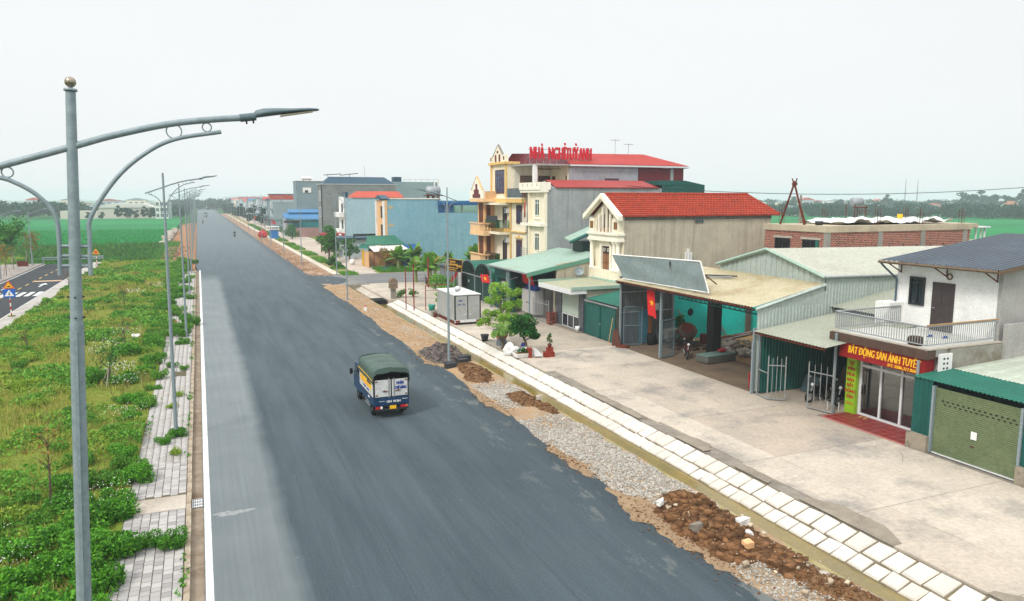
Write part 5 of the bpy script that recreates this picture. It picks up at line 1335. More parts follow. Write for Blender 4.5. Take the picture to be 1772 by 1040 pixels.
for i in range(5):
    mb = MB(); mb.corr((24.7, 79.4 - i * 1.4, 0), (0, -1.36, 0), (0, 0, 2.5), M_ogs, .2, .02); part('sheet', mb, t)
mb = MB(); mb.corr((24.7, 79.5, 0), (4, 0, 0), (0, 0, 2.6), M_ogs, .25, .02); part('end_sheet', mb, t)
mb = MB(); mb.hexa([(24.4, 72.2, 2.62), (30.6, 72.2, 3.0), (30.6, 80.0, 3.0), (24.4, 80.0, 2.62)], [(24.4, 72.2, 2.7), (30.6, 72.2, 3.1), (30.6, 80.0, 3.1), (24.4, 80.0, 2.7)], surf('dark_felt', rgb(72, 84, 86), rgb(60, 70, 74), 1, .8)); part('roof', mb, t)
# black signboard with gold writing, tilted on its post
t = thing('black_signboard', 'tilted black signboard with gold writing at the arched shed', 'sign', (23.3, 70.4, 0))
mb = MB()
c = Vector((23.3, 70.3, 3.35)); r_ = Vector((.86, -.5, -.12)).normalized(); u_ = Vector((0, 0, 1)) - r_ * r_.z; u_.normalize(); n_ = r_.cross(u_)
q = lambda a, b, d=0: c + r_ * a + u_ * b + n_ * d
mb.hexa([q(-.78, -.6, -.03), q(.78, -.6, -.03), q(.78, -.6, .03), q(-.78, -.6, .03)], [q(-.78, .6, -.03), q(.78, .6, -.03), q(.78, .6, .03), q(-.78, .6, .03)], M_black); pn = part('panel', mb, t)
M_gold = surf('gold_paint', rgb(226, 170, 48), rgb(210, 154, 40), 3, .5)
mb = MB()
for a, b in ((q(-.8, .6), q(.8, .6)), (q(-.8, -.6), q(.8, -.6)), (q(-.8, -.6), q(-.8, .6)), (q(.8, -.6), q(.8, .6))): mb.bar(a, b, .04, M_gold)
part('gold_rim', mb, pn)
mb = MB(); r0 = random.Random(3)
for row, (z, hh, xa, xb) in enumerate(((.36, .2, -.5, .1), (.08, .24, -.62, .35), (-.02, .26, .3, .7), (-.26, .13, -.6, .4), (-.46, .1, -.66, .3))):
    x = xa
    while x < xb:                                   # worn gold strokes of writing too small to read
        w_ = r0.uniform(.05, .1)
        h_ = hh * r0.uniform(.6, 1)
        mb.hexa([q(x, z - h_ / 2, .032), q(x + w_, z - h_ / 2, .032), q(x + w_, z - h_ / 2, .04), q(x, z - h_ / 2, .04)][::1], [q(x + .02, z + h_ / 2, .032), q(x + w_ * .7, z + h_ / 2, .032), q(x + w_ * .7, z + h_ / 2, .04), q(x + .02, z + h_ / 2, .04)], M_gold)
        x += w_ + r0.uniform(.01, .03)
part('gold_writing', mb, pn)
mb = MB(); mb.bar((23.3, 70.36, 0), (23.3, 70.36, 2.8), .06, M_steel); part('post', mb, t)
# ------------------------------------------------------------------ brick building under construction
t = thing('brick_building', 'unfinished red brick building with concrete ring beam and flat roof', 'building', (48, 42, 0))
def m_brick():
    m, n, b = newmat('brickwork')
    tc_ = n.nodes.new('ShaderNodeTexCoord').outputs['Object']
    sp = n.nodes.new('ShaderNodeSeparateXYZ'); n.links.new(tc_, sp.inputs[0])
    ad = n.nodes.new('ShaderNodeMath'); n.links.new(sp.outputs[0], ad.inputs[0]); n.links.new(sp.outputs[1], ad.inputs[1])
    cb = n.nodes.new('ShaderNodeCombineXYZ'); n.links.new(ad.outputs[0], cb.inputs[0]); n.links.new(sp.outputs[2], cb.inputs[1])
    br = n.nodes.new('ShaderNodeTexBrick')
    br.inputs['Scale'].default_value = 1.0; br.inputs['Brick Width'].default_value = 0.3; br.inputs['Row Height'].default_value = 0.13; br.inputs['Mortar Size'].default_value = 0.02
    br.inputs['Color1'].default_value = rgb(146, 62, 48); br.inputs['Color2'].default_value = rgb(86, 34, 30); br.inputs['Mortar'].default_value = rgb(178, 150, 130)
    n.links.new(cb.outputs[0], br.inputs['Vector'])
    c = mixc(n, rng(n, noise(n, tc_, 1.4, 5, .7), .5, .7, 0, .5), br.outputs[0], rgb(150, 96, 80))
    c = mixc(n, rng(n, noise(n, tc_, 5, 4, .7), .5, .7, 0, .7), c, rgb(92, 46, 44))
    n.links.new(c, b.inputs['Base Color']); b.inputs['Roughness'].default_value = .95
    bump(n, b, br.outputs[1], -.4, .02)
    return m
M_brick = m_brick()
BX, BY = 40.6, 39.5
P('brick_wall', t, [(BX, BY, 0, BX + .22, 45.6, 7.6), (BX + .22, BY, 0, 55.4, BY + .22, 7.6), (55.2, BY + .22, 0, 55.4, 45.6, 7.6), (BX + .22, 45.4, 0, 55.2, 45.6, 7.6)], M_brick)
M_beam = surf('pale_cast_concrete', rgb(190, 178, 154), rgb(174, 162, 140), .7, .9, 0, .2, 20, rgb(150, 140, 124), .5, .5)
P('ring_beam', t, [(BX - .08, BY - .08, 7.6, 55.6, 45.7, 8.05), (55.6, BY - .08, 7.75, 56.2, 45.7, 8.05)], M_beam)
for x in (BX - .03, 45.6, 50.0, 54.6): P('pillar', t, [(x, BY - .05, 0, x + .45, BY + .18, 7.6)], surf('grey_cast_concrete', rgb(150, 148, 140), rgb(134, 132, 124), 1, .9))
for y0, y1 in ((42.9, 44.5), (40.1, 41.7)):
    win_x(t, BX, y0, y1, 5.5, 7.05, M_dark, M_black, 'window', 1, None, .08, .03)
    P('lintel', t, [(BX - .03, y0 - .15, 7.05, BX + .1, y1 + .15, 7.2)], M_conc)
P('green_shutter', t, [(BX - .05, 40.12, 5.6, BX - .03, 40.4, 7.0)], M_teal_lt)
for k in range(9): P('putlog_hole', t, [(42.5 + k * 1.42, BY - .012, 6.35, 42.6 + k * 1.42, BY + .02, 6.6)], M_black)
P('door_frame', t, [(56.4, BY + .2, 5.4, 56.5, BY + .3, 7.7), (57.4, BY + .2, 5.4, 57.5, BY + .3, 7.7), (57.0, BY + .2, 5.4, 57.05, BY + .3, 7.7), (56.0, BY, 7.7, 57.8, BY + 1.2, 7.8)], M_alum)
mb = MB()
for x, y in ((41.5, 44.9), (46, 45.0), (45.8, 39.8), (50.2, 39.8), (54.8, 39.8), (50, 45), (55, 45)):
    for dx, dy in ((0, 0), (.25, 0), (0, .25), (.25, .25)): mb.tube([(x + dx, y + dy, 8.0), (x + dx * 1.1, y + dy, 9.0 + rnd.random() * .5)], .02, M_rust, 4)
part('rebar', mb, t)
ts = bumpy('x', 43.2, 54.4, 40.2, 45, .35, lambda x, y: 8.08 + .38 * abs(math.sin(x * 1.3) * math.sin(y * 1.7 + x * .4)) + .12 * math.sin(x * 3.3 + y) ** 2, surf('white_tarp', rgb(226, 230, 230), rgb(210, 214, 214), 1, .6))
one('white_tarpaulin', 'crumpled white tarpaulin spread on the brick building flat roof', 'tarpaulin', ts, (49, 42.6, 8.05))
mb = MB(); mb.lathe([(.0, 0), (.17, 0), (.2, .55), (.18, .55), (.15, .1), (0, .1)], (49.5, 41.0, 8.25), M_yellow, 14); one('yellow_bucket', 'tall yellow bucket on the brick building roof', 'bucket', mb, (49.5, 41, 8.3))
mb = MB(); mb.lathe([(.0, 0), (.25, 0), (.3, .3), (.26, .3), (0, .05)], (41.6, 41.2, 8.05), M_dark, 12); one('mortar_tub', 'small dark tub near the hoist frame on the roof', 'tub', mb, (41.6, 41.2, 8.05))
t = thing('hoist_frame', 'rusty A shaped hoist frame standing on the brick building roof', 'hoist', (40.9, 43, 8.05))
mb = MB(); mb.tube([(40.75, 44.2, 8.05), (40.95, 43.1, 11.25)], .07, M_rust, 8); part('leg', mb, t)
mb = MB(); mb.tube([(41.1, 42.1, 8.05), (40.95, 43.2, 11.25)], .07, M_rust, 8); part('leg', mb, t)
mb = MB(); mb.tube([(42.3, 43.2, 8.05), (40.95, 43.15, 11.0)], .05, M_rust, 8); part('leg', mb, t)
mb = MB(); mb.box(40.85, 42.95, 10.95, 41.05, 43.3, 11.15, M_rust); mb.tube([(40.95, 43.05, 11.1), (40.9, 42.85, 11.45)], .05, M_rust, 6); mb.tube([(40.95, 43.2, 11.1), (40.95, 43.4, 11.45)], .05, M_rust, 6); part('head', mb, t)
t = thing('water_tank', 'shiny steel water tank on a stand behind the brick building', 'water tank', (80, 73, 6))
mb = MB(); mb.tube([(79.2, 73, 9.45), (79.3, 73, 9.45), (80.7, 73, 9.45), (80.8, 73, 9.45)], [.3, .62, .62, .3], M_steel, 18); part('drum', mb, t)
mb = MB()
for x, y in ((79, 72.3), (81, 72.3), (79, 73.7), (81, 73.7)): mb.bar((x, y, 6), (x, y, 9.2), .12, M_rust)
mb.bar((78.8, 72.3, 8.8), (81.2, 72.3, 8.8), .1, M_rust); part('stand', mb, t)
t = thing('flat_house', 'low light grey house with flat roof beyond the brick building', 'house', (80, 73, 0))
P('wall', t, [(70, 70, -.5, 96, 78, 5.6)], surf('pale_blue_grey', rgb(176, 184, 188), rgb(164, 172, 176), .5, .9)); P('roof_slab', t, [(83, 69.5, 6.2, 99, 79, 6.6), (83, 70, 5.6, 83.3, 70.3, 6.2), (98, 70, 5.0, 98.3, 70.3, 6.2), (90, 72, 5.6, 97, 78, 6.2)], M_conc)
mb = MB(); mb.tube([(69.5, 72, 0), (69.5, 72, 10.4)], [.18, .12], M_conc_d, 8); mb.bar((69, 72, 9.8), (70, 72, 9.8), .1, M_steel); one('concrete_pole', 'concrete utility pole behind the brick building', 'utility pole', mb, (69.5, 72, 0))
t = thing('field_gate', 'small white arched gateway standing in the far green field', 'gateway', (455, 300, -.4))
[P('pillar', t, [q], M_creamtrim) for q in ((452, 299.5, -.4, 454, 301, 6), (457, 299.5, -.4, 459, 301, 6), (447, 299.5, -.4, 448.5, 301, 3.4), (462, 299.5, -.4, 463.5, 301, 3.4))]; P('lintel', t, [(450.5, 299.3, 6, 460.5, 301.2, 7.2), (453, 299.5, 7.2, 458, 301, 8.4)], surf('salmon', rgb(210, 150, 124), rgb(196, 136, 110), 2, .8))
g = MB(); g.box(330, 296, -.6, 700, 298.5, -.15, M_conc); struct('field_track', g)
g = MB(); g.hexa([(150, 118, -.6), (330, 150, -.6), (330, 154, -.6), (150, 122, -.6)], [(150, 118, -.3), (330, 150, -.3), (330, 154, -.3), (150, 122, -.3)], surf('pale_track', rgb(204, 190, 168))); struct('field_path', g)
# overhead line
mb = MB()
pa, pb = Vector((38.7, 63, 11.2)), Vector((90, 46, 12.3))
mb.tube([tuple(pa.lerp(pb, i / 24) + Vector((0, 0, -1.3 * 4 * (i / 24) * (1 - i / 24)))) for i in range(25)], .03, M_dark, 5)
one('overhead_cable', 'single thin overhead cable sagging across the sky above the sheds', 'cable', mb, (60, 55, 11))

# ------------------------------------------------------------------ houses beyond the cross street
t = thing('blue_house', 'deep house with long plain blue side wall and orange front', 'house', (33, 114, 0))
FX = 26.0
P('wall', t, [(FX + .4, 111.5, -.1, 34.45, 117, 9.85), (34.46, 111.52, -.1, 45, 117, 7.75)], M_bluewall)
P('front_wall', t, [(FX, 111.45, -.1, FX + .39, 117, 9.7)], M_orange)
P('pilaster', t, [(FX - .25, 111.4, 1.5, FX, 111.9, 9.6), (FX - .25, 116.5, 1.5, FX, 117, 9.6)], M_white)
for z in (7.0, 4.2, 1.4): win_x(t, FX, 112.6, 114.0, z, z + 1.8, M_wood, M_pane, 'window', 1)
for z in (8.4, 5.7, 2.9): P('wall_patch', t, [(FX + .6, 111.47, z, FX + 1.3, 111.495, z + .45)], surf('tan_patch', rgb(188, 172, 132)))
mb = MB(); mb.prism([(111.3, 9.9), (117.2, 9.9), (114.2, 10.5)], 'x', FX - .4, FX + .8, M_tealroof); mb.box(FX + .8, 111.4, 9.86, 34.6, 117.1, 10.0, M_creamtrim); part('roof', mb, t)
P('roof_canopy', t, [(34.4, 111.3, 9.3, 46, 117.5, 9.6)], M_bluemetal); P('canopy_fascia', t, [(34.4, 111.2, 8.9, 46, 111.29, 9.32)], M_blue_dk)
P('blue_panel', t, [(34.5, 111.6, 7.78, 37.0, 111.7, 8.9)], M_blue_dk)
P('canopy_post', t, [(38.3, 111.6, 7.76, 38.5, 111.8, 9.0), (44.8, 111.6, 7.76, 45, 111.8, 9.3)], M_white)
P('glass_rail', t, [(37.01, 111.6, 7.76, 44.7, 111.64, 8.9)], M_glass_g)
t = thing('water_tank', 'shiny steel water tank on the blue house roof', 'water tank', (36.5, 121, 9.5))
mb = MB(); mb.tube([(35.3, 121, 11.2), (35.5, 121, 11.2), (37.6, 121, 11.2), (37.8, 121, 11.2)], [.3, .8, .8, .3], M_steel, 16); part('drum', mb, t)
mb = MB()
for x in (35.6, 36.5, 37.4): mb.box(x, 120.4, 9.4, x + .1, 121.6, 10.5, M_rust)
mb.box(35, 120.3, 10.35, 38, 121.7, 10.5, M_rust); part('stand', mb, t)
P('stand_block', t, [(34.5, 119.5, 0, 39, 124, 9.4)], M_bluewall)
t = thing('light_blue_house', 'pale blue house with orange hipped sheet roof', 'house', (32, 147, 0))
P('wall', t, [(26, 144, -.1, 44, 149.5, 10.1)], M_ltblue)
P('front_wall', t, [(25.7, 143.95, -.1, 25.99, 149.5, 10.3)], M_white)
for z in (7.0, 3.8): win_x(t, 25.7, 145, 146.6, z, z + 2, M_dark, M_pane_t, 'window', 1)
for z in (3.2, 6.4): P('balcony', t, [(24.7, 144, z, 25.69, 149.4, z + .9)], M_white)
mb = MB(); mb.add([(27.2, 143.8, 10.12), (37.5, 143.8, 10.12), (37.5, 149.7, 10.12), (27.2, 149.7, 10.12), (28.6, 146.7, 11.35), (37.0, 146.7, 11.35)], [(0, 1, 5, 4), (1, 2, 5), (2, 3, 4, 5), (3, 0, 4)], M_orangemetal); part('roof', mb, t)
P('stair_box', t, [(25.8, 144.2, 10.1, 26.6, 145, 11.2)], M_tealroof)
t = thing('grey_house', 'rough grey house with dark teal hipped roof', 'house', (35, 177, 0))
P('wall', t, [(26.1, 174, -.1, 43.4, 180, 13.1)], surf('rough_grey', rgb(132, 136, 136), rgb(116, 121, 122), .3, .95, 0, .3, 6, rgb(96, 100, 102), .35, .7))
P('ring_beam', t, [(25.9, 173.9, 13.1, 43.6, 180.1, 13.3)], surf('pale_beam', rgb(176, 180, 180)))
P('wall_streak', t, [(25.95, 173.96, 0, 26.2, 173.99, 13)], M_dark)
mb = MB(); mb.add([(26.5, 174, 13.31), (43.2, 174, 13.31), (43.2, 180, 13.31), (26.5, 180, 13.31), (28.3, 176.5, 14.95), (41.2, 176.5, 14.95), (41.2, 177.5, 14.95), (28.3, 177.5, 14.95)], [(0, 1, 5, 4), (1, 2, 6, 5), (2, 3, 7, 6), (3, 0, 4, 7), (4, 5, 6, 7)], M_tealroof); part('roof', mb, t)
for z in (9.5, 5.8): win_x(t, 26.1, 175.5, 178, z, z + 2.2, M_white, M_pane, 'window', 1)
mb = MB(); mb.bar((27, 176, 15.3), (31, 176, 15.6), .12, M_dark); mb.bar((30.8, 176.5, 15.3), (35, 176.5, 15.8), .12, M_dark); mb.bar((28, 176.3, 14.9), (28, 176.3, 15.5), .08, M_dark); mb.bar((33, 176.5, 14.9), (33, 176.5, 15.7), .08, M_dark); mb.bar((36.5, 176, 14.9), (36.5, 176, 17.6), .05, M_steel)
one('solar_frame', 'thin dark rooftop frames and mast on the teal hipped roof', 'roof frame', mb, (31, 176, 15))
t = thing('slab_building', 'plain slate grey building with roof parapet behind the orange roofed house', 'building', (41, 200, 0))
P('wall', t, [(44.5, 180.2, -.1, 56, 190, 14.0)], surf('slate_render', rgb(136, 156, 162), rgb(126, 146, 152), .4, .9)); P('stair_box', t, [(44.6, 181, 14.0, 46.6, 183, 15.2)], M_tealroof)
P('corner_frame', t, [(54.6, 179.9, 10.6, 54.9, 180.19, 14.0), (55.6, 179.9, 10.6, 56, 180.19, 14.6)], M_white)
P('roof_rail', t, [(46.7, 180.3, 14.6, 56, 180.36, 14.66)] + [(47 + 1.5 * i, 180.3, 14.0, 47.06 + 1.5 * i, 180.36, 14.6) for i in range(6)], M_steel)
t = thing('tall_grey_building', 'tall blue grey building with two square upper openings', 'building', (32, 226, 0))
M_bg = surf('blue_grey_render', rgb(128, 146, 154), rgb(120, 138, 146), .3, .9, 0, .1, 6, rgb(112, 130, 138), .3, .5)
P('wall', t, [(26.2, 222, -.1, 46, 229, 14.75)], M_bg)
for x in (28.0, 32.6):
    f = MB(); f.box(x - .12, 221.93, 11.5, x + 2.5, 222.0, 13.15, M_conc_d); o = part('opening', f, t)
    P('pane', o, [(x, 221.9, 11.6, x + 2.38, 221.93, 13.05)], M_white); P('inner_window', o, [(x + .6, 221.87, 11.65, x + 1.5, 221.9, 12.3)], M_pane)
P('parapet', t, [(26.1, 221.9, 14.75, 46.1, 229.1, 14.95)], M_conc_d)
mb = MB(); mb.tube([(28.2, 225, 15.8), (31, 225, 15.8)], .55, M_white, 12); mb.box(28.6, 224.7, 14.95, 28.8, 225.3, 15.4, M_steel); mb.box(30.4, 224.7, 14.95, 30.6, 225.3, 15.4, M_steel); one('water_tank', 'small white tank on the tall blue grey building', 'water tank', mb, (29.5, 225, 14.95))
t = thing('blue_shed', 'wide blue roofed shed with teal glazing and pillared front', 'shed', (26, 203, 0))
P('wall', t, [(22.6, 200, -.05, 36, 210, 4.2)], surf('shed_teal', rgb(20, 110, 120), rgb(24, 126, 128), .15, .6))
for i in range(4): P('pillar', t, [(20.9, 200.2 + i * 3, -.05, 21.4, 200.7 + i * 3, 4.6)], surf('pale_pillar', rgb(196, 196, 200), rgb(182, 184, 190), 1, .8))
P('pink_wall', t, [(23.0, 199.2, -.05, 30, 199.5, 2.4)], surf('pink_brick', rgb(168, 132, 128), rgb(150, 116, 112), 1, .9)); P('gate_pier', t, [(30.1, 197.5, -.05, 31.5, 198.6, 2.7), (31.6, 198, -.05, 36, 198.3, 2.3)], surf('pier_cream', rgb(196, 188, 164)))
mb = MB(); mb.hexa([(20.4, 199.6, 4.7), (36, 199.6, 4.2), (36, 205, 6.0), (20.4, 205, 6.0)], [(20.4, 199.6, 4.85), (36, 199.6, 4.35), (36, 205, 6.2), (20.4, 205, 6.2)], M_bluemetal); rf = part('roof', mb, t)
mb = MB(); mb.hexa([(21.8, 203.6, 6.1), (36, 203.6, 6.1), (36, 207, 6.9), (21.8, 207, 6.9)], [(21.8, 203.6, 6.3), (36, 203.6, 6.3), (36, 207, 7.1), (21.8, 207, 7.1)], M_bluemetal); part('upper_roof', mb, rf)
P('porch', t, [(20.2, 198.8, 3.7, 24, 200, 4.3)], M_dark)

def far_house(name, label, y0, y1, h, d, wall, roofm=None, roofkind='flat', x0=26.0, fl=3, wm=M_pane, cat='house'):
    t = thing(name, label, cat, (x0 + d / 2, (y0 + y1) / 2, 0))
    P('wall', t, [(x0, y0, -.1, x0 + d, y1, h)], wall)
    for k in range(fl):
        z = .5 + (h - .3) / fl * k
        n = max(1, int((y1 - y0) / 3.5))
        for i in range(n):
            yy = y0 + (y1 - y0) * (i + .25) / n
            win_x(t, x0, yy, yy + 1.6, z + .6, z + 2.2, M_white, wm, 'window', 1)
        if k: P('balcony', t, [(x0 - .9, y0, z - .2, x0 - .01, y1, z + .6)], wall)
    if roofkind == 'gable':
        ym = (y0 + y1) / 2; mb = MB()
        mb.prism([(y0 - .2, h), (y1 + .2, h), (ym, h + 1.4)], 'x', x0 - .3, x0 + d, roofm); part('roof', mb, t)
    elif roofm: P('roof', t, [(x0 - .2, y0 - .2, h, x0 + d + .2, y1 + .2, h + .5)], roofm)
    return t
M_hz1 = surf('pale_render', rgb(186, 196, 200), rgb(174, 186, 190), .4, .9); M_hz2 = surf('grey_render', rgb(140, 156, 162), rgb(130, 146, 152), .4, .9)
far_house('row_house', 'pale grey row house with blank side and orange sheet wall above', 256, 262, 8.9, 26, M_hz2, None, 'flat', 22.6, 3)
t = thing('orange_roof_house', 'row house with long orange sheet roof and orange sign', 'house', (30, 268, 0))
P('wall', t, [(23.0, 264, -.1, 46, 272, 9.6)], M_hz1); P('roof', t, [(22.6, 263.9, 9.6, 46, 272, 11.2)], M_orangemetal); P('roof_rim', t, [(22.4, 263.8, 11.2, 46, 272, 11.45)], M_dark); P('sign', t, [(24, 263.6, 5.6, 27, 263.8, 7.4)], surf('orange_sign', rgb(214, 96, 76)))
win_x(t, 23.0, 266, 268, 6.2, 8.2, M_white, M_pane)
far_house('row_house', 'blue roofed pale row house with grey side', 290, 296, 9.3, 22, M_hz2, M_blue_dk, 'flat', 23.5, 3)
far_house('row_house', 'white three storey row house with small red roof block', 300, 306, 9.2, 20, M_hz1, M_orangemetal, 'gable', 23.5, 3)
far_house('row_house', 'slate side row house with pale blue parapet', 326, 334, 9.8, 24, M_hz2, M_ltblue, 'flat', 24.5, 3)
far_house('row_house', 'white fronted row house with deep blue sign wall', 352, 360, 9.8, 24, M_hz1, M_hz2, 'flat', 24.5, 3, M_blue_dk)
far_house('row_house', 'broad grey teal row house at the far bend', 388, 402, 9.2, 24, M_hz2, M_bluewall, 'flat', 25, 3)
specs = [(425, 433, 8.6, M_hz1, M_bluemetal, 'gable', 'pale row house with bright blue gable'), (446, 452, 9.4, M_hz2, None, 'flat', 'flat grey row house beyond the broad one'), (470, 480, 8.2, M_hz1, M_orangemetal, 'gable', 'hazy pale row house with orange gable'),
         (500, 508, 9.0, M_ltblue, None, 'flat', 'hazy light blue row house'), (530, 542, 9.6, M_hz1, M_redmetal, 'gable', 'hazy white row house with red gable'), (565, 575, 8.4, M_hz2, None, 'flat', 'hazy grey row house near the road end'), (600, 612, 9.2, M_cream, None, 'flat', 'faint cream row house at the road end'), (640, 655, 8.8, M_hz1, M_orangemetal, 'gable', 'last faint orange roofed house of the row')]
for y0, y1, h, wl, rm, rk, lb in specs: far_house('row_house', lb, y0, y1, h, 20, wl, rm, rk, 25.5, 2)
# low teal canopies and walls in front of the row
for y0, y1, x, m, lb in ((236, 250, 21.6, M_teal, 'teal lean-to canopy nearest the blue shed'), (258, 275, 21.0, M_dkgreen, 'dark green lean-to canopy in front of the orange roofed house'), (283, 300, 21.4, M_dkgreen, 'dark green lean-to canopy before the white row houses'), (310, 330, 21.2, M_teal, 'long teal canopy farther along the row'), (350, 372, 21.5, M_hz2, 'grey lean-to canopy at the far row')):
    t = thing('lean_to', lb, 'canopy', (x, y0, 0))
    mb = MB(); mb.hexa([(x, y0, 3.0), (x + 5, y0, 3.5), (x + 5, y1, 3.5), (x, y1, 3.0)], [(x, y0, 3.15), (x + 5, y0, 3.65), (x + 5, y1, 3.65), (x, y1, 3.15)], m); part('roof', mb, t)
    P('post', t, [(x + .1, y0 + .1, -.1, x + .3, y0 + .3, 3), (x + .1, y1 - .3, -.1, x + .3, y1 - .1, 3)], M_steel); P('rear_wall', t, [(x + 3.4, y0 + .5, -.1, x + 3.6, y1 - .5, 3.3)], M_hz1)
# low shed with dark flat roof and red canopy before the light blue house
t = thing('low_shed', 'low shed with black edged flat roof before the pale blue house', 'shed', (27, 130, 0))
P('wall', t, [(22.5, 127, -.1, 34, 134, 3.0)], M_hz1); P('roof', t, [(21.6, 126.5, 3.1, 33.5, 134.5, 3.3)], M_tealroof); P('rim', t, [(24, 126.3, 3.6, 33.8, 126.6, 4.0), (24, 126.4, 3.3, 24.2, 126.6, 3.6), (28.5, 126.4, 3.3, 28.7, 126.6, 3.6), (33.3, 126.4, 3.3, 33.5, 126.6, 3.6)], M_dark)
t = thing('red_canopy', 'small red flat canopy on posts behind the round tree', 'canopy', (22, 140, 0))
P('roof', t, [(20.6, 137, 3.2, 24.6, 142, 3.6)], surf('dull_red', rgb(160, 44, 50))); P('post', t, [(20.8, 137.2, 0, 21.0, 137.4, 3.2), (24.2, 137.2, 0, 24.4, 137.4, 3.2), (20.8, 141.5, 0, 21, 141.7, 3.2)], M_rust)
mb = MB(); mb.box(20.7, 131, 1.6, 20.9, 133, 3.6, M_bluepaint); mb.bar((20.8, 132, 0), (20.8, 132, 1.6), .1, M_steel); mb.ring((20.68, 132, 2.7), .5, .1, (0, 1, 0), (0, 0, 1), M_white, 14, 5)
one('blue_sign', 'blue roadside sign on a post beside the red canopy', 'sign', mb, (20.8, 132, 0))
# roadside hut with tarps
t = thing('roadside_hut', 'tarpaulin covered roadside hut with yellow boards and green roof', 'hut', (23.5, 112, 0))
P('wall', t, [(22.4, 106.9, 0, 22.5, 109.5, 2.2), (22.5, 109.4, 0, 28, 109.5, 2.2), (29.8, 106, 0, 29.9, 109.5, 2.4)], surf('peach_board', rgb(216, 170, 120), rgb(200, 154, 106), 1, .8))
P('yellow_board', t, [(22.3, 109.6, 0, 22.36, 110.5, 2.4), (22.3, 110.6, 0, 22.36, 111.3, 2.4)], surf('yellow_board', rgb(206, 158, 34)))
P('post', t, [(23.0, 106, 0, 23.1, 106.1, 2.5), (29.7, 106, 0, 29.8, 106.1, 2.6), (26.5, 106, 0, 26.6, 106.1, 2.5)], M_rust)
mb = MB(); mb.hexa([(22.9, 105.4, 2.35), (28.0, 105.4, 2.6), (28.0, 109, 3.0), (22.9, 109, 2.9)], [(22.9, 105.4, 2.4), (28.0, 105.4, 2.65), (28.0, 109, 3.05), (22.9, 109, 2.95)], surf('white_sheet', rgb(214, 212, 206))); part('white_tarp', mb, t)
mb = MB(); mb.hexa([(28.0, 105.4, 2.6), (29.9, 105.4, 2.4), (29.9, 109, 3.1), (28.0, 109, 3.0)], [(28.0, 105.4, 2.65), (29.9, 105.4, 2.45), (29.9, 109, 3.15), (28.0, 109, 3.05)], M_blue_dk); part('blue_tarp', mb, t)
mb = MB(); mb.hexa([(22.5, 109.0, 3.1), (28.4, 109.0, 3.1), (27.4, 111.3, 4.3), (23.2, 111.3, 4.3)], [(22.5, 109.0, 3.2), (28.4, 109.0, 3.2), (27.4, 111.4, 4.4), (23.2, 111.4, 4.4)], surf('hut_green', rgb(44, 112, 88), rgb(36, 98, 78), 1, .6)); part('green_roof', mb, t)
mb = MB(); mb.hexa([(21.6, 110.9, 2.6), (23.2, 108.8, 2.6), (23.4, 110, 2.6), (22.4, 111.4, 2.6)], [(22.2, 110.4, 3.3), (22.9, 109.8, 3.3), (22.9, 110.2, 3.3), (22.4, 110.7, 3.3)], M_teal_lt); part('teal_parasol', mb, t)
P('rear_wall', t, [(23, 109.6, 0, 29.8, 109.75, 2.6)], M_dark)
mb = bumpy('x', 22.6, 25.0, 101.3, 103.4, .3, lambda x, y: .05 + .35 * max(0, 1 - ((x - 23.8) ** 2 + (y - 102.3) ** 2)) + .06 * math.sin(x * 9) * math.sin(y * 8), M_bluepaint); one('blue_tarpaulin', 'crumpled blue tarpaulin on the ground before the roadside hut', 'tarpaulin', mb, (23.8, 102.3, 0))
mb = MB(); mb.ball((21.2, 113, .42), .45, M_white, 12); one('white_sphere', 'round white ball standing left of the yellow boarded hut', 'ball', mb, (21.2, 113, 0))
mb = MB(); mb.box(27.2, 104.6, 0, 28.4, 105.2, 1.0, M_bluepaint); mb.box(27.4, 104.7, 1.0, 28.2, 105.1, 1.3, M_white); one('blue_crate', 'blue and white bundle beside the hut tarps', 'crate', mb, (27.8, 105, 0))

# factory and distant block beyond the rice field
t = thing('factory', 'long low white factory hall beyond the rice field', 'factory', (-32, 440, -.4))
P('wall', t, [(-47, 432, -.4, -21, 450, 5.2)], surf('factory_white', rgb(214, 208, 196))); mb = MB(); mb.prism([(-47.5, 5.2), (-20.5, 5.2), (-26, 7.3), (-42, 7.3)], 'y', 431.5, 450, surf('factory_roof', rgb(224, 222, 216))); part('roof', mb, t)
P('annex', t, [(-64, 432, -.4, -47.2, 444, 3.6)], MATS['factory_white'])
t = thing('block_building', 'white three storey block with rows of dark windows beyond the rice field', 'building', (-20, 424, -.4))
P('wall', t, [(-20.2, 420, -.4, -14.2, 428, 8.9)], M_white)
for k in range(3):
    for i in range(3): win_y(t, 420, -20 + i * 2.0, -18.4 + i * 2.0, .4 + k * 2.9, 2.3 + k * 2.9, M_white, M_pane_t, 'window', 1, None, .15, .15)
P('stair_wing', t, [(-14.1, 422, -.4, -12.8, 428, 8.2)], M_hz1)
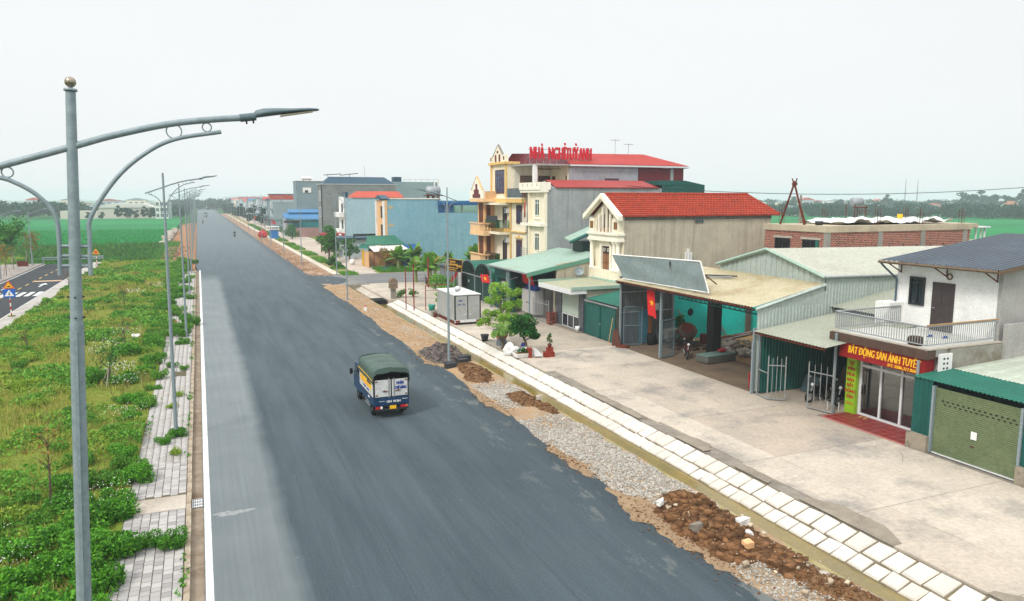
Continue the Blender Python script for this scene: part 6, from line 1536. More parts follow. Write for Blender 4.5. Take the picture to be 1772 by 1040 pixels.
# distant town as separate plain houses, three shared shapes
protos = []
for wl, rm in ((M_hz1, M_orangemetal), (M_cream, M_hz2), (M_hz2, M_redmetal), (M_white, M_hz1)):
    mb = MB(); mb.box(-5, -4, 0, 5, 4, 8, wl); mb.prism([(-5.3, 8), (5.3, 8), (5.3, 8.4), (0, 10), (-5.3, 8.4)], 'y', -4.2, 4.2, rm)
    for z in (1.2, 4.6):
        for x in (-3.6, -.8, 2): mb.box(x, -4.06, z, x + 1.6, -3.99, z + 1.8, M_pane)
    protos.append(mb.mesh('town_house'))
lbls = ['tiny hazy pale town house with orange roof on the horizon', 'tiny hazy cream town house with grey roof on the horizon', 'tiny hazy grey town house with red roof on the horizon', 'tiny hazy white town house on the horizon']
rT = random.Random(21)
def town(x, y, k=None):
    k = rT.randrange(4) if k is None else k
    o = link('town_house', protos[k], None, (x, y, -.5)); o['label'] = lbls[k]; o['category'] = 'house'; o['group'] = 'hazy houses of the far towns'
    s = rT.uniform(.55, 1.0) * (.6 if y < 500 and x > 0 else 1); o.scale = (s * rT.uniform(1, 2.2), s, s * rT.uniform(.7, 1.15)); o.rotation_euler = (0, 0, rT.uniform(-.4, .2))
for i in range(60): town(rT.uniform(-330, -40), rT.uniform(690, 900))
for i in range(90):
    a = rT.uniform(math.radians(36), math.radians(58)); d = rT.uniform(640, 900)
    town(d * math.sin(a), d * math.cos(a))
for i in range(24): town(rT.uniform(-60, 130), rT.uniform(760, 980))
for x, y, k in ((300, 372, 0), (330, 350, 1), (352, 340, 0)): town(x, y, k)
for x, y, h in ((657, 540, 30), (664, 532, 28.5)):
    mb = MB(); mb.tube([(x, y, -.5), (x, y, h)], [.9, .3], M_steel, 4); one('radio_mast', 'thin radio mast on the horizon, %s of the pair' % ('taller' if h == 30 else 'shorter'), 'mast', mb, (x, y, -.5))
# ------------------------------------------------------------------ street lamps
def spline(pts, n=8):
    P_ = [Vector(p) for p in pts]; out = []
    for i in range(len(P_) - 1):
        a, b = P_[i], P_[i + 1]; pa = P_[i - 1] if i else a * 2 - b; nb = P_[i + 2] if i + 2 < len(P_) else b * 2 - a
        for k in range(n):
            t = k / n
            out.append(tuple(0.5 * ((2 * a) + (b - pa) * t + (2 * pa - 5 * a + 4 * b - nb) * t * t + (3 * a - pa - 3 * b + nb) * t ** 3)))
    out.append(tuple(P_[-1])); return out
def make_lamp(label, group):
    t = thing('street_lamp', label, 'street lamp', (0, 0, 0), group)
    mb = MB()
    mb.tube([(0, 0, 0), (0, 0, 4), (0, 0, 8.86)], [.083, .068, .056], M_galv, 16)
    mb.tube([(0, 0, 8.85), (0, 0, 9.7), (0, 0, 10.84)], [.05, .046, .039], M_galv, 16)
    mb.box(-.012, -.0845, .2, .012, -.055, 8.8, M_galv)
    mb.lathe([(.0, 10.845), (.052, 10.845), (.052, 10.865), (0, 10.866)], (0, 0, 0), M_galv, 16)
    part('pole', mb, t)
    P('base_plate', t, [(-.17, -.17, 0, .17, .17, .03)], M_galv)
    mb = MB(); mb.tube([(0, 0, 10.86), (0, 0, 10.88)], .018, M_steel, 8); mb.ball((0, 0, 10.92), .045, surf('brass_ball', rgb(164, 154, 138), rgb(146, 136, 120), 3, .25, .8), 16); part('ball_finial', mb, t)
    mb = MB(); mb.tube(spline([(-.68, 0, 10.13), (0, 0, 10.385), (.3, 0, 10.5), (.72, 0, 10.63), (1.06, 0, 10.7), (1.36, 0, 10.745)]), .029, M_galv, 12); part('arm', mb, t)
    lo = MB(); lo.tube(spline([(.115, 0, 9.29), (.115, 0, 9.6), (.13, 0, 9.8), (.33, 0, 10.14), (.56, 0, 10.37), (.8, 0, 10.51), (1.18, 0, 10.605)]), .019, M_galv, 10)
    part('brace_arm', lo, t)
    lo = MB(); lo.tube(spline([(-.115, 0, 9.29), (-.115, 0, 9.6), (-.14, 0, 9.8), (-.27, 0, 9.97), (-.45, 0, 10.075), (-.56, 0, 10.1)]), .019, M_galv, 10)
    part('brace_arm', lo, t)
    for x, z, r in ((.79, 10.578, .062), (1.06, 10.635, .038), (-.47, 10.143, .042)):
        mb = MB(); mb.ring((x, 0, z), r, .0065, (1, 0, 0), (0, 0, 1), M_galv); part('ring', mb, t)
    for z in (9.54, 9.455, 9.37):
        mb = MB(); mb.tube([(-.115, 0, z), (.115, 0, z)], .014, M_galv, 8); part('rung', mb, t)
    for z in (9.1, 8.92):
        for a in (0, PI / 2, PI, 1.5 * PI):
            mb = MB(); mb.tube([(.045 * math.cos(a), .045 * math.sin(a), z), (.068 * math.cos(a), .068 * math.sin(a), z)], .0075, M_dark, 6); part('bolt', mb, t)
    M_head = surf('lamp_head_grey', rgb(92, 112, 118), rgb(84, 102, 108), 3, .45)
    hd = MB(); A = Vector((1.36, 0, 10.745)); D = Vector((.985, 0, .19)).normalized(); U = Vector((-.19, 0, .985)).normalized()
    hd.tube([A - D * .02, A + D * .12], .036, M_head, 12)
    prof = [(.1, .03, .03, 0), (.13, .05, .045, .01), (.2, .085, .05, .015), (.32, .095, .042, .014), (.45, .1, .03, .01), (.6, .095, .024, .006), (.68, .06, .016, .002), (.7, .02, .006, 0)]
    n = 14; vs = []
    for d, w_, hh, o in prof:
        for k in range(n):
            a = 2 * PI * k / n; zz = math.sin(a); zz = zz if zz > 0 else zz * .5
            vs.append(tuple(A + D * d + U * (hh * zz + o) + Vector((0, 1, 0)) * (w_ * math.cos(a))))
    hd.add(vs, [(i * n + k, i * n + (k + 1) % n, (i + 1) * n + (k + 1) % n, (i + 1) * n + k) for i in range(len(prof) - 1) for k in range(n)], M_head, True)
    ho = part('lamp_head', hd, t)
    mb = MB(); q = lambda d, w_, u: tuple(A + D * d + U * u + Vector((0, w_, 0)))
    mb.hexa([q(.34, -.07, -.022), q(.64, -.06, -.012), q(.64, .06, -.012), q(.34, .07, -.022)], [q(.34, -.07, -.012), q(.64, -.06, -.004), q(.64, .06, -.004), q(.34, .07, -.012)], surf('lamp_lens', rgb(206, 196, 170), rgb(190, 180, 156), 5, .3)); part('lens', mb, ho)
    mb = MB(); mb.tube([A + D * .03 - U * .03, A + D * .03 - U * .06], .008, M_dark, 5); mb.tube([A + D * .09 - U * .03, A + D * .09 - U * .06], .008, M_dark, 5); part('clamp_bolt', mb, ho)
    return t
lamp = make_lamp('nearest galvanised street lamp with ball finial and double curved arms', 'street lamps along the left kerb')
lamp.location = (-1.45, 7.35, 0.06); lamp.rotation_euler = (0, math.radians(2.7), 0)
ly = [33.2, 57.6, 82.8, 107.5, 132, 156.5, 181, 206, 231, 256, 281, 306, 331, 356, 381, 406]
nth = ['second', 'third', 'fourth', 'fifth', 'sixth', 'seventh', 'eighth', 'ninth', 'tenth', 'eleventh', 'twelfth', 'thirteenth', 'fourteenth', 'fifteenth', 'sixteenth', 'seventeenth']
tl = [.6, .45, .35]
for i, y in enumerate(ly):
    o = dup(lamp, (-1.36 if i == 0 else -1.27, y, .06), 0, '%s street lamp from the camera on the left kerb pavement' % nth[i])
    o.rotation_euler = (0, math.radians(tl[i] if i < 3 else rnd.uniform(-.3, .6)), 0)
rl = [(13.66, 42.4, 'nearest street lamp on the right earth shoulder by the rubble heap'), (13.25, 73.8, 'street lamp on the right shoulder just before the culvert'), (16.45, 98.8, 'street lamp in the grass corner beyond the cross street')]
for i in range(13):
    rl.append((13.8, 113.6 + 25 * i, '%s street lamp beyond the cross street on the right shoulder' % (['first'] + nth)[i]))
for x, y, lb in rl: dup(lamp, (x, y, 0), PI, lb, .97, 'street lamps along the right shoulder').rotation_euler = (0, 0, PI)
# single arm lamps on the far pavement
t = thing('side_lamp', 'pale single arm lamp post on the far pavement nearest the edge', 'street lamp', (-22.9, 108, .13), 'single arm lamps on the far pavement')
mb = MB(); mb.tube([(-22.9, 108, .13), (-22.9, 108, 8)], [.1, .05], M_galv, 8); part('pole', mb, t)
mb = MB(); mb.tube([(-23.1, 108, 7.6), (-21.6, 108, 8.2), (-20.6, 108, 8.5)], .04, M_galv, 6); mb.box(-20.9, 107.9, 8.42, -20.2, 108.1, 8.56, M_galv); part('arm', mb, t)
dup(t, (-23.2, 129, .13), 0, 'pale single arm lamp post on the far pavement by the young trees')
# floodlights with glass dome on right lamp poles
for x, y, z, lb in ((13.66, 42.4, 4.35, 'small white domed yard light on an arm of the lamp by the cargo box'), (16.45, 98.8, 5.0, 'round white lamp on the pole in the grass corner')):
    t = thing('yard_light', lb, 'lamp', (x, y, z))
    mb = MB(); mb.bar((x + .07, y, z), (x + .62, y, z + .03), .035, M_alum); part('arm', mb, t)
    mb = MB(); mb.lathe([(.02, .04), (.16, .08), (.2, .2), (.17, .3), (.08, .36), (.01, .37)], (x + .6, y, z), surf('frosted_dome', rgb(216, 220, 220), rgb(200, 206, 206), 3, .2), 16); part('dome', mb, t)

# ------------------------------------------------------------------ traffic signs, barrier
def striped_post(t, x, y, h):
    n = 7
    for i in range(n):
        mb = MB(); mb.tube([(x, y, .13 + h * i / n), (x, y, .13 + h * (i + 1) / n)], .05, M_red if i % 2 == 0 else M_white, 10); part('post_band', mb, t)
def tri_sign(t, x, y, z, s, mat, rim, sym=True):
    mb = MB(); mb.prism([(x - s, z), (x + s, z), (x, z + s * 1.6)], 'y', y - .03, y, rim); o = part('triangle_plate', mb, t)
    mb = MB(); mb.prism([(x - s * .7, z + s * .18), (x + s * .7, z + s * .18), (x, z + s * 1.25)], 'y', y - .036, y - .031, mat); part('face', mb, o)
    if sym: P('symbol', o, [(x - s * .3, y - .042, z + .3 * s, x + s * .25, y - .037, z + .42 * s), (x - s * .1, y - .042, z + .42 * s, x + s * .22, y - .037, z + .55 * s)], M_black)
t = thing('road_sign', 'red striped post with orange warning triangle over blue crossing sign', 'road sign', (-15.0, 73.2, .13))
striped_post(t, -15.0, 73.2, 2.0)
tri_sign(t, -15.0, 73.1, 2.5, .43, M_yellow, surf('orange_rim', rgb(222, 84, 26), rgb(206, 72, 20), 3, .5))
mb = MB(); mb.box(-15.44, 73.07, 1.72, -14.56, 73.1, 2.46, surf('sign_blue', rgb(20, 96, 190), rgb(16, 86, 176), 3, .5)); o = part('blue_plate', mb, t)
mb = MB(); mb.prism([(-15.36, 1.86), (-14.64, 1.86), (-15.0, 2.4)], 'y', 73.06, 73.069, M_white); part('white_triangle', mb, o)
mb = MB(); mb.prism([(-15.06, 1.95), (-14.94, 1.95), (-14.98, 2.1), (-14.96, 2.2), (-15.04, 2.2), (-15.02, 2.1)], 'y', 73.05, 73.059, M_black); part('walking_figure', mb, o)
mb = MB(); mb.lathe([(.0, .14), (.3, .14), (.28, .2), (0, .2)], (-15.0, 73.2, 0), M_soil, 10); part('post_base', mb, t)
t = thing('road_sign', 'red striped post with orange triangle beside the end barrier', 'road sign', (-13.8, 120.3, .13))
striped_post(t, -13.8, 120.3, 1.9); tri_sign(t, -13.8, 120.2, 2.1, .5, MATS['orange_rim'], M_yellow, False)
t = thing('barrier', 'low grey rail barrier closing the end of the side road', 'barrier', (-18, 130.9, 0))
mb = MB()
for z in (.75, 1.05): mb.bar((-22.3, 130.9, z), (-14, 130.9, z), .14, M_galv)
part('rail', mb, t)
for i in range(5): P('post', t, [(-22.2 + i * 2, 130.95, 0, -22.08 + i * 2, 131.05, 1.15)], M_galv)
mb = MB(); mb.box(-24.8, 127, .13, -23.4, 127.2, .9, M_rust); one('red_barrier', 'small rust red barrier at the end of the far pavement', 'barrier', mb, (-24, 127, .13))

# ------------------------------------------------------------------ truck
def make_truck(label, group=None, text=True):
    t = thing('truck', label, 'truck', (0, 0, 0), group)
    M_tb = surf('truck_blue', rgb(16, 56, 92), rgb(13, 48, 82), 1.5, .4, 0, 0, 30, rgb(44, 74, 100), 2, .4)
    M_tarp = surf('green_tarpaulin', rgb(62, 86, 76), rgb(52, 74, 66), 1.2, .55, 0, .5, 2.5, rgb(78, 100, 90), .8, .5, spec=.5)
    M_door = surf('truck_door_white', rgb(206, 208, 206), rgb(192, 195, 194), 2, .5, 0, 0, 30, rgb(160, 162, 160), 2.5, .5)
    w2, L0, L1 = .82, 0.0, 3.15
    P('cargo_bed', t, [(-w2, L0, .62, w2, L1, .72), (-w2, L0 + .05, .72, -w2 + .05, L1, 1.0), (w2 - .05, L0 + .05, .72, w2, L1, 1.0), (-w2, L1 - .05, .72, w2, L1, 1.0), (-w2, L0, .6, w2, L0 + .05, 1.02)], M_tb)
    P('chassis', t, [(-.4, .2, .38, -.3, 4.4, .6), (.3, .2, .38, .4, 4.4, .6), (-.7, .1, .36, .7, .2, .5), (-.55, 1.6, .35, -.35, 2.4, .58)], M_dark)
    P('side_rail', t, [(-.8, 1.0, .4, -.77, 2.0, .44), (-.8, 1.0, .54, -.77, 2.0, .58), (-.8, 1.4, .36, -.77, 1.45, .62)], M_steel)
    P('side_panel', t, [(-w2 - .005, .12, 1.02, -w2 + .02, L1 - .05, 1.72)], M_door); P('side_panel', t, [(w2 - .02, .12, 1.02, w2 + .005, L1 - .05, 1.72)], M_door)
    ad = P('side_advert', t, [(-w2 - .012, .35, 1.3, -w2 - .006, 2.9, 1.7)], surf('advert_yellow', rgb(244, 196, 36), rgb(236, 150, 30), .9, .5))
    P('dark_patch', ad, [(-w2 - .018, .5, 1.52, -w2 - .013, 1.3, 1.62)], M_dark)
    P('blue_patch', ad, [(-w2 - .018, 1.6, 1.16, -w2 - .013, 2.2, 1.24), (-w2 - .018, .95, 1.14, -w2 - .013, 1.4, 1.22)], M_bluepaint)
    P('white_patch', ad, [(-w2 - .018, .8, .84, -w2 - .013, 1.15, .92)], M_white)
    for x in (-w2, w2 - .05): P('corner_post', t, [(x, L0, 1.02, x + .05, L0 + .06, 2.2)], M_dark)
    P('dark_interior', t, [(-w2 + .06, L0 + .5, .75, w2 - .06, L0 + .55, 2.1)], M_black)
    for s in (-1, 1):
        x0, x1 = (-.75, -.03) if s < 0 else (.03, .75)
        mb = MB(); mb.box(x0, -.03, 1.05, x1, .0, 1.83, M_door); d = part('rear_door', mb, t)
        P('hinge', d, [(x0 + (.02 if s < 0 else .6), -.045, z, x0 + (.12 if s < 0 else .7), -.03, z + .05) for z in (1.1, 1.74)], M_rust)
        xx = -.12 if s < 0 else .12
        mb = MB(); mb.bar((xx, -.05, 1.0), (xx, -.05, 1.9), .03, M_steel); part('lock_bar', mb, d)
        mb = MB(); mb.bar((xx + s * .05, -.06, 1.3), (xx + s * .3, -.06, 1.32), .025, M_rust); mb.bar((xx + s * .2, -.06, 1.28), (xx + s * .2, -.06, 1.36), .03, M_rust); part('handle', mb, d)
        if s > 0 and text:
            part('lettering', text_mesh('NHẬN', .2, (.24, -.036, 1.58), (1, 0, 0), (0, 0, 1), M_bluepaint, .008, .008, width=.32), d)
            part('lettering', text_mesh('CHỞ HÀNG', .2, (.14, -.036, 1.36), (1, 0, 0), (0, 0, 1), M_bluepaint, .008, .008, width=.55), d)
    mb = MB(); mb.box(-w2 + .02, -.04, .66, w2 - .02, -.002, 1.0, M_tb); mb.box(-.6, -.05, .78, .65, -.041, .92, M_tb); tg = part('tailgate', mb, t)
    if text:
        part('lettering', text_mesh('15H  01361', .14, (-.25, -.056, .77), (1, 0, 0), (0, 0, 1), M_white, .006, .006, width=.62), tg)
        P('script', tg, [(-.58, -.056, .84, -.32, -.051, .86), (.48, -.056, .88, .74, -.051, .905)], M_door)
    P('number_plate', t, [(-.1, -.07, .46, .2, -.04, .62)], M_yellow)
    P('bumper', t, [(-.78, -.04, .4, .78, .04, .48)], M_dark)
    for s in (-1, 1):
        mb = MB(); x = s * .58; mb.box(x - .17, -.06, .5, x + .05 , -.02, .6, M_red); tl_ = part('tail_light', mb, t)
        P('reflector', tl_, [(x + .055, -.06, .5, x + .15, -.02, .6)], M_white if s < 0 else surf('amber', rgb(200, 90, 60)))
    # tarp: an arched, creased hood with a sagging rear flap
    nu, nv = 16, 22; vs = []
    prof = [(-w2 - .03, 1.66), (-w2 - .03, 1.9), (-w2 - .02, 2.12), (-w2 + .03, 2.28), (-.66, 2.37), (-.4, 2.4), (-.2, 2.42), (0, 2.43), (.2, 2.42), (.4, 2.4), (.66, 2.37), (w2 - .03, 2.28), (w2 + .02, 2.12), (w2 + .03, 1.9), (w2 + .03, 1.66)]
    np_ = len(prof)
    for j in range(nv + 1):
        v = j / nv; y = -.05 + v * (L1 + .1)
        bow = .05 * abs(math.sin(v * PI * 3.0)) - .04
        for i, (x, z) in enumerate(prof):
            k = 1 if z > 2.1 else .3
            vs.append((x * (1 + .008 * math.sin(v * 40 + i)), y, z + (bow * k - .02 * math.sin(v * 23 + i * .8) * k)))
    mb = MB(); mb.add(vs, [(j * np_ + i, j * np_ + i + 1, (j + 1) * np_ + i + 1, (j + 1) * np_ + i) for j in range(nv) for i in range(np_ - 1)], M_tarp, True)
    vs = []
    for i, (x, z) in enumerate(prof[1:-1]):
        zz = max(z, 1.95); drop = .17 if 1 < i < 11 else .08
        vs += [(x, -.055, zz - .04), (x, -.085 - .02 * math.sin(i * 2.1), zz - .1 - drop * (.85 + .15 * math.sin(i * 1.7)))]
    mb.add(vs, [(2 * i, 2 * i + 1, 2 * i + 3, 2 * i + 2) for i in range(len(vs) // 2 - 1)], M_tarp, True)
    mb.poly([(x, L1 + .05, z) for x, z in prof], M_tarp)
    tp = part('tarpaulin', mb, t)
    mb = MB(); mb.tube([(-w2 - .05, -.02, 1.84), (-w2 - .05, 1.2, 1.87), (-w2 - .05, L1, 1.86)], .014, M_yellow, 5); part('rope', mb, tp)
    # cab
    c0, c1 = L1 + .06, L1 + 1.62
    cb = MB(); cb.prism([(c0, .5), (c1, .5), (c1 + .02, .95), (c1 - .1, 1.15), (c1 - .52, 1.86), (c0, 1.88)], 'x', -.8, .8, M_tb); cab = part('cab', cb, t)
    for s in (-1, 1):
        mb = MB(); x = s * .805; mb.hexa([(x - .004, c0 + .2, 1.22), (x + .004, c0 + .2, 1.22), (x + .004, c1 - .25, 1.22), (x - .004, c1 - .25, 1.22)], [(x - .004, c0 + .2, 1.74), (x + .004, c0 + .2, 1.74), (x + .004, c1 - .55, 1.74), (x - .004, c1 - .55, 1.74)], M_pane); part('side_window', mb, cab)
        mb = MB(); mb.bar((s * .8, c1 - .5, 1.35), (s * 1.02, c1 - .42, 1.35), .025, M_black); mb.box(s * 1.0 - .07, c1 - .46, 1.22, s * 1.0 + .07, c1 - .38, 1.5, M_black); part('wing_mirror', mb, cab)
        mb = MB(); mb.box(s * .5 - .15, c1 + .0, .7, s * .5 + .15, c1 + .03, .86, M_alum); part('headlight', mb, cab)
    mb = MB(); mb.hexa([(-.72, c1 - .11, 1.19), (.72, c1 - .11, 1.19), (.72, c1 - .1, 1.2), (-.72, c1 - .1, 1.2)], [(-.7, c1 - .5, 1.82), (.7, c1 - .5, 1.82), (.7, c1 - .48, 1.83), (-.7, c1 - .48, 1.83)], M_pane); part('windscreen', mb, cab)
    wm = MB(); wm.lathe([(.13, -.085), (.27, -.085), (.305, -.06), (.305, .06), (.27, .085), (.13, .085)], (0, 0, 0), M_black, 20); wme = wm.mesh('tyre')
    hm = MB(); hm.lathe([(.0, -.03), (.1, -.06), (.17, -.05), (.2, -.07), (.2, .07), (.17, .05), (0, .03)], (0, 0, 0), M_steel, 14); hme = hm.mesh('rim')
    for x, y in ((-.66, .85), (.66, .85), (-.68, L1 + .75), (.68, L1 + .75)):
        o = link('wheel', wme, t, (x, y, .305)); o.rotation_euler = (0, PI / 2, 0); link('rim', hme, o)
    for x in (-.66, .66): P('mud_flap', t, [(x - .14, .38, .2, x + .14, .4, .55)], M_black)
    return t
truck = make_truck('small blue cargo truck with green tarpaulin hood driving away')
truck.location = (7.68, 32.45, 0)
dup(truck, (3.4, 425, 0), 0, 'tiny hazy blue truck far down the road')

# cargo box body parked in the yard
t = thing('cargo_box', 'old silver truck cargo box standing on the yard beside the canal bank', 'container', (19.4, 57.6, 0))
M_cb = surf('silver_panel', rgb(178, 182, 180), rgb(166, 170, 168), .8, .45, .3, .2, 2, rgb(152, 156, 152), 1.2, .5)
C0, C1, K0, K1 = 18.3, 20.5, 55.2, 59.9
for i in range(3): P('side_panel', t, [(C0, K0 + .05, .32 + i * .68, C0 + .05, K1, .99 + i * .68)], M_cb)
P('roof_panel', t, [(C0 - .03, K0 - .03, 2.36, C1 + .03, K1 + .03, 2.42)], surf('white_roof_panel', rgb(220, 222, 220), rgb(206, 208, 206), .7, .5))
P('body', t, [(C0 + .06, K0 + .06, .3, C1, K1, 2.35)], M_cb)
for x0, x1 in ((C0 + .1, C0 + 1.06), (C0 + 1.14, C1 - .1)):
    d = P('door', t, [(x0, K0 - .02, .42, x1, K0 + .05, 2.3)], M_cb); P('latch', d, [(x0 + (.72 if x0 < 19 else .1), K0 - .06, .78, x0 + (.84 if x0 < 19 else .2), K0 - .02, .86)], M_alum)
    if x0 < 19:
        part('lettering', text_mesh('20H', .2, (x0 + .22, K0 - .025, 1.86), (1, 0, 0), (0, 0, 1), M_bluepaint, .006, .01, width=.32), d)
        part('lettering', text_mesh('181.93', .2, (x0 + .12, K0 - .025, 1.55), (1, 0, 0), (0, 0, 1), M_bluepaint, .006, .01, width=.6), d)
P('door_frame', t, [(C0 - .01, K0 - .03, .3, C0 + .09, K0 + .05, 2.35), (C1 - .09, K0 - .03, .3, C1 + .01, K0 + .05, 2.35), (C0 + 1.07, K0 - .03, .42, C0 + 1.13, K0 + .04, 2.35), (C0 + .09, K0 - .03, 2.3, C1 - .09, K0 + .04, 2.355)], M_dark)
P('rear_sill', t, [(C0, K0 - .05, .18, C1, K0 + .05, .4)], M_alum)
for x in (C0 + .06, C1 - .4): P('tail_light', t, [(x, K0 - .08, .2, x + .34, K0 - .05, .36)], surf('dull_red_lamp', rgb(128, 40, 34), rgb(110, 34, 30), 4, .4))
P('skid', t, [(C0 + .1, K0, 0, C0 + .3, K1, .29), (C1 - .3, K0, 0, C1 - .1, K1, .29)], M_rust)
mb = MB(); mb.box(17.95, 60.0, 0, 18.4, 60.5, .45, M_conc_d); mb.box(18.0, 59.7, 0, 18.25, 60.0, .3, M_rust); one('concrete_block', 'weathered concrete block at the back corner of the silver cargo box', 'block', mb, (18.2, 60.2, 0))

# ------------------------------------------------------------------ motorbikes and riders
def make_bike(label, body):
    t = thing('motorbike', label, 'motorbike', (0, 0, 0))
    wm = MB(); wm.ring((0, 0, 0), .25, .05, (0, 1, 0), (0, 0, 1), M_black, 20, 8); wme = wm.mesh('wheel')
    rm = MB(); rm.ring((0, 0, 0), .2, .014, (0, 1, 0), (0, 0, 1), M_steel, 16, 5)
    for k in range(6): rm.bar((0, 0, 0), (0, .2 * math.cos(k * PI / 3), .2 * math.sin(k * PI / 3)), .012, M_steel)
    rme = rm.mesh('rim')
    for y in (0.62, -.62): o = link('wheel', wme, t, (0, y, .3)); link('rim', rme, o)
    mb = MB()
    mb.hexa([(-.1, -.5, .5), (.1, -.5, .5), (.08, .1, .42), (-.08, .1, .42)], [(-.12, -.72, .72), (.12, -.72, .72), (.09, .12, .62), (-.09, .12, .62)], body)
    mb.hexa([(-.07, .1, .35), (.07, .1, .35), (.08, .42, .5), (-.08, .42, .5)], [(-.06, .1, .55), (.06, .1, .55), (.13, .5, .98), (-.13, .5, .98)], body)
    mb.box(-.07, .42, .56, .07, .8, .6, body); part('fairing', mb, t)
    mb = MB(); mb.hexa([(-.12, -.7, .72), (.12, -.7, .72), (.09, .08, .64), (-.09, .08, .64)], [(-.11, -.7, .82), (.11, -.7, .82), (.1, .1, .74), (-.1, .1, .74)], M_black); part('seat', mb, t)
    mb = MB(); mb.tube([(0, .62, .3), (0, .45, .98)], .035, M_steel, 6); mb.tube([(-.33, .36, 1.02), (-.1, .44, 1.05), (.1, .44, 1.05), (.33, .36, 1.02)], .018, M_dark, 6); part('handlebar', mb, t)
    for s in (-1, 1):
        mb = MB(); mb.bar((s * .25, .4, 1.03), (s * .3, .4, 1.22), .015, M_dark); mb.box(s * .3 - .05, .38, 1.2, s * .3 + .05, .4, 1.3, M_steel); part('mirror', mb, t)
    mb = MB(); mb.ball((0, .52, .93), .09, M_alum, 10); part('headlight', mb, t)
    mb = MB(); mb.box(-.1, -.35, .22, .1, .12, .44, M_dark); mb.tube([(.1, .1, .26), (.14, -.7, .36)], .045, M_steel, 8); part('engine', mb, t)
    P('tail_light', t, [(-.06, -.78, .66, .06, -.72, .74)], M_red); P('plate', t, [(-.09, -.8, .5, .09, -.78, .63)], M_white)
    mb = MB(); mb.bar((-.05, -.1, .3), (-.2, -.05, 0.01), .025, M_steel); part('side_stand', mb, t)
    return t
bike = make_bike('dark red motorbike parked inside the workshop by the mesh gate', surf('dark_red_paint', rgb(96, 20, 30), rgb(80, 16, 26), 3, .35))
bike.location = (28.0, 38.1, 0); bike.rotation_euler = (0, math.radians(-6), math.radians(150))
b2 = make_bike('black motorbike parked in the dark carport behind the bar gate', M_black)
b2.location = (28.6, 26.2, 0); b2.rotation_euler = (0, math.radians(-6), math.radians(110))
dup(b2, (27.9, 27.1, 0), math.radians(95), 'second black motorbike deeper in the carport beside the first')
dup(bike, (24.2, 83.5, 0), math.radians(170), 'small motorbike parked beyond the red posts near the banana plants')
b3 = dup(b2, (8.3, 205, 0), math.radians(180), 'black motorbike ridden towards the camera on the empty road'); b3.rotation_euler = (0, 0, PI)
b4 = dup(b2, (1.3, 312, 0), 0, 'far motorbike on the left side of the road'); b4.rotation_euler = (0, 0, 0)
def make_person(label, top):
    J = {'pel': (0, -.2, .84), 'wa': (0, -.17, 1.02), 'ch': (0, -.1, 1.25), 'ne': (0, -.06, 1.42), 'hd': (0, -.03, 1.56), 'ht': (0, -.03, 1.68),
         'sl': (-.18, -.08, 1.34), 'el': (-.27, .1, 1.14), 'hl': (-.3, .36, 1.06), 'sr': (.18, -.08, 1.34), 'er': (.27, .1, 1.14), 'hr': (.3, .36, 1.06),
         'kl': (-.16, .2, .74), 'fl': (-.15, .1, .34), 'tl': (-.15, .24, .31), 'kr': (.16, .2, .74), 'fr': (.15, .1, .34), 'tr': (.15, .24, .31)}
    E_ = [('pel', 'wa'), ('wa', 'ch'), ('ch', 'ne'), ('ne', 'hd'), ('hd', 'ht'), ('ch', 'sl'), ('sl', 'el'), ('el', 'hl'), ('ch', 'sr'), ('sr', 'er'), ('er', 'hr'), ('pel', 'kl'), ('kl', 'fl'), ('fl', 'tl'), ('pel', 'kr'), ('kr', 'fr'), ('fr', 'tr')]
    Rr = {'pel': .15, 'wa': .14, 'ch': .16, 'ne': .06, 'hd': .11, 'ht': .1, 'sl': .075, 'el': .05, 'hl': .04, 'sr': .075, 'er': .05, 'hr': .04, 'kl': .08, 'fl': .05, 'tl': .045, 'kr': .08, 'fr': .05, 'tr': .045}
    ks = list(J); me = bpy.data.meshes.new('person'); me.from_pydata([J[k] for k in ks], [(ks.index(a), ks.index(b)) for a, b in E_], [])
    ob = bpy.data.objects.new('person', me); COL.objects.link(ob)
    ob.modifiers.new('s', 'SKIN'); sub = ob.modifiers.new('d', 'SUBSURF'); sub.levels = 1
    for i, k in enumerate(ks):
        v = me.skin_vertices[0].data[i]; v.radius = (Rr[k],) * 2; v.use_root = (k == 'pel')
    dg = bpy.context.evaluated_depsgraph_get(); dg.update(); m2 = bpy.data.meshes.new_from_object(ob.evaluated_get(dg)); bpy.data.objects.remove(ob)
    skin = surf('skin', rgb(176, 130, 104)); trousers = surf('dark_trousers', rgb(36, 38, 44)); hair = surf('helmet_dark', rgb(30, 32, 36), rgb(24, 24, 28), 3, .4)
    for m in (top, trousers, skin, hair): m2.materials.append(m)
    for p in m2.polygons:
        c = p.center; p.use_smooth = True
        p.material_index = 3 if c.z > 1.57 else 2 if (c.z > 1.42 or c.y > .3 and c.z > .9) else 1 if (c.z < .9) else 0
    o = link('person', m2); o['label'] = label; o['category'] = 'person'
    return o
p1 = make_person('rider in dark jacket and helmet on the black motorbike coming along the road', surf('dark_jacket', rgb(40, 44, 52))); p1.location = (8.3, 205, 0); p1.rotation_euler = (0, 0, PI)
p2 = make_person('far rider in dark shirt on the left side of the road', surf('navy_shirt', rgb(46, 56, 76))); p2.location = (1.3, 312, 0)
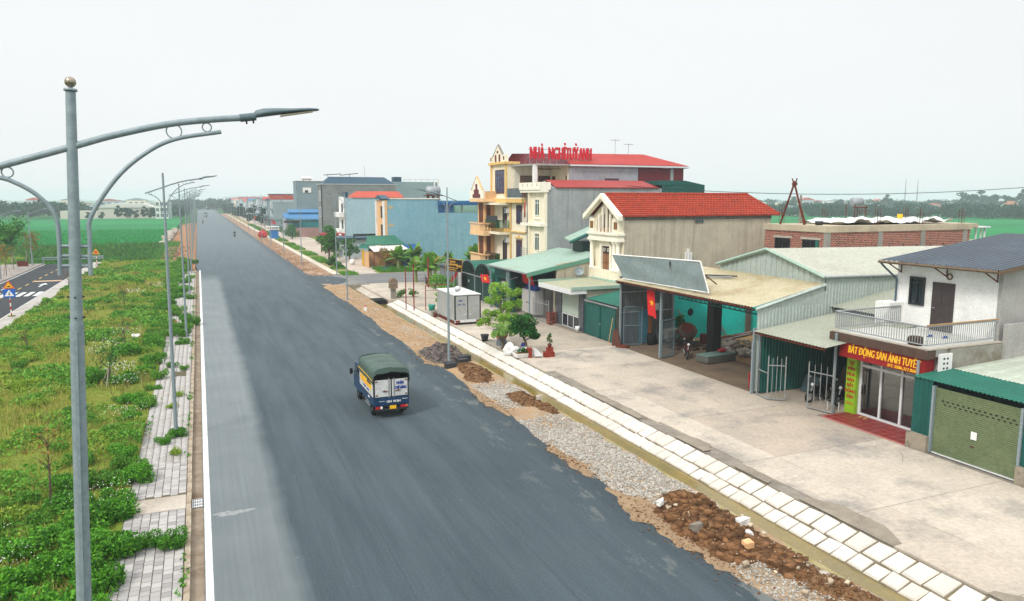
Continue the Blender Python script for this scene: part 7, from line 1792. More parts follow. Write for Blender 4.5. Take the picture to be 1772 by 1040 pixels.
# ------------------------------------------------------------------ yard clutter
t = thing('shrine_post', 'concrete post with a small arched roof box at the culvert', 'shrine', (17.6, 72.6, 0))
P('post', t, [(17.4, 72.4, -.05, 17.85, 72.85, 1.05)], M_conc_d)
mb = MB(); mb.box(17.2, 72.2, 1.05, 18.05, 73.05, 1.14, M_conc_d); mb.box(17.25, 72.27, 1.14, 18.0, 73.0, 1.55, surf('weathered_box', rgb(132, 112, 92), rgb(112, 96, 80), 3, .95)); mb.box(17.22, 72.24, 1.53, 18.03, 73.03, 1.62, M_conc_d); part('box', mb, t)
mb = MB(); mb.prism([(17.62 + .4 * math.cos(PI * i / 10), 1.6 + .48 * math.sin(PI * i / 10)) for i in range(11)], 'y', 72.26, 73.02, MATS['weathered_box']); part('arched_roof', mb, t)
# culvert pit
g = MB(); g.box(15.6, 72.4, -1.2, 16.9, 74.4, -.1, M_black); g.hexa([(16.3, 72.45, -.8), (18.2, 72.45, -.05), (18.2, 74.6, -.05), (16.3, 74.6, -.8)], [(16.3, 72.45, -.6), (18.2, 72.45, .02), (18.2, 74.6, .02), (16.3, 74.6, -.6)], M_conc_d); struct('culvert_pit', g)
g = MB(); g.hexa([(16.35, 75.2, -.7), (17.6, 75.2, -.1), (17.6, 85.8, -.1), (16.35, 85.8, -.7)], [(16.35, 75.2, -.5), (17.6, 75.2, .05), (17.6, 85.8, .05), (16.35, 85.8, -.5)], M_conc); struct('canal_slope', g)
g = MB(); g.box(15.3, 85.8, -.9, 18.0, 86.3, .06, M_conc_d); struct('culvert_head', g)
M_rf = surf('red_brown_frame', rgb(140, 40, 40), rgb(110, 34, 34), 4, .7)
t = thing('goal_posts', 'tall thin red brown goal shaped steel frame near the silver cargo box', 'frame', (17.2, 64.6, 0))
mb = MB(); mb.bar((16.9, 64.9, 0), (16.9, 64.9, 3.7), .07, M_rf); part('upright', mb, t); mb = MB(); mb.bar((17.45, 64.2, 0), (17.45, 64.2, 4.2), .08, M_rf); part('upright', mb, t)
t = thing('pipe_rack', 'lower red brown pipe frame beside the teal bucket', 'frame', (18.6, 64.5, 0))
mb = MB(); mb.bar((18.45, 63.9, 0), (18.45, 63.9, 2.2), .06, M_rf); mb.bar((18.45, 63.9, 2.2), (20.8, 64.3, 2.2), .06, M_rf); mb.bar((18.45, 63.9, 1.75), (20.8, 64.3, 1.75), .03, M_rf); mb.bar((20.8, 64.3, 0), (20.8, 64.3, 2.2), .06, M_rf); part('frame', mb, t)
mb = MB(); mb.bar((23.6, 80.5, 0), (23.6, 80.5, 3.4), .14, M_rf); one('red_post', 'single thick red brown post among the banana plants', 'post', mb, (23.6, 80.5, 0))
mb = MB(); mb.lathe([(0, 0), (.24, 0), (.34, .45), (.36, .5), (.3, .5), (.22, .1), (0, .1)], (18.9, 63.5, 0), surf('teal_bucket', rgb(24, 160, 140), rgb(20, 146, 128), 2, .4), 14); mb.tube([(18.6, 63.5, .45), (18.7, 63.4, .75), (19.1, 63.5, .78), (19.2, 63.5, .48)], .015, M_steel, 5); one('teal_bucket', 'teal plastic bucket under the low red pipe frame', 'bucket', mb, (18.9, 63.5, 0))
mb = MB(); mb.lathe([(0, 0), (.2, 0), (.3, .3), (.33, .42), (.26, .42), (.2, .1), (0, .1)], (19.7, 63.3, 0), M_rust, 12); one('clay_pot', 'brown clay pot beside the teal bucket', 'pot', mb, (19.7, 63.3, 0))
# brick planter, bags, tray
t = thing('brick_planter', 'stepped red brick planter with a white sheet and small potted shrub', 'planter', (19.6, 41.8, 0))
M_bk = [surf('planter_brick_%d' % k, rgb(158 - 14 * k, 64 - 4 * k, 50 - 3 * k), rgb(136, 54, 42), 6, .9) for k in range(3)]
bms = []
for k in range(3): b_ = MB(); b_.box(0, 0, 0, .208, .1, .062, M_bk[k]); bms.append(b_.mesh('brick'))
for (x0, y0, nx_, ny_, nz__) in ((18.75, 41.75, 1, 4, 9), (19.75, 41.45, 3, 4, 5), (19.95, 41.6, 2, 2, 9)):
    for k in range(nz__):
        if x0 == 19.95 and k < 5: continue
        for i in range(nx_):
            for j in range(ny_):
                o = link('brick', bms[rnd.randrange(3)], t, (x0 + i * .215 + (.1 if k % 2 and nx_ > 2 else 0) * .4 - 19.6 + rnd.uniform(-.006, .006), y0 + j * .107 - 41.8, k * .068)); o.rotation_euler = (0, 0, rnd.uniform(-.03, .03))
mb = MB(); mb.hexa([(19.1, 41.6, .1), (19.6, 41.5, .1), (19.65, 41.9, .1), (19.1, 42.0, .1)], [(19.1, 41.62, .66), (19.3, 41.6, .5), (19.36, 41.9, .44), (19.1, 41.98, .6)], M_alum); part('white_sheet', mb, t)
mb = MB(); mb.lathe([(0, 0), (.1, 0), (.15, .2), (.12, .2), (0, .15)], (20.15, 41.7, .62), M_rust, 10); part('pot', mb, t)
def blob(name, label, cat, c, r, sq, mat, seed, amp=.18, n=14):
    mb = MB(); mb.ball((0, 0, 0), 1, mat, n, (1, 1, 1)); r_ = random.Random(seed); ph = [r_.uniform(0, 6) for _ in range(6)]
    mb.v = [(x * k_, y * k_, z * k_) for (x, y, z) in mb.v for k_ in (1 + amp * .9 * r_.uniform(-1, 1),)]; mb.sm = [False] * len(mb.f)
    mb.v = [(c[0] + x * r * sq[0] * (1 + amp * math.sin(3 * y + ph[0]) * math.cos(4 * z + ph[1])), c[1] + y * r * sq[1] * (1 + amp * math.sin(4 * x + ph[2])), max(c[2], c[2] + (z + .7) * r * sq[2] * (1 + amp * math.sin(5 * x + 3 * y + ph[3])))) for x, y, z in mb.v]
    return one(name, label, cat, mb, c)
blob('white_sack', 'crumpled white sack at the canal edge beside the styrofoam tray', 'sack', (18.05, 43.2, 0), .5, (.9, .7, .8), M_white, 1)
blob('white_sack', 'low white sack between the dark potted tree and the brick planter', 'sack', (18.9, 43.0, 0), .4, (1.1, .8, .6), M_white, 2)
blob('white_sack', 'flat white sack under the brown flower pot', 'sack', (18.8, 44.2, 0), .35, (1.2, .9, .45), M_white, 9)
blob('blue_bag', 'small blue plastic bag behind the dark round tree', 'bag', (19.35, 43.9, 0), .28, (.8, .8, 1.1), M_bluepaint, 3)
blob('teal_bag', 'small teal net bundle beside the brown flower pot', 'bundle', (18.6, 44.8, 0), .26, (1.1, .8, .8), M_teal_lt, 4)
t = thing('styrofoam_tray', 'long white styrofoam tray with green herbs at the canal edge', 'tray', (18.5, 42.2, 0))
mb = MB(); mb.hexa([(18.0, 41.9, .02), (19.0, 41.9, .02), (19.0, 42.5, .02), (18.0, 42.5, .02)], [(17.93, 41.82, .28), (19.07, 41.82, .28), (19.07, 42.58, .28), (17.93, 42.58, .28)], M_white); part('tray', mb, t)
P('soil', t, [(18.0, 41.9, .28, 19.0, 42.5, .285)], M_brownearth)
# small shelf of crates, bucket, logs by the gates
t = thing('crate_rack', 'narrow rack of stacked reddish crates by the shutter shop', 'rack', (25.6, 52.6, 0))
for k in range(5):
    P('crate', t, [(25.3, 52.3, .06 + k * .2, 25.85, 53.0, .09 + k * .2), (25.3, 52.3, .09 + k * .2, 25.34, 53.0, .2 + k * .2), (25.81, 52.3, .09 + k * .2, 25.85, 53.0, .2 + k * .2), (25.34, 52.3, .09 + k * .2, 25.81, 52.34, .17 + k * .2)], surf('crate_red', rgb(136, 66, 52), rgb(110, 50, 40), 4, .8))
P('upright', t, [(25.27, 52.27, 0, 25.3, 52.3, 1.1), (25.86, 52.27, 0, 25.89, 52.3, 1.1)], M_wood)
mb = MB(); mb.lathe([(0, 0), (.15, 0), (.2, .36), (.17, .36), (.13, .05), (0, .05)], (25.8, 48.6, .1), M_alum, 14); one('white_bucket', 'white bucket on the step by the dark marble pillar', 'bucket', mb, (25.8, 48.6, .1))
t = thing('log_pile', 'brown logs and a broom leaning by the edge of the teal gates', 'logs', (25.9, 43.1, 0))
for i in range(4): mb = MB(); mb.tube([(25.7 + .12 * i, 43.2 - .1 * i, 0), (25.85 + .05 * i, 43.3, 1.0 + .1 * (i % 2))], .1, M_wood, 8); part('log', mb, t)
mb = MB(); mb.tube([(25.4, 43.35, 0), (25.7, 43.3, 1.9)], .02, M_orange, 6); part('broom', mb, t)
mb = MB(); mb.lathe([(0, 0), (.5, 0), (.45, .08), (.2, .12), (0, .12)], (26.1, 42.6, 0), M_rust, 12); one('rust_plate', 'round rusty plate on the ground by the logs', 'plate', mb, (26.1, 42.6, 0))
# workshop contents
t = thing('concrete_mixer', 'old concrete mixer with rusty drum inside the workshop', 'concrete mixer', (30.4, 41.3, 0))
mb = MB()
A = Vector((30.4, 41.3, .95)); D = Vector((-.3, -.5, .55)).normalized()
mb.tube([A - D * .55, A - D * .3, A + D * .1, A + D * .45], [.3, .55, .62, .4], surf('mixer_grey', rgb(110, 100, 92), rgb(90, 76, 66), 3, .8), 18); part('drum', mb, t)
mb = MB(); mb.tube([A + D * .44, A + D * .5], [.42, .42], M_rust, 18); mb.tube([A + D * .1, A + D * .14], [.66, .66], M_rust, 18); part('drum_rim', mb, t)
mb = MB(); mb.bar((29.9, 41.0, 0), (30.2, 41.3, .9), .08, M_dark); mb.bar((30.9, 41.0, 0), (30.6, 41.3, .9), .08, M_dark); mb.bar((30.4, 41.9, 0), (30.4, 41.5, .9), .08, M_dark); mb.bar((29.7, 41, .15), (31.1, 41, .15), .08, M_dark); part('frame', mb, t)
mb = MB(); mb.hexa([(29.2, 41.7, .3), (29.8, 41.7, .3), (29.8, 42.2, .3), (29.2, 42.2, .3)], [(29.05, 41.6, 1.0), (29.9, 41.6, 1.15), (29.9, 42.3, 1.15), (29.05, 42.3, 1.0)], M_conc_d); one('hopper', 'grey hopper beside the mixer drum', 'hopper', mb, (29.5, 42, 0))
t = thing('panel_stack', 'low stack of grey boards with teal top sheet in front of the black column', 'stack', (29.0, 36.4, 0))
for k in range(7):
    c, s = math.cos(.12 + rnd.uniform(-.02, .02)), math.sin(.12); ctr = (29.1 + rnd.uniform(-.04, .04), 36.5)
    q = lambda a, b, z: (ctr[0] + a * c - b * s, ctr[1] + a * s + b * c, z)
    mb = MB(); z = .06 + k * .062; mb.hexa([q(-1.2, -.5, z), q(1.2, -.5, z), q(1.2, .5, z), q(-1.2, .5, z)], [q(-1.2, -.5, z + .05), q(1.2, -.5, z + .05), q(1.2, .5, z + .05), q(-1.2, .5, z + .05)], surf('board_grey_%d' % (k % 3), rgb(116 - 8 * (k % 3), 116 - 8 * (k % 3), 108 - 6 * (k % 3)), rgb(92, 92, 86), 3, .9) if k < 6 else surf('faded_teal', rgb(96, 134, 128), rgb(110, 122, 114), 2, .8)); part('board', mb, t)
for i in range(7):
    x, y = 31.6 + rnd.uniform(-1, 1.8), 37.4 + rnd.uniform(-.8, 1.6)
    blob('rubble_sack', ['grey sack', 'pale sack', 'brown sack', 'white sack', 'dusty sack', 'flat sack', 'torn sack'][i] + ' lying in the debris right of the black column', 'sack', (x, y, 0), .45, (1.1, .7, .5), (M_conc, M_white, M_conc_d)[i % 3], 20 + i)
mb = MB(); mb.hexa([(31.0, 38.6, .05), (33.2, 39.4, .35), (33.0, 39.9, .35), (30.8, 39.1, .05)], [(31.0, 38.6, .12), (33.2, 39.4, .42), (33.0, 39.9, .42), (30.8, 39.1, .12)], M_conc_d); one('slab_board', 'tilted grey board lying on the debris by the aqua wall', 'board', mb, (32, 39.2, 0))
for i in range(5):
    mb = MB(); mb.tube([(31.3 + i * .16 + (2.6 if i > 2 else 0), 42.4 - .1 * i, 0), (31.1 + i * .12 + (2.5 if i > 2 else 0), 43.38, 2.2 - .2 * (i % 3))], .035, surf('grey_pole', rgb(140, 130, 118), rgb(120, 112, 100), 3, .9), 6)
    one('leaning_pole', ['first', 'second', 'third', 'fourth', 'fifth'][i] + ' grey pole from the fan hole leaning on the aqua wall', 'pole', mb, (31.3, 42.8, 0))
mb = MB()
for i in range(6): mb.tube([(33.5 + i * .1, 41.5 + i * .12, .1 + .05 * (i % 2)), (37 + i * .1, 42.6 + i * .05, .12 + .06 * (i % 3))], .06, M_rust if i % 2 else M_steel, 6)
one('pipe_pile', 'pile of rusty pipes on the sand before the aqua wall', 'pipes', mb, (35, 42, 0))
blob('red_sack', 'red cloth on the board stack by the black column', 'cloth', (29.7, 36.7, .52), .22, (1.4, .9, .5), M_red, 41)
t = thing('red_chair', 'small red plastic chair behind the steel posts of the carport', 'chair', (26.6, 30.2, 0))
P('seat', t, [(26.4, 30.0, .4, 26.8, 30.4, .44)], M_red); P('backrest', t, [(26.4, 30.36, .44, 26.8, 30.4, .85)], M_red)
for x, y in ((26.4, 30), (26.76, 30), (26.4, 30.36), (26.76, 30.36)): P('leg', t, [(x, y, 0, x + .04, y + .04, .4)], M_red)
t = thing('stool', 'low white metal stool beside the lime sign in the carport', 'stool', (27.3, 25.5, 0))
P('seat', t, [(27.1, 25.35, .45, 27.5, 25.7, .49)], M_dark)
for x, y in ((27.1, 25.35), (27.47, 25.35), (27.1, 25.67), (27.47, 25.67)): P('leg', t, [(x, y, 0, x + .03, y + .03, .45)], M_alum)
# yard flags
flag('flag', 'red flag with yellow star hanging at the workshop front post', (26.2, 40.0, 4.35), (.1, -.75, -.15), (.05, -.25, -1.75), (-1, 0, 0), sag=.05)
flag('flag', 'plain red flag drooping beside the black signboard', (24.0, 71.0, 2.75), (-.55, .15, -.45), (-.25, .05, -.75), (-.5, -1, 0), star=False, pole=[(24.1, 71.2, 0), (24.0, 71.0, 2.8)], sag=.04)
flag('flag', 'small red flag with yellow star before the dark teal shed front', (23.85, 64.3, 3.0), (.5, -.75, 0), (.12, -.2, -.75), (-1, -.6, 0), pole=[(24.0, 64.0, 0), (24.0, 64.0, 3.05)], sag=.03)
# roadside lumps
for (x, y, lb) in ((14.35, 42.0, 'dark broken footing block at the foot of the right lamp, nearer the canal'), (13.35, 41.2, 'dark broken footing block beside the road edge at the right lamp'), (14.75, 42.6, 'dark footing block behind the right lamp pole')):
    mb = MB(); r_ = random.Random(int(x * 100)); b_ = [(x - .3, y - .25), (x + .35, y - .22), (x + .3, y + .25), (x - .32, y + .22)]
    mb.hexa([(a, b, -.05) for a, b in b_], [(a * 1 + r_.uniform(-.06, .06), b + r_.uniform(-.06, .06), .3 + r_.uniform(-.05, .08)) for a, b in b_], M_dark); one('footing_block', lb, 'block', mb, (x, y, 0))
mb = MB(); mb.box(13.2, 65.4, -.05, 13.45, 65.65, .38, M_white); mb.box(13.22, 65.42, .38, 13.43, 65.63, .46, M_red); one('marker_stone', 'white marker stone with red top on the tan shoulder', 'marker', mb, (13.3, 65.5, 0))
mb = MB(); mb.box(-2.2, 62.0, .08, -1.95, 62.25, .5, M_white); mb.box(-2.19, 62.01, .5, -1.96, 62.24, .58, M_red); one('marker_stone', 'white marker stone with red top on the left pavement', 'marker', mb, (-2.1, 62.1, .08))
# kiosk far down the access road
t = thing('blue_kiosk', 'bright blue roadside kiosk on the far canal edge', 'kiosk', (17, 195, 0))
P('body', t, [(16.2, 194, 0, 18.2, 196, 2.1)], surf('kiosk_blue', rgb(30, 120, 190), rgb(26, 108, 176), 1, .5)); P('canopy', t, [(15.4, 193.4, 2.9, 18.4, 196, 3.0), (15.5, 193.5, 2.1, 15.6, 193.6, 2.9), (18.2, 193.5, 2.1, 18.3, 193.6, 2.9)], M_white)
blob('red_tarp', 'red covered heap beside the blue kiosk', 'heap', (14.9, 200, 0), 1.2, (1, 1, .9), M_red, 61)
for x, y, lb, m in ((22.5, 255, 'red roadside banner post far along the row', M_red), (20.0, 300, 'round pale pink roadside sign far along the row', M_orangemetal)):
    mb = MB(); mb.bar((x, y, 0), (x, y, 2.4), .1, M_steel); mb.box(x - .6, y - .1, 1.6, x + .6, y, 3.2, m); one('roadside_sign', lb, 'sign', mb, (x, y, 0))
# ------------------------------------------------------------------ vegetation helpers
def leafmat(name, a, b, c=None, rough=.6):
    if name in MATS: return MATS[name]
    m, n, bs = newmat(name)
    g = n.nodes.new('ShaderNodeNewGeometry')
    r = n.nodes.new('ShaderNodeValToRGB'); r.color_ramp.elements[0].color = a; r.color_ramp.elements[1].color = b
    if c: e_ = r.color_ramp.elements.new(.9); e_.color = c; r.color_ramp.elements[2].position = 1.0
    n.links.new(g.outputs['Random Per Island'], r.inputs[0])
    oi = n.nodes.new('ShaderNodeObjectInfo')
    cc = mixc(n, 1.0, r.outputs[0], mixc(n, oi.outputs['Random'], (.7, .75, .6, 1), (1.12, 1.08, 1.0, 1)), 'MULTIPLY')
    n.links.new(cc, bs.inputs['Base Color']); bs.inputs['Roughness'].default_value = rough
    bs.inputs['Specular IOR Level'].default_value = .25
    bs.inputs['Subsurface Weight'].default_value = 0
    tr = n.nodes.new('ShaderNodeBsdfTranslucent'); n.links.new(cc, tr.inputs[0])
    ms = n.nodes.new('ShaderNodeMixShader'); ms.inputs[0].default_value = .3
    o = n.nodes['Material Output']; n.links.new(bs.outputs[0], ms.inputs[1]); n.links.new(tr.outputs[0], ms.inputs[2]); n.links.new(ms.outputs[0], o.inputs[0])
    MATS[name] = m
    return m
L_bush = leafmat('bush_leaf', rgb(22, 90, 14), rgb(66, 142, 30), rgb(112, 180, 52))
L_bush2 = leafmat('bush_leaf_dark', rgb(42, 110, 24), rgb(92, 158, 46), rgb(124, 178, 66))
L_weed = leafmat('weed_leaf', rgb(88, 138, 22), rgb(140, 178, 48), rgb(168, 186, 76))
L_grass = leafmat('grass_blade', rgb(126, 150, 50), rgb(166, 178, 78), rgb(190, 180, 110), .8)
L_dry = leafmat('dry_leaf', rgb(126, 104, 48), rgb(150, 122, 60))
L_tree = leafmat('tree_leaf', rgb(26, 84, 34), rgb(64, 130, 52), rgb(84, 148, 60))
L_far = leafmat('far_tree_leaf', rgb(4, 56, 46), rgb(18, 82, 60))
L_ban = leafmat('banana_leaf', rgb(16, 92, 26), rgb(52, 138, 36), rgb(120, 170, 52), .4)
L_pot = leafmat('pot_leaf', rgb(76, 140, 28), rgb(142, 190, 62), rgb(170, 206, 86))
L_dark = leafmat('glossy_dark_leaf', rgb(16, 78, 24), rgb(38, 116, 40), rgb(64, 140, 54), .35)
L_reed = leafmat('reed_leaf', rgb(16, 100, 44), rgb(54, 140, 56), rgb(110, 160, 66))
M_bark = surf('bark', rgb(104, 92, 76), rgb(84, 74, 60), 8, .95)

def leaf_quads(c, size, up=.5, asp=1.7):
    """leaf shaped quads at centres c (n,3); size scalar or (n,)"""
    n = len(c); s = np.broadcast_to(np.asarray(size, float), (n,))[:, None]
    d = NR.normal(size=(n, 3)); d /= np.linalg.norm(d, axis=1)[:, None]
    nn = NR.normal(size=(n, 3)); nn[:, 2] += up * 2; u = np.cross(d, nn); u /= np.linalg.norm(u, axis=1)[:, None] + 1e-9
    a = c - d * s * .5 * asp; b = c + u * s * .42; e = c + d * s * .5 * asp; f = c - u * s * .42
    v = np.stack([a, b, e, f], 1).reshape(-1, 3); fc = np.arange(4 * n).reshape(n, 4)
    return v, fc
def lobes(n, ls, shell=.55):
    """points in ellipsoid lobes [(cx,cy,cz,rx,ry,rz)], biased to the outside"""
    ls = np.array(ls, float); wts = ls[:, 3] * ls[:, 4] + ls[:, 5] * ls[:, 3]; k = NR.choice(len(ls), n, p=wts / wts.sum())
    d = NR.normal(size=(n, 3)); d /= np.linalg.norm(d, axis=1)[:, None]
    r = (shell + (1 - shell) * NR.random(n))[:, None] ** .8
    return ls[k, :3] + d * r * ls[k, 3:]
def bush_mesh(name, n, R, H, leaf, mat, seed):
    r_ = random.Random(seed); ls = []
    for i in range(9):
        a = r_.uniform(0, 6.28); q = R * math.sqrt(r_.random()) * .75; rr = R * r_.uniform(.3, .5)
        ls.append((q * math.cos(a), q * math.sin(a), H * r_.uniform(.25, .6), rr, rr, H * r_.uniform(.3, .45)))
    c = lobes(n, ls, .5); c[:, 2] = np.abs(c[:, 2])
    v, f = leaf_quads(c, NR.uniform(.7, 1.2, n) * leaf)
    return npmesh(name, v, f, [mat])

# individual weed bushes
bm = [bush_mesh('weed_bush', 2400, .75, .75, .066, L_bush, 1), bush_mesh('weed_bush', 2200, .7, .62, .06, L_bush, 2), bush_mesh('weed_bush', 2000, .6, .6, .056, L_bush2, 3), bush_mesh('weed_bush', 1300, .5, .42, .052, L_bush2, 4), bush_mesh('weed_bush', 1400, .8, .45, .06, L_weed, 5)]
bl = ['broad leafy bright green weed bush on the median', 'rounded bright green weed bush on the median', 'dark green compact weed bush on the median', 'small dark green weed clump on the median', 'low spreading yellow green weed patch on the median']
def bush(k, x, y, s, z=None, lb=None):
    o = link('weed_bush', bm[k], None, (x, y, gz(x, y) - .03 if z is None else z)); o['label'] = lb or bl[k].replace('on the median', ('near' if y < 45 else 'mid' if y < 80 else 'far') + ' median ' + ('by the side pavement' if x < -11 else 'along the pavers' if x > -4.5 else 'in open grass')); o['category'] = 'bush'; o['group'] = 'weed bushes on the grass median'
    o.scale = (s * rnd.uniform(.85, 1.2), s * rnd.uniform(.85, 1.2), s * rnd.uniform(.8, 1.15)); o.rotation_euler = (0, 0, rnd.uniform(0, 6.28))
near = [(0, -5.2, 20.8, 1.4), (0, -4.7, 18.2, 1.4), (1, -5.0, 23.4, 1.2), (0, -4.3, 26.4, 1.1), (0, -3.0, 18.6, 1.15), (0, -3.9, 19.6, 1.2), (1, -3.1, 20.6, 1.25), (0, -3.6, 21.6, 1.2), (1, -2.8, 22.3, 1.1), (0, -3.4, 23.2, 1.2), (1, -1.9, 22.7, .7), (1, -1.25, 22.4, .75), (0, -3.9, 24.4, 1.1), (0, -3.2, 25.4, 1.15), (1, -2.9, 26.6, .95), (0, -2.6, 28.2, 1.0), (2, -3.5, 28.7, 1.1), (2, -3.0, 29.7, 1.0), (2, -2.4, 29.4, .7), (1, -4.5, 28.2, 1.0), (0, -1.35, 33.1, .62), (1, -1.85, 32.2, .5), (4, -1.4, 30.8, .5), (1, -3.3, 31.2, .9), (0, -4.4, 22.2, 1.0), (2, -5.4, 19.6, 1.1), (2, -5.9, 21.2, 1.0), (2, -6.5, 25.5, 1.2), (2, -7.4, 27.0, 1.3), (1, -6.0, 23.5, .9), (2, -4.6, 30.8, .9), (3, -4.0, 34.2, 1.0), (3, -5.2, 29.2, 1.0), (1, -3.4, 36.5, .8), (2, -2.9, 38.4, 1.0), (0, -3.4, 40.2, .95), (1, -2.7, 42.2, .8), (2, -2.4, 44.4, .9), (0, -3.5, 46.5, 1.0), (0, -3.1, 48.5, 1.1), (1, -2.6, 50.3, .7), (2, -1.2, 46.2, .5), (2, -1.9, 47.2, .6), (4, -1.5, 40.2, .6), (4, -1.6, 37.9, .5), (0, -4.7, 52, 1.3), (1, -5.8, 45, 1.2), (0, -3.2, 54.5, 1.1), (1, -1.6, 57.8, 1.0), (2, -2.4, 61, 1.0), (0, -1.5, 66, .8), (4, -8.2, 18.8, 1.0), (2, -7.0, 17.8, 1.1)]
def nth_(i): return '%d%s' % (i, 'th' if 10 < i % 100 < 14 else {1: 'st', 2: 'nd', 3: 'rd'}.get(i % 10, 'th'))
cn = {}
for k, x, y, s in sorted(near, key=lambda q: q[2]):
    wh = 'growing on the paved strip' if x > -2.2 else 'spilling over the pavement edge' if x > -4.1 else 'out in the grass'
    cn[(k, wh)] = cn.get((k, wh), 0) + 1
    bush(k, x, y, s, .09 if x > -2.6 else None, '%s %s, %s from the camera' % (bl[k].replace(' on the median', ''), wh, nth_(cn[(k, wh)])))
for i in range(62):          # right border, thick and dark
    y = 55 + i * 1.22; bush(rnd.choice((0, 1, 2, 2)), rnd.uniform(-3.6, -1.9) if rnd.random() < .8 else rnd.uniform(-1.8, -1.0), y, rnd.uniform(.8, 1.35), None if True else 0)
for i in range(150):
    y = 18 + 112 * rnd.random() ** 1.15; x = rnd.uniform(-13.6, -3.4)
    if y < 40 and x < -11: continue
    bush(rnd.choice((1, 2, 3, 3, 3, 4, 4, 4)), x, y, rnd.uniform(.5, 1.25))
for i in range(26): bush(rnd.choice((2, 3, 4)), rnd.uniform(-14.2, -13.2), 62 + i * 2.6, rnd.uniform(.6, 1.0))
# low ground cover: weeds in drifts, light and dark, with open grass between
def drift(x, y): return math.sin(x * .55 + 1.3 * math.sin(y * .21)) * math.sin(y * .36 + x * .3) + .6 * math.sin(x * 1.3 - y * .9 + 2) * math.sin(y * .13)
for mat_, lo_, cnt_, hmx, fl_ in ((L_weed, -.1, 330, .3, 1.5), (L_bush2, .4, 420, .6, .5)):
    cs, sz = [], []; k_ = 0
    while k_ < cnt_:
        x, y = NR.uniform(-14, -2.8), 10 + 121 * NR.random() ** 1.15
        if drift(x, y) < lo_: continue
        k_ += 1; r = NR.uniform(.25, 1.0) * (1 if y < 45 else 1.5); n = int(260 * r * NR.uniform(.5, 1.2)); hh = NR.uniform(.1, hmx)
        a = NR.uniform(0, 2 * PI, n); q = r * np.sqrt(NR.random(n))
        px, py = np.clip(x + q * np.cos(a) * 1.4, -14, -2.7), y + q * np.sin(a)
        cs.append(np.column_stack([px, py, .06 + np.array([gz(i, j) for i, j in zip(px, py)]) + NR.random(n) ** .6 * hh * (1 - (q / r) ** 2 * .8)])); sz.append(np.full(n, .045 + .0014 * y) * NR.uniform(.6, 1.3, n))
    v, f = leaf_quads(np.concatenate(cs), np.concatenate(sz), fl_); stuff('weeds', npmesh('weeds', v, f, [mat_]))
def blades(name, x, y, z, h, wd, mat, lean=.4):
    n = len(x); a = NR.uniform(0, 2 * PI, n); l = NR.uniform(0, lean, n) * h; b = NR.uniform(0, 2 * PI, n)
    p = np.column_stack([x, y, z]); u = np.column_stack([np.cos(a), np.sin(a), np.zeros(n)]) * (wd / 2)[:, None]
    t = p + np.column_stack([np.cos(b) * l, np.sin(b) * l, h])
    v = np.stack([p - u, p + u, t], 1).reshape(-1, 3)
    return npmesh(name, v, np.arange(3 * n).reshape(n, 3), [mat])
n = 150000
y = 9 + 122 * NR.random(n) ** 1.7; x = NR.uniform(-14, -2.68, n)
z = np.array([gz(a, b) for a, b in zip(x, y)]) - .02
k = .5 + 1.1 * (np.sin(x * .9 + 2) * np.sin(y * .5) + .5 * np.sin(x * 2.3 + y) > -.1)
stuff('grass', blades('grass', x, y, z, NR.uniform(.1, .26, n) * k, NR.uniform(.014, .028, n) * (1 + y / 40), L_grass, .8))
n = 1500; k_ = NR.integers(0, 14, n); fx, fy = NR.uniform(-7, -3, 26), 17 + 75 * NR.random(26) ** 1.4
x, y = fx[k_] + NR.normal(0, .55, n), fy[k_] + NR.normal(0, .6, n); x = np.clip(x, -13.9, -2.6)
v, f = leaf_quads(np.column_stack([x, y, .3 + .4 * NR.random(n)]), .022 + .0007 * y, 2, 1); stuff('wild_flowers', npmesh('wild_flowers', v, f, [M_white]))
n = 9000; y = 10 + 115 * NR.random(n) ** 1.5; x = NR.uniform(-14, -2.8, n); k_ = np.sin(x * .8 + 4) * np.sin(y * .45 + 1) > .15; x, y = x[k_], y[k_]
stuff('dry_stalks', blades('dry_stalks', x, y, np.full(len(x), .05), NR.uniform(.3, .75, len(x)), .012 + .0006 * y, leafmat('straw', rgb(150, 136, 84), rgb(184, 168, 116), rgb(116, 96, 62), .8), .5))
# weeds in the pavement joints and along its edge
n = 2600; y = 15 + 95 * NR.random(n); x = np.where(NR.random(n) < .5, NR.normal(-2.55, .12, n), NR.normal(-.9, .07, n)); x = np.clip(x, -2.75, -.76)
keep = np.sin(y * 1.3) + np.sin(y * .37 + 1) > .6; x, y = x[keep], y[keep]
v, f = leaf_quads(np.column_stack([x, y, .12 + .08 * NR.random(len(x))]), .09, 1); stuff('weeds', npmesh('weeds', v, f, [L_bush]))
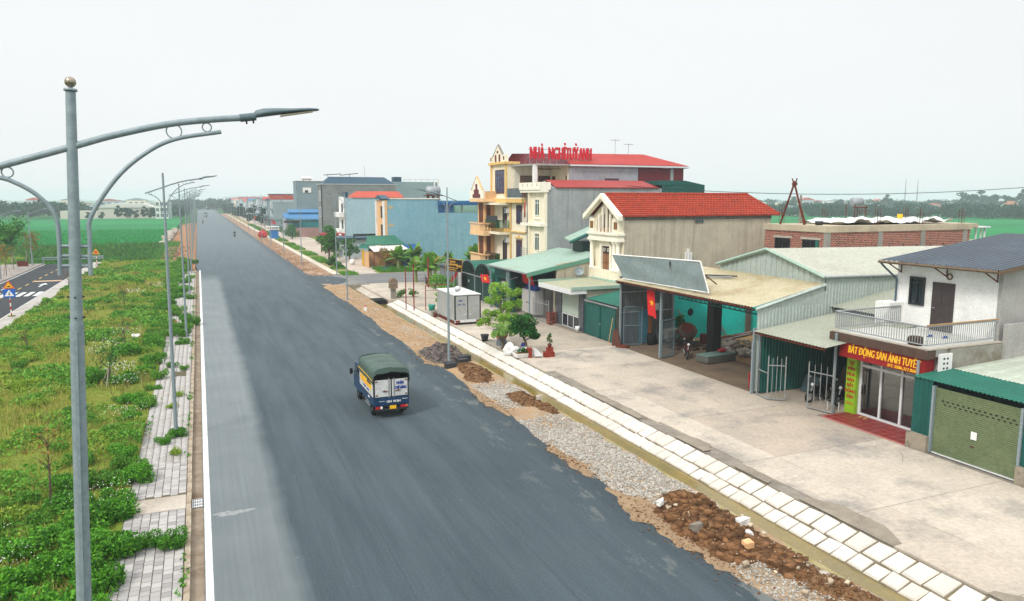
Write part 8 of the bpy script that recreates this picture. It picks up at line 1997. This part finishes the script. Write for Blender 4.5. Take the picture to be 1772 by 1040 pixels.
# bare saplings on the median
def sapling(label, x, y, h, seed, leaves=0, prop=True, mat=None, cat='tree', name='sapling', z=0.05):
    r_ = random.Random(seed); t = thing(name, label, cat, (x, y, z))
    mb = MB(); top = (x + r_.uniform(-.2, .2), y, z + h * .8); mb.tube([(x, y, z), (x + .04, y, z + h * .35), top], [.045, .035, .015], M_bark, 6)
    tips = []
    for i in range(9):
        q = r_.uniform(.35, .9); b = Vector((x, y, z)).lerp(Vector(top), q); a = r_.uniform(0, 6.28); l = h * r_.uniform(.16, .34)
        e_ = b + Vector((math.cos(a) * l * .7, math.sin(a) * l * .7, l * .8)); mb.tube([b, b.lerp(e_, .5) + Vector((0, 0, .03)), e_], [.018, .012, .005], M_bark, 5)
        tips.append(e_)
        for j in range(2): d = e_ + Vector((r_.uniform(-.3, .3), r_.uniform(-.3, .3), r_.uniform(0, .3))) * h * .2; mb.tube([e_, d], [.007, .003], M_bark, 4); tips.append(d)
    part('trunk', mb, t)
    if leaves:
        c = np.concatenate([np.array(e_) + NR.normal(size=(leaves, 3)) * h * .075 for e_ in tips]) - np.array((x, y, z))
        v, f = leaf_quads(c, .045 * h * NR.uniform(.6, 1.2, len(c)), .6); link('crown', npmesh('crown', v, f, [mat or L_tree]), t)
    if prop:
        for a in (0.3, 2.4, 4.5):
            mb = MB(); mb.tube([(x + .55 * math.cos(a), y + .55 * math.sin(a), z), (x, y, z + h * .4)], .025, surf('grey_stake', rgb(168, 160, 148), rgb(150, 142, 130), 6, .9), 5); part('stake', mb, t)
    return t
sapling('bare dry sapling close behind the nearest lamp pole', -5.05, 27.6, 2.6, 5, 2, False, L_dry)
sapling('half leafless sapling with one pale stake in mid median', -4.9, 44.3, 2.3, 6, 10, True, L_tree)
sapling('thin bare sapling farther back on the median', -4.9, 53.5, 2.6, 7, 1, False, L_dry)
sapling('small withered shrub at the left side of the median', -11.0, 57.0, 1.5, 8, 2, False, L_dry)
sapling('thin dry sapling at the far middle of the median', -6.6, 74.0, 2.5, 9, 3, False, L_dry)
sapling('dry leafless sapling near the side pavement edge', -13.4, 92.0, 2.6, 10, 3, False, L_dry)
blob('white_stone', 'pale flat stone lying in the grass at the left frame edge', 'stone', (-8.9, 33.6, .12), .5, (1.3, .7, .35), M_conc, 77)
blob('white_litter', 'scrap of white litter in the grass near the right bushes', 'litter', (-4.6, 58.5, .12), .3, (1, .8, .5), M_white, 78)
# young trees on the far pavement
for (x, y, h, lv, m, lb) in ((-20.3 - 4, 122.5, 6.6, 60, L_tree, 'tallest leafy young tree on the far pavement'), (-23.2, 112.5, 4.6, 8, L_dry, 'nearly bare young tree left of the tallest one'), (-24.0, 133 - 3, 5.2, 12, L_dry, 'thin reddish young tree beside the end barrier'), (-27.2, 104, 5.2, 60, L_tree, 'dark leafy tree at the left frame edge'), (-25.5, 100, 3.2, 2, L_dry, 'bare staked sapling at the left frame edge')):
    sapling(lb, x, y, h, int(h * 100), lv, True, m, 'tree', 'young_tree', .13)

def tree_mesh(n, h, r, leaf, mat, seed, zf=.3, nl=12):
    r_ = random.Random(seed); ls = []
    for i in range(nl):
        a = r_.uniform(0, 6.28); u = r_.random(); zz = h * (zf + (1 - zf) * (.15 + .75 * u)); q = r * math.sqrt(r_.random()) * .7 * (1.15 - .7 * abs(u - .4)); rr = r * r_.uniform(.25, .45)
        ls.append((q * math.cos(a), q * math.sin(a), zz, rr, rr, rr * .75))
    v, f = leaf_quads(lobes(n, ls, .45), NR.uniform(.7, 1.25, n) * leaf, .5)
    return npmesh('crown', v, f, [mat])
def tree(label, x, y, h, r, n, leaf, mat, seed, z=0, zf=.3, group=None, cat='tree', name='tree'):
    t = thing(name, label, cat, (x, y, z), group)
    mb = MB(); mb.tube([(0, 0, 0), (.05 * r, 0, h * .3), (0, .05 * r, h * .75)], [.045 * r + .04, .035 * r + .03, .02], M_bark, 8)
    r_ = random.Random(seed)
    for i in range(6):
        a = r_.uniform(0, 6.28); b = h * r_.uniform(.25, .55); mb.tube([(.03 * r, 0, b), (r * .45 * math.cos(a), r * .45 * math.sin(a), b + h * .2)], [.025 * r + .02, .01], M_bark, 5)
    link('trunk', mb.mesh('trunk'), t); link('crown', tree_mesh(n, h, r, leaf, mat, seed, zf), t)
    return t
tree('round dark green tree in the verge beyond the cross street', 18.6, 119, 5.6, 2.3, 2600, .22, L_tree, 31, 0, .28)
tree('reddish green ornamental shrub in front of the roadside hut', 24.4, 104.6, 2.9, 1.7, 1500, .14, leafmat('olive_leaf', rgb(96, 116, 40), rgb(146, 146, 64), rgb(168, 110, 60)), 32, 0, .12, None, 'shrub', 'shrub')
tree('dark shrub beneath the hut blue tarp', 27.6, 104.2, 2.2, 1.2, 900, .14, L_tree, 33, 0, .1, None, 'shrub', 'shrub')
tree('leafy shrub beside the back corner of the silver cargo box', 19.6, 62.6, 2.5, .6, 900, .12, L_pot, 34, 0, .1, None, 'shrub', 'shrub')
tree('broad green hedge shrub before the grey corner shed', 23.2, 74.5, 1.9, 1.6, 1700, .12, L_bush2, 35, 0, .05, None, 'shrub', 'shrub')
tree('low green hedge shrub behind the black signboard', 23.4, 71.6, 1.2, 1.2, 1100, .1, L_bush2, 36, 0, .05, None, 'shrub', 'shrub')
tree('small green clump at the foot of the shrine post', 18.6, 73.6, .8, .7, 500, .1, L_bush2, 37, 0, .05, None, 'shrub', 'shrub')
tree('second small green clump right of the shrine post', 19.8, 73.2, .9, .7, 500, .1, L_bush, 38, 0, .05, None, 'shrub', 'shrub')
tree('dark green plant behind the white doors under the canopy', 25.0, 61.4, 2.0, .6, 500, .12, L_tree, 39, 0, .2, None, 'shrub', 'shrub')
tree('green plant growing behind the concrete mixer', 30.9, 42.9, 1.9, .55, 350, .16, L_tree, 40, 0, .35, None, 'plant', 'plant')
for (x, y, h, r, lb) in ((20.6, 131, 3.0, 1.7, 'dark green bushes along the fence right of the round tree'), (22.8, 124, 3.4, 1.8, 'leafy bushes behind the white ball'), (21.0, 190, 3.4, 2.4, 'green bush left of the blue shed pillars'), (21.8, 215, 4.0, 2.6, 'green bush beyond the blue shed front'), (17.9, 113, 1.2, .9, 'small bush in the verge before the round tree'), (18.2, 108, .9, .8, 'low tuft in the verge near the cross street')):
    tree(lb, x, y, h, r, 1300, .2, L_tree, int(x * 7 + y), 0, .06, None, 'bush', 'bush')
# bonsai and ornamental trees by the canal
t = thing('flower_pot', 'large octagonal grey pot with orange panels beneath the pale bonsai', 'pot', (18.75, 46.4, 0))
mb = MB(); mb.lathe([(0, .0), (.42, 0), (.38, .3), (.3, .34), (.32, .4), (.58, .95), (.66, .98), (.66, 1.05), (.56, 1.05), (.5, .98), (0, .98)], (18.75, 46.4, 0), surf('pot_grey', rgb(104, 110, 116), rgb(92, 98, 104), 4, .7), 8, False); part('pot', mb, t)
for k in range(8):
    a = 2 * PI * (k + .5) / 8; mb = MB(); r1, r2 = .40, .53
    def q(rr, z, s): return (18.75 + rr * math.cos(a) - s * math.sin(a), 46.4 + rr * math.sin(a) + s * math.cos(a), z)
    mb.poly([q(.355, .5, -.08), q(.355, .5, .08), q(.515, .86, .14), q(.515, .86, -.14)], surf('pot_panel', rgb(196, 112, 58), rgb(176, 94, 48), 6, .7)); part('panel', mb, t)
def bonsai(label, x, y, z, h, pads, mat, leaf, seed, n=420):
    r_ = random.Random(seed); t = thing('bonsai_tree', label, 'tree', (x, y, z)); mb = MB()
    mb.tube(spline([(0, 0, 0), (.15, .05, h * .25), (-.08, 0, h * .5), (.05, .1, h * .85)], 4), [.11 - .006 * i for i in range(13)], M_bark, 7)
    cs = []
    for (dx, dy, dz, rr) in pads:
        mb.tube([(0, 0, dz * .75), (dx * .6, dy * .6, dz * .92), (dx, dy, dz)], [.05, .035, .015], M_bark, 5)
        ls = [(dx + r_.uniform(-.75, .75) * rr, dy + r_.uniform(-.75, .75) * rr, dz + r_.uniform(-.3, .5) * rr, rr * .42, rr * .42, rr * .34) for _ in range(9)]
        cs.append(lobes(n, ls, .45))
    link('trunk', mb.mesh('trunk'), t); c = np.concatenate(cs); v, f = leaf_quads(c, NR.uniform(.7, 1.25, len(c)) * leaf, .5); link('crown', npmesh('crown', v, f, [mat]), t)
    return t
bonsai('tall pale green bonsai with layered leaf pads in the octagonal pot', 18.75, 46.4, .98, 2.7, [(-.1, .4, 2.75, .75), (-.45, .3, 2.1, .6), (.35, -.1, 1.6, .55), (-.6, .2, 1.1, .6), (.1, -.5, .9, .65), (-.9, .5, .55, .55), (.5, .3, .6, .6)], L_pot, .075, 51, 1000)
bonsai('taller thin leafed bonsai behind the octagonal pot', 19.9, 47.6, .3, 3.2, [(.2, .2, 3.0, .6), (.5, -.3, 2.4, .55), (-.2, .1, 1.9, .5), (.3, .0, 1.3, .5)], L_pot, .07, 52, 700)
bonsai('round dark glossy tree at the canal edge', 19.1, 43.3, 0, 2.2, [(0, 0, 2.1, .7), (-.35, .2, 1.65, .6), (.4, -.1, 1.65, .62), (.15, -.4, 1.3, .55), (-.15, .4, 1.85, .6), (.6, -.2, 1.1, .35)], L_dark, .1, 53, 900)
bonsai('pale weeping shrub between the pot and the dark round tree', 18.2, 45.0, 0, 1.4, [(0, 0, 1.5, .6), (.3, -.3, 1.2, .5), (-.3, .2, 1.0, .5)], leafmat('silver_leaf', rgb(110, 160, 70), rgb(160, 196, 110)), .07, 54, 700)
mb = MB(); mb.lathe([(0, 0), (.2, 0), (.3, .42), (.33, .46), (.27, .46), (0, .42)], (18.2, 48.2, 0), M_dark, 12); one('black_pot', 'black plant pot left of the octagonal pot', 'pot', mb, (18.2, 48.2, 0))
tree('small conifer like plant in the brick planter pot', 20.15, 41.7, .75, .22, 260, .07, L_tree, 55, .78, .05, None, 'plant', 'plant')
tree('green herbs in the styrofoam tray', 18.5, 42.2, .28, .42, 220, .08, L_dark, 56, .28, .05, None, 'herbs', 'herbs')
# banana plants: stem and separate large leaves
def banana(label, group):
    t = thing('banana_plant', label, 'banana plant', (0, 0, 0), group)
    mb = MB(); mb.tube([(0, 0, 0), (.03, 0, .7), (0, 0, 1.35)], [.17, .14, .08], surf('banana_stem', rgb(120, 138, 70), rgb(104, 112, 60), 4, .8), 8); link('stem', mb.mesh('stem'), t)
    r_ = random.Random(13)
    for i in range(15):
        a = i * 2.4 + r_.uniform(-.3, .3); up = r_.uniform(.45, 1.45); L = r_.uniform(1.5, 2.3); W = .33
        vs = []; m = 9
        for j in range(m + 1):
            s = j / m; rad = L * s * math.cos(up) * (1 - .1 * s) + .02; zz = 1.2 + L * (s * math.sin(up) - .55 * s * s * (1.3 - up * .5)); ww = W * math.sin(PI * min(1, .1 + s * .88)) ** .6 * (1 + .12 * math.sin(j * 2.7))
            ca, sa = math.cos(a), math.sin(a)
            vs += [(rad * ca - ww * sa, rad * sa + ww * ca, zz - ww * .35), (rad * ca, rad * sa, zz), (rad * ca + ww * sa, rad * sa - ww * ca, zz - ww * .35)]
        fs = []
        for j in range(m): p = 3 * j; fs += [(p, p + 3, p + 4, p + 1), (p + 1, p + 4, p + 5, p + 2)]
        mb = MB(); mb.add(vs, fs, L_ban if i else L_dry, True); link('leaf', mb.mesh('leaf'), t)
    return t
bn = banana('large banana plant nearest the cross street right of the lamp pole', 'banana plants before the blue wall')
bn.location = (24.6, 83.2, 0); bn.scale = (1.5,) * 3
for i, (x, y, s, lb) in enumerate(((25.9, 85.6, 1.45, 'banana plant just behind the largest one'), (23.7, 86.0, 1.25, 'shorter banana plant on the left of the largest one'), (25.2, 100.5, 1.4, 'banana plant at the left foot of the blue wall'), (28.0, 102.0, 1.5, 'banana plant before the middle of the blue wall'), (33.2, 92, 1.5, 'banana plant left of the orange balconies'), (34.6, 94, 1.6, 'taller banana plant close to the orange balconies'), (33.0, 102, 1.0, 'low banana plant behind the grey shed'), (27.9, 112.0 - 5, 1.15, 'banana plant by the roadside hut corner'), (21.4, 129, .9, 'banana plant beside the red canopy'), (25.4, 164, 1.1, 'banana plant under the rough grey house'), (26.8, 90.6, .9, 'banana plant at the kerb of the cross street'), (19.4, 117.3, .7, 'small banana shoot beneath the round tree'))):
    dup(bn, (x, y, 0), i * 1.7, lb, s)
# grass patches beside the cross street, verges, reeds
def patch(name, x0, x1, y0, y1, n, hmin, hmax, wd, mat, z=0.0):
    x, y = NR.uniform(x0, x1, n), NR.uniform(y0, y1, n)
    return stuff(name, blades(name, x, y, np.full(n, z), NR.uniform(hmin, hmax, n), np.full(n, wd), mat, .7))
g = MB(); g.prism([(22.0, 98.7), (26.4, 98.7), (30, 100), (30, 106), (25, 103), (21.8, 101)], 'z', -.5, .03, M_soil); struct('grass_plot', g)
patch('grass', 22.4, 30, 98.8, 105, 9000, .2, .5, .08, L_bush, .02)
for i in range(26): yy = 99 + i * 8 + rnd.uniform(-3, 3); patch('grass', 16.95, 19.1, yy, yy + rnd.uniform(2, 6), 700, .12, .45, .09 + i * .006, L_bush2, -.03)
patch('grass', 26.1, 36, 98.7, 111, 4000, .2, .5, .12, L_bush2, -.05)
patch('grass', -40, -27.6, 60, 149, 9000, .2, .6, .2, L_weed, -.1)
n = 30000
x, y = NR.uniform(-75, -6.7, n), NR.uniform(133, 186, n); row = np.sin(y * .42 + .5 * np.sin(x * .09)) > -.15
x, y = x[row], y[row]
stuff('reeds', blades('reeds', x, y, np.full(len(x), -.45), NR.uniform(.35, 1.0, len(x)), np.full(len(x), .3), L_reed, .4))
n = 24000; x, y = NR.uniform(-110, -8, n), 187 + 90 * NR.random(n) ** 1.4
stuff('rice_plants', blades('rice_plants', x, y, np.full(n, -.36), NR.uniform(.25, .45, n), np.full(n, .3), leafmat('rice_leaf', rgb(14, 128, 56), rgb(44, 156, 76)), .5))
n = 5000; x, y = NR.uniform(-8, -4.2, n), NR.uniform(124, 190, n); stuff('reeds', blades('reeds', x, y, np.full(n, -.45), NR.uniform(.3, .9, n), np.full(n, .12), L_reed, .5))

# distant woods and single trees
tm = [tree_mesh(420, 9, 4.2, 1.1, L_far, 71, .12), tree_mesh(420, 11, 3.8, 1.1, L_far, 72, .15), tree_mesh(420, 7.5, 4.6, 1.05, L_far, 73, .08)]
def far_tree(x, y, k, s, lb, grp):
    o = link('tree', tm[k], None, (x, y, -.5)); o['label'] = lb; o['category'] = 'tree'; o['group'] = grp
    o.scale = (s * rT.uniform(.9, 1.3), s, s * rT.uniform(.85, 1.15)); o.rotation_euler = (0, 0, rT.uniform(0, 6))
def wood(name, pts, n_each, leaf):
    cs = []
    for (x, y, r, h) in pts:
        c = lobes(n_each, [(x + rT.uniform(-.5, .5) * r, y + rT.uniform(-.5, .5) * r, -.5 + h * rT.uniform(.3, .75), r * .6, r * .6, h * .3) for _ in range(5)], .4); cs.append(c)
    c = np.concatenate(cs); c[:, 2] = np.maximum(c[:, 2], -.4); v, f = leaf_quads(c, NR.uniform(.7, 1.3, len(c)) * leaf, .5)
    return stuff(name, npmesh(name, v, f, [L_far]))
wood('treeline', [(rT.uniform(-300, -62), rT.uniform(455, 500), rT.uniform(4, 7), rT.uniform(6.5, 10)) for _ in range(130)], 170, 1.3)
wood('treeline', [(rT.uniform(-62, -8), rT.uniform(470, 560), rT.uniform(4, 6), rT.uniform(4, 7)) for _ in range(30)], 130, 1.2)
pts = []
for i in range(230):
    a = rT.uniform(math.radians(34), math.radians(62)); d = rT.uniform(445, 520); pts.append((d * math.sin(a), d * math.cos(a), rT.uniform(4, 8), rT.uniform(4.8, 8.2)))
wood('treeline', pts, 190, 1.05)
pts = []
for i in range(160):
    a = rT.uniform(math.radians(34), math.radians(62)); d = rT.uniform(720, 860); pts.append((d * math.sin(a), d * math.cos(a), rT.uniform(6, 12), rT.uniform(6, 10.5)))
wood('treeline', pts, 150, 1.6)
pts = [(rT.uniform(-20, 60), rT.uniform(700, 900), rT.uniform(6, 9), rT.uniform(7, 11)) for _ in range(60)]
wood('treeline', pts, 120, 2.0)
for i, (u, d, s) in enumerate(((43.5, 620, 1.7), (49.5, 600, 1.9), (50.3, 610, 1.6), (54.0, 640, 2.3), (54.8, 650, 2.4), (55.6, 640, 2.2), (56.4, 600, 1.8), (57.2, 620, 2.0), (58.3, 610, 1.7), (59.4, 600, 1.8), (60.2, 610, 1.6), (46.5, 640, 1.6))):
    a = math.radians(u); d += 90; far_tree(d * math.sin(a), d * math.cos(a), i % 3, s * .72, 'tall hazy tree rising above the far right wood', 'tall trees above the far right wood')
for i, x in enumerate((-44, -36.5, -33, -29, -25, -21.5, -50)): far_tree(x, 418 + 3 * (i % 3), i % 3, .45 + .12 * (i % 3), 'small hazy tree in front of the white factory hall', 'small trees before the factory')
for i in range(26):
    far_tree(rT.choice((18.2, 19.6, 22.5, 23.5)) + rT.uniform(-1, 1), 300 + i * 14, i % 3, rT.uniform(.4, .75), 'hazy street tree at the far end of the access road, %s along the row' % nth_(i + 1), 'street trees at the far end of the row')
for i in range(14):
    far_tree(-6 - rT.uniform(0, 8), 440 + i * 25, i % 3, rT.uniform(.5, .8), 'hazy tree on the left side of the far road', 'trees left of the far road')

# ------------------------------------------------------------------ rubble, gravel and earth heaps on the shoulder
def rocks(name, c, size, mat, flat=.7):
    n = len(c); cube = np.array([[-1, -1, -1], [1, -1, -1], [1, 1, -1], [-1, 1, -1], [-1, -1, 1], [1, -1, 1], [1, 1, 1], [-1, 1, 1]], float) * .5
    v = cube[None] * (1 + NR.uniform(-.45, .3, (n, 8, 3))); v *= np.asarray(size).reshape(-1, 1, 1) * NR.uniform(.7, 1.3, (n, 1, 3)); v[:, :, 2] *= flat
    a = NR.uniform(0, 2 * PI, n); ca, sa = np.cos(a)[:, None], np.sin(a)[:, None]
    x = v[:, :, 0] * ca - v[:, :, 1] * sa; y = v[:, :, 0] * sa + v[:, :, 1] * ca
    v = np.stack([x, y, v[:, :, 2]], 2) + c[:, None, :]
    fq = np.array([(0, 3, 2, 1), (4, 5, 6, 7), (0, 1, 5, 4), (1, 2, 6, 5), (2, 3, 7, 6), (3, 0, 4, 7)])
    f = (fq[None] + (np.arange(n) * 8)[:, None, None]).reshape(-1, 4)
    return stuff(name, npmesh(name, v.reshape(-1, 3), f, [mat]))
def hump(x, y, cx, cy, rx, ry, h):
    q = ((x - cx) / rx) ** 2 + ((y - cy) / ry) ** 2
    return h * max(0, 1 - q) ** 1.3
def heap(name, label, hs, mat, seed, x0, x1, y0, y1, cm, n, smin, smax):
    ph = random.Random(seed).uniform(0, 6)
    def fn(x, y):
        b = shz(x, y) - .04; h = sum(hump(x, y, *q) for q in hs)
        return b + h * (1 + .28 * math.sin(x * 5 + ph) * math.sin(y * 4.3) + .15 * math.sin(x * 13 + y * 9)) if h > .003 else b - .1
    o = one(name, label, 'heap', bumpy('h', x0, x1, y0, y1, .09, fn, mat), ((x0 + x1) / 2, (y0 + y1) / 2, 0))
    pts = []
    while len(pts) < n:
        x, y = NR.uniform(x0, x1), NR.uniform(y0, y1); h = sum(hump(x, y, *q) for q in hs)
        if h > .02 * NR.random(): pts.append((x, y, fn(x, y) + .01))
    rocks('clods', np.array(pts), smin + (smax - smin) * NR.random(n) ** 7, cm)
    return o
heap('earth_heap', 'large brown heap of dumped earth and rubble nearest the camera', [(14.0, 17.7, 1.2, 2.2, .4), (13.6, 16.3, .8, 1.3, .25), (14.3, 19.0, .8, 1.2, .22), (14.4, 15.2, .8, 1.6, .12)], M_brownearth, 1, 12.6, 15.3, 13.0, 20.5, M_clod, 6500, .014, .26)
heap('earth_heap', 'thin scatter of brown earth beside the canal at the bottom edge', [(14.6, 13.2, .8, 2.4, .14), (14.9, 11.2, .6, 1.5, .12)], M_brownearth, 2, 13.6, 15.3, 10, 15.4, M_clod, 1400, .02, .13)
heap('earth_heap', 'low brown earth heap between two gravel patches', [(14.5, 33.0, .8, 1.5, .3), (14.9, 31.4, .5, 1.6, .18)], M_brownearth, 3, 13.6, 15.35, 29.5, 35, M_clod, 1600, .02, .13)
heap('rubble_heap', 'dark grey heap of broken asphalt rubble by the road edge', [(14.0, 45.2, 1.4, 2.2, .55), (13.5, 43.6, 1.0, 1.4, .3)], surf('rubble_ground', rgb(124, 112, 104), rgb(104, 94, 88), 4, .95, 0, .8, 14), 4, 12.6, 15.35, 42, 48, M_rubble, 3200, .03, .2)
heap('earth_heap', 'brown earth and brick scatter in front of the right lamp pole', [(14.4, 40.0, .9, 2.2, .3), (14.0, 38.2, .8, 1.4, .2)], M_brownearth, 5, 13.0, 15.35, 36.4, 42, M_clod, 2200, .02, .14)
rocks('rubble', np.column_stack([NR.uniform(13.0, 15.1, 150), NR.uniform(13, 20, 150), NR.uniform(.1, .34, 150)]), .03 + .14 * NR.random(150) ** 9, surf('pale_chip', rgb(206, 190, 166), rgb(176, 158, 134), 4, .95, island=.3))
def sheet(name, fn_in, x0, x1, y0, y1, n, smin, smax, mat):
    pts = []
    while len(pts) < n:
        x, y = NR.uniform(x0, x1), NR.uniform(y0, y1)
        if fn_in(x, y) > NR.random(): pts.append((x, y, shz(x, y) + .012))
    rocks(name, np.array(pts), NR.uniform(smin, smax, n), mat)
for i, (cx, cy, rx, ry) in enumerate(((12.75, 18.6, .55, 2.6), (12.95, 16.3, .5, 1.6), (12.7, 24.4, .3, 2.0), (12.9, 44.0, .5, 2.6), (12.8, 33.5, .35, 2.5))):
    pts = [(cx + rx * (1 + .25 * math.sin(5 * a + i) + .2 * math.sin(13 * a) + .12 * math.sin(19 * a + i)) * math.cos(a), cy + ry * (1 + .18 * math.sin(4 * a + 2 * i)) * math.sin(a), .006 + .002 * i) for a in [2 * PI * k / 80 for k in range(80)]]
    g = MB(); g.add([(cx, cy, .02)] + pts, [(0, k + 1, (k + 1) % 80 + 1) for k in range(80)], surf('spilled_earth', rgb(160, 136, 108), rgb(132, 112, 88), 2.5, .95, 0, .5, 25)); struct('spilled_earth', g)
n = 2600; k_ = NR.choice(5, n); cc_ = np.array([(12.75, 18.6, .6, 2.8), (12.95, 16.3, .6, 1.9), (12.7, 24.4, .4, 2.4), (12.8, 44, .6, 2.8), (12.8, 33.5, .4, 2.6)])[k_]
rocks('clods', np.column_stack([cc_[:, 0] + cc_[:, 2] * NR.normal(0, .6, n), cc_[:, 1] + cc_[:, 3] * NR.normal(0, .5, n), np.full(n, .012)]), .015 + .05 * NR.random(n) ** 4, M_clod)
ed = lambda x: min(1, max(0, (x - 12.55) / .35)) * min(1, max(0, (15.35 - x) / .25))
sheet('gravel', lambda x, y: ed(x) * (.9 if 20.3 < y < 28.6 else .5 if y < 30 else 0), 12.5, 15.35, 19.6, 30, 9000, .025, .075, M_gravel)
sheet('gravel', lambda x, y: ed(x) * .9, 12.6, 15.2, 10, 15.6, 3600, .02, .06, M_gravel)
sheet('gravel', lambda x, y: ed(x) * (1 - abs(y - 34.3) / 3), 13.0, 15.2, 31.8, 37, 3600, .025, .07, M_gravel)
sheet('gravel', lambda x, y: ed(x) * .6, 12.6, 15.3, 48, 85, 1600, .03, .1, surf('tan_pebble', rgb(178, 146, 110), rgb(190, 166, 136), 5, .95, island=.3))
sheet('gravel', lambda x, y: ed(x) * .6, 12.6, 15.9, 99, 200, 2600, .05, .2, surf('orange_pebble', rgb(156, 116, 86), rgb(176, 152, 128), 5, .95, island=.4))
n = 700; rocks('rubble', np.column_stack([NR.uniform(-6.2, -2.2, n), NR.uniform(113, 170, n), NR.uniform(-.3, .0, n)]), NR.uniform(.1, .5, n), surf('reddish_rubble', rgb(140, 96, 74), rgb(168, 140, 120), 2, .95, island=.4))
n = 60; rocks('rubble', np.column_stack([NR.uniform(-8.6, -6.8, n), NR.uniform(185, 270, n), np.full(n, -.1)]), NR.uniform(.4, 1.3, n), M_conc)
blob('white_sheet', 'pale concrete sheet lying in the dirt beyond the median', 'sheet', (-4.6, 127.5, -.1), 1.6, (.9, 1.5, .12), M_conc, 90)
for i, (x, y, s, m, lb) in enumerate(((14.3, 16.2, .2, M_white, 'white broken tile on the large earth heap'), (14.75, 17.0, .3, M_white, 'flat white slab beside the canal by the earth heap'), (13.3, 19.2, .16, M_white, 'small white chip at the far end of the earth heap'), (14.9, 13.9, .22, M_conc, 'pale stone slab by the canal edge'), (13.2, 17.1, .26, M_conc_d, 'large grey lump low on the earth heap'), (13.8, 15.6, .2, M_orange, 'orange brown stone at the front of the earth heap'), (14.3, 44.6, .3, surf('pink_brick_lump', rgb(196, 140, 116)), 'pinkish broken brick lump on the dark rubble'), (14.2, 45.6, .3, MATS['pink_brick_lump'], 'second pinkish lump on the dark rubble'), (15.0, 32.2, .2, M_conc, 'pale block beside the canal by the low earth heap'), (14.95, 13.0, .14, M_white, 'white chip near the bottom edge of the shoulder'))):
    r_ = random.Random(i + 60); j_ = lambda: r_.uniform(.5, .85) * s; z = shz(x, y) + (.34 if 'heap' in lb or 'dark rubble' in lb else .02); tz = r_.uniform(-.3, .3)
    mb = MB(); b_ = [(x - j_(), y - j_() * .8), (x + j_(), y - j_() * .7), (x + j_(), y + j_() * .8), (x - j_(), y + j_() * .7)]
    mb.hexa([(a, b, z - .12 + tz * (a - x)) for a, b in b_], [(a + r_.uniform(-.2, .2) * s, b + r_.uniform(-.2, .2) * s, z + s * r_.uniform(.15, .5) + tz * (a - x)) for a, b in b_], m); one('broken_slab', lb, 'rubble', mb, (x, y, z))

n = 420; rocks('debris', np.column_stack([NR.uniform(31.2, 35, n), NR.uniform(36.6, 41.5, n), np.full(n, .03)]), .05 + .3 * NR.random(n) ** 3, surf('yard_debris', rgb(150, 140, 124), rgb(104, 92, 78), 3, .95, island=.5))
n = 160; rocks('debris', np.column_stack([NR.uniform(28.9, 31.6, n), NR.uniform(39.6, 43.1, n), np.full(n, .05)]), .08 + .35 * NR.random(n) ** 2, surf('dark_debris', rgb(92, 72, 60), rgb(60, 52, 48), 3, .95, island=.5))
for i, (x, y, lb) in enumerate(((29.0, 42.6, 'dark bin against the grey corrugated workshop wall'), (28.3, 42.5, 'second dark bin by the pale blue workshop door'), (31.6, 41.0, 'brown barrel right of the concrete mixer'))):
    mb = MB(); mb.lathe([(0, 0), (.26, 0), (.3, .35), (.29, .75), (.25, .75), (.24, .1), (0, .1)], (x, y, 0), (M_dark, M_black, M_rust)[i], 14); one('bin' if i < 2 else 'barrel', lb, 'bin' if i < 2 else 'barrel', mb, (x, y, 0))
# ------------------------------------------------------------------ hazy air
hz = MB(); hz.box(-2700, -120, -3.0, 2700, 4300, 33, M_white)
ho = link('haze', hz.mesh('haze')); ho['kind'] = 'stuff'
hm_ = bpy.data.materials.new('haze'); hm_.use_nodes = True; hn = hm_.node_tree; hn.nodes.clear()
pv_ = hn.nodes.new('ShaderNodeVolumePrincipled'); pv_.inputs['Color'].default_value = (0.84, 0.94, 1.0, 1); pv_.inputs['Density'].default_value = 0.00048; pv_.inputs['Anisotropy'].default_value = 0.0
oo = hn.nodes.new('ShaderNodeOutputMaterial'); hn.links.new(pv_.outputs[0], oo.inputs['Volume'])
ho.data.materials.clear(); ho.data.materials.append(hm_)
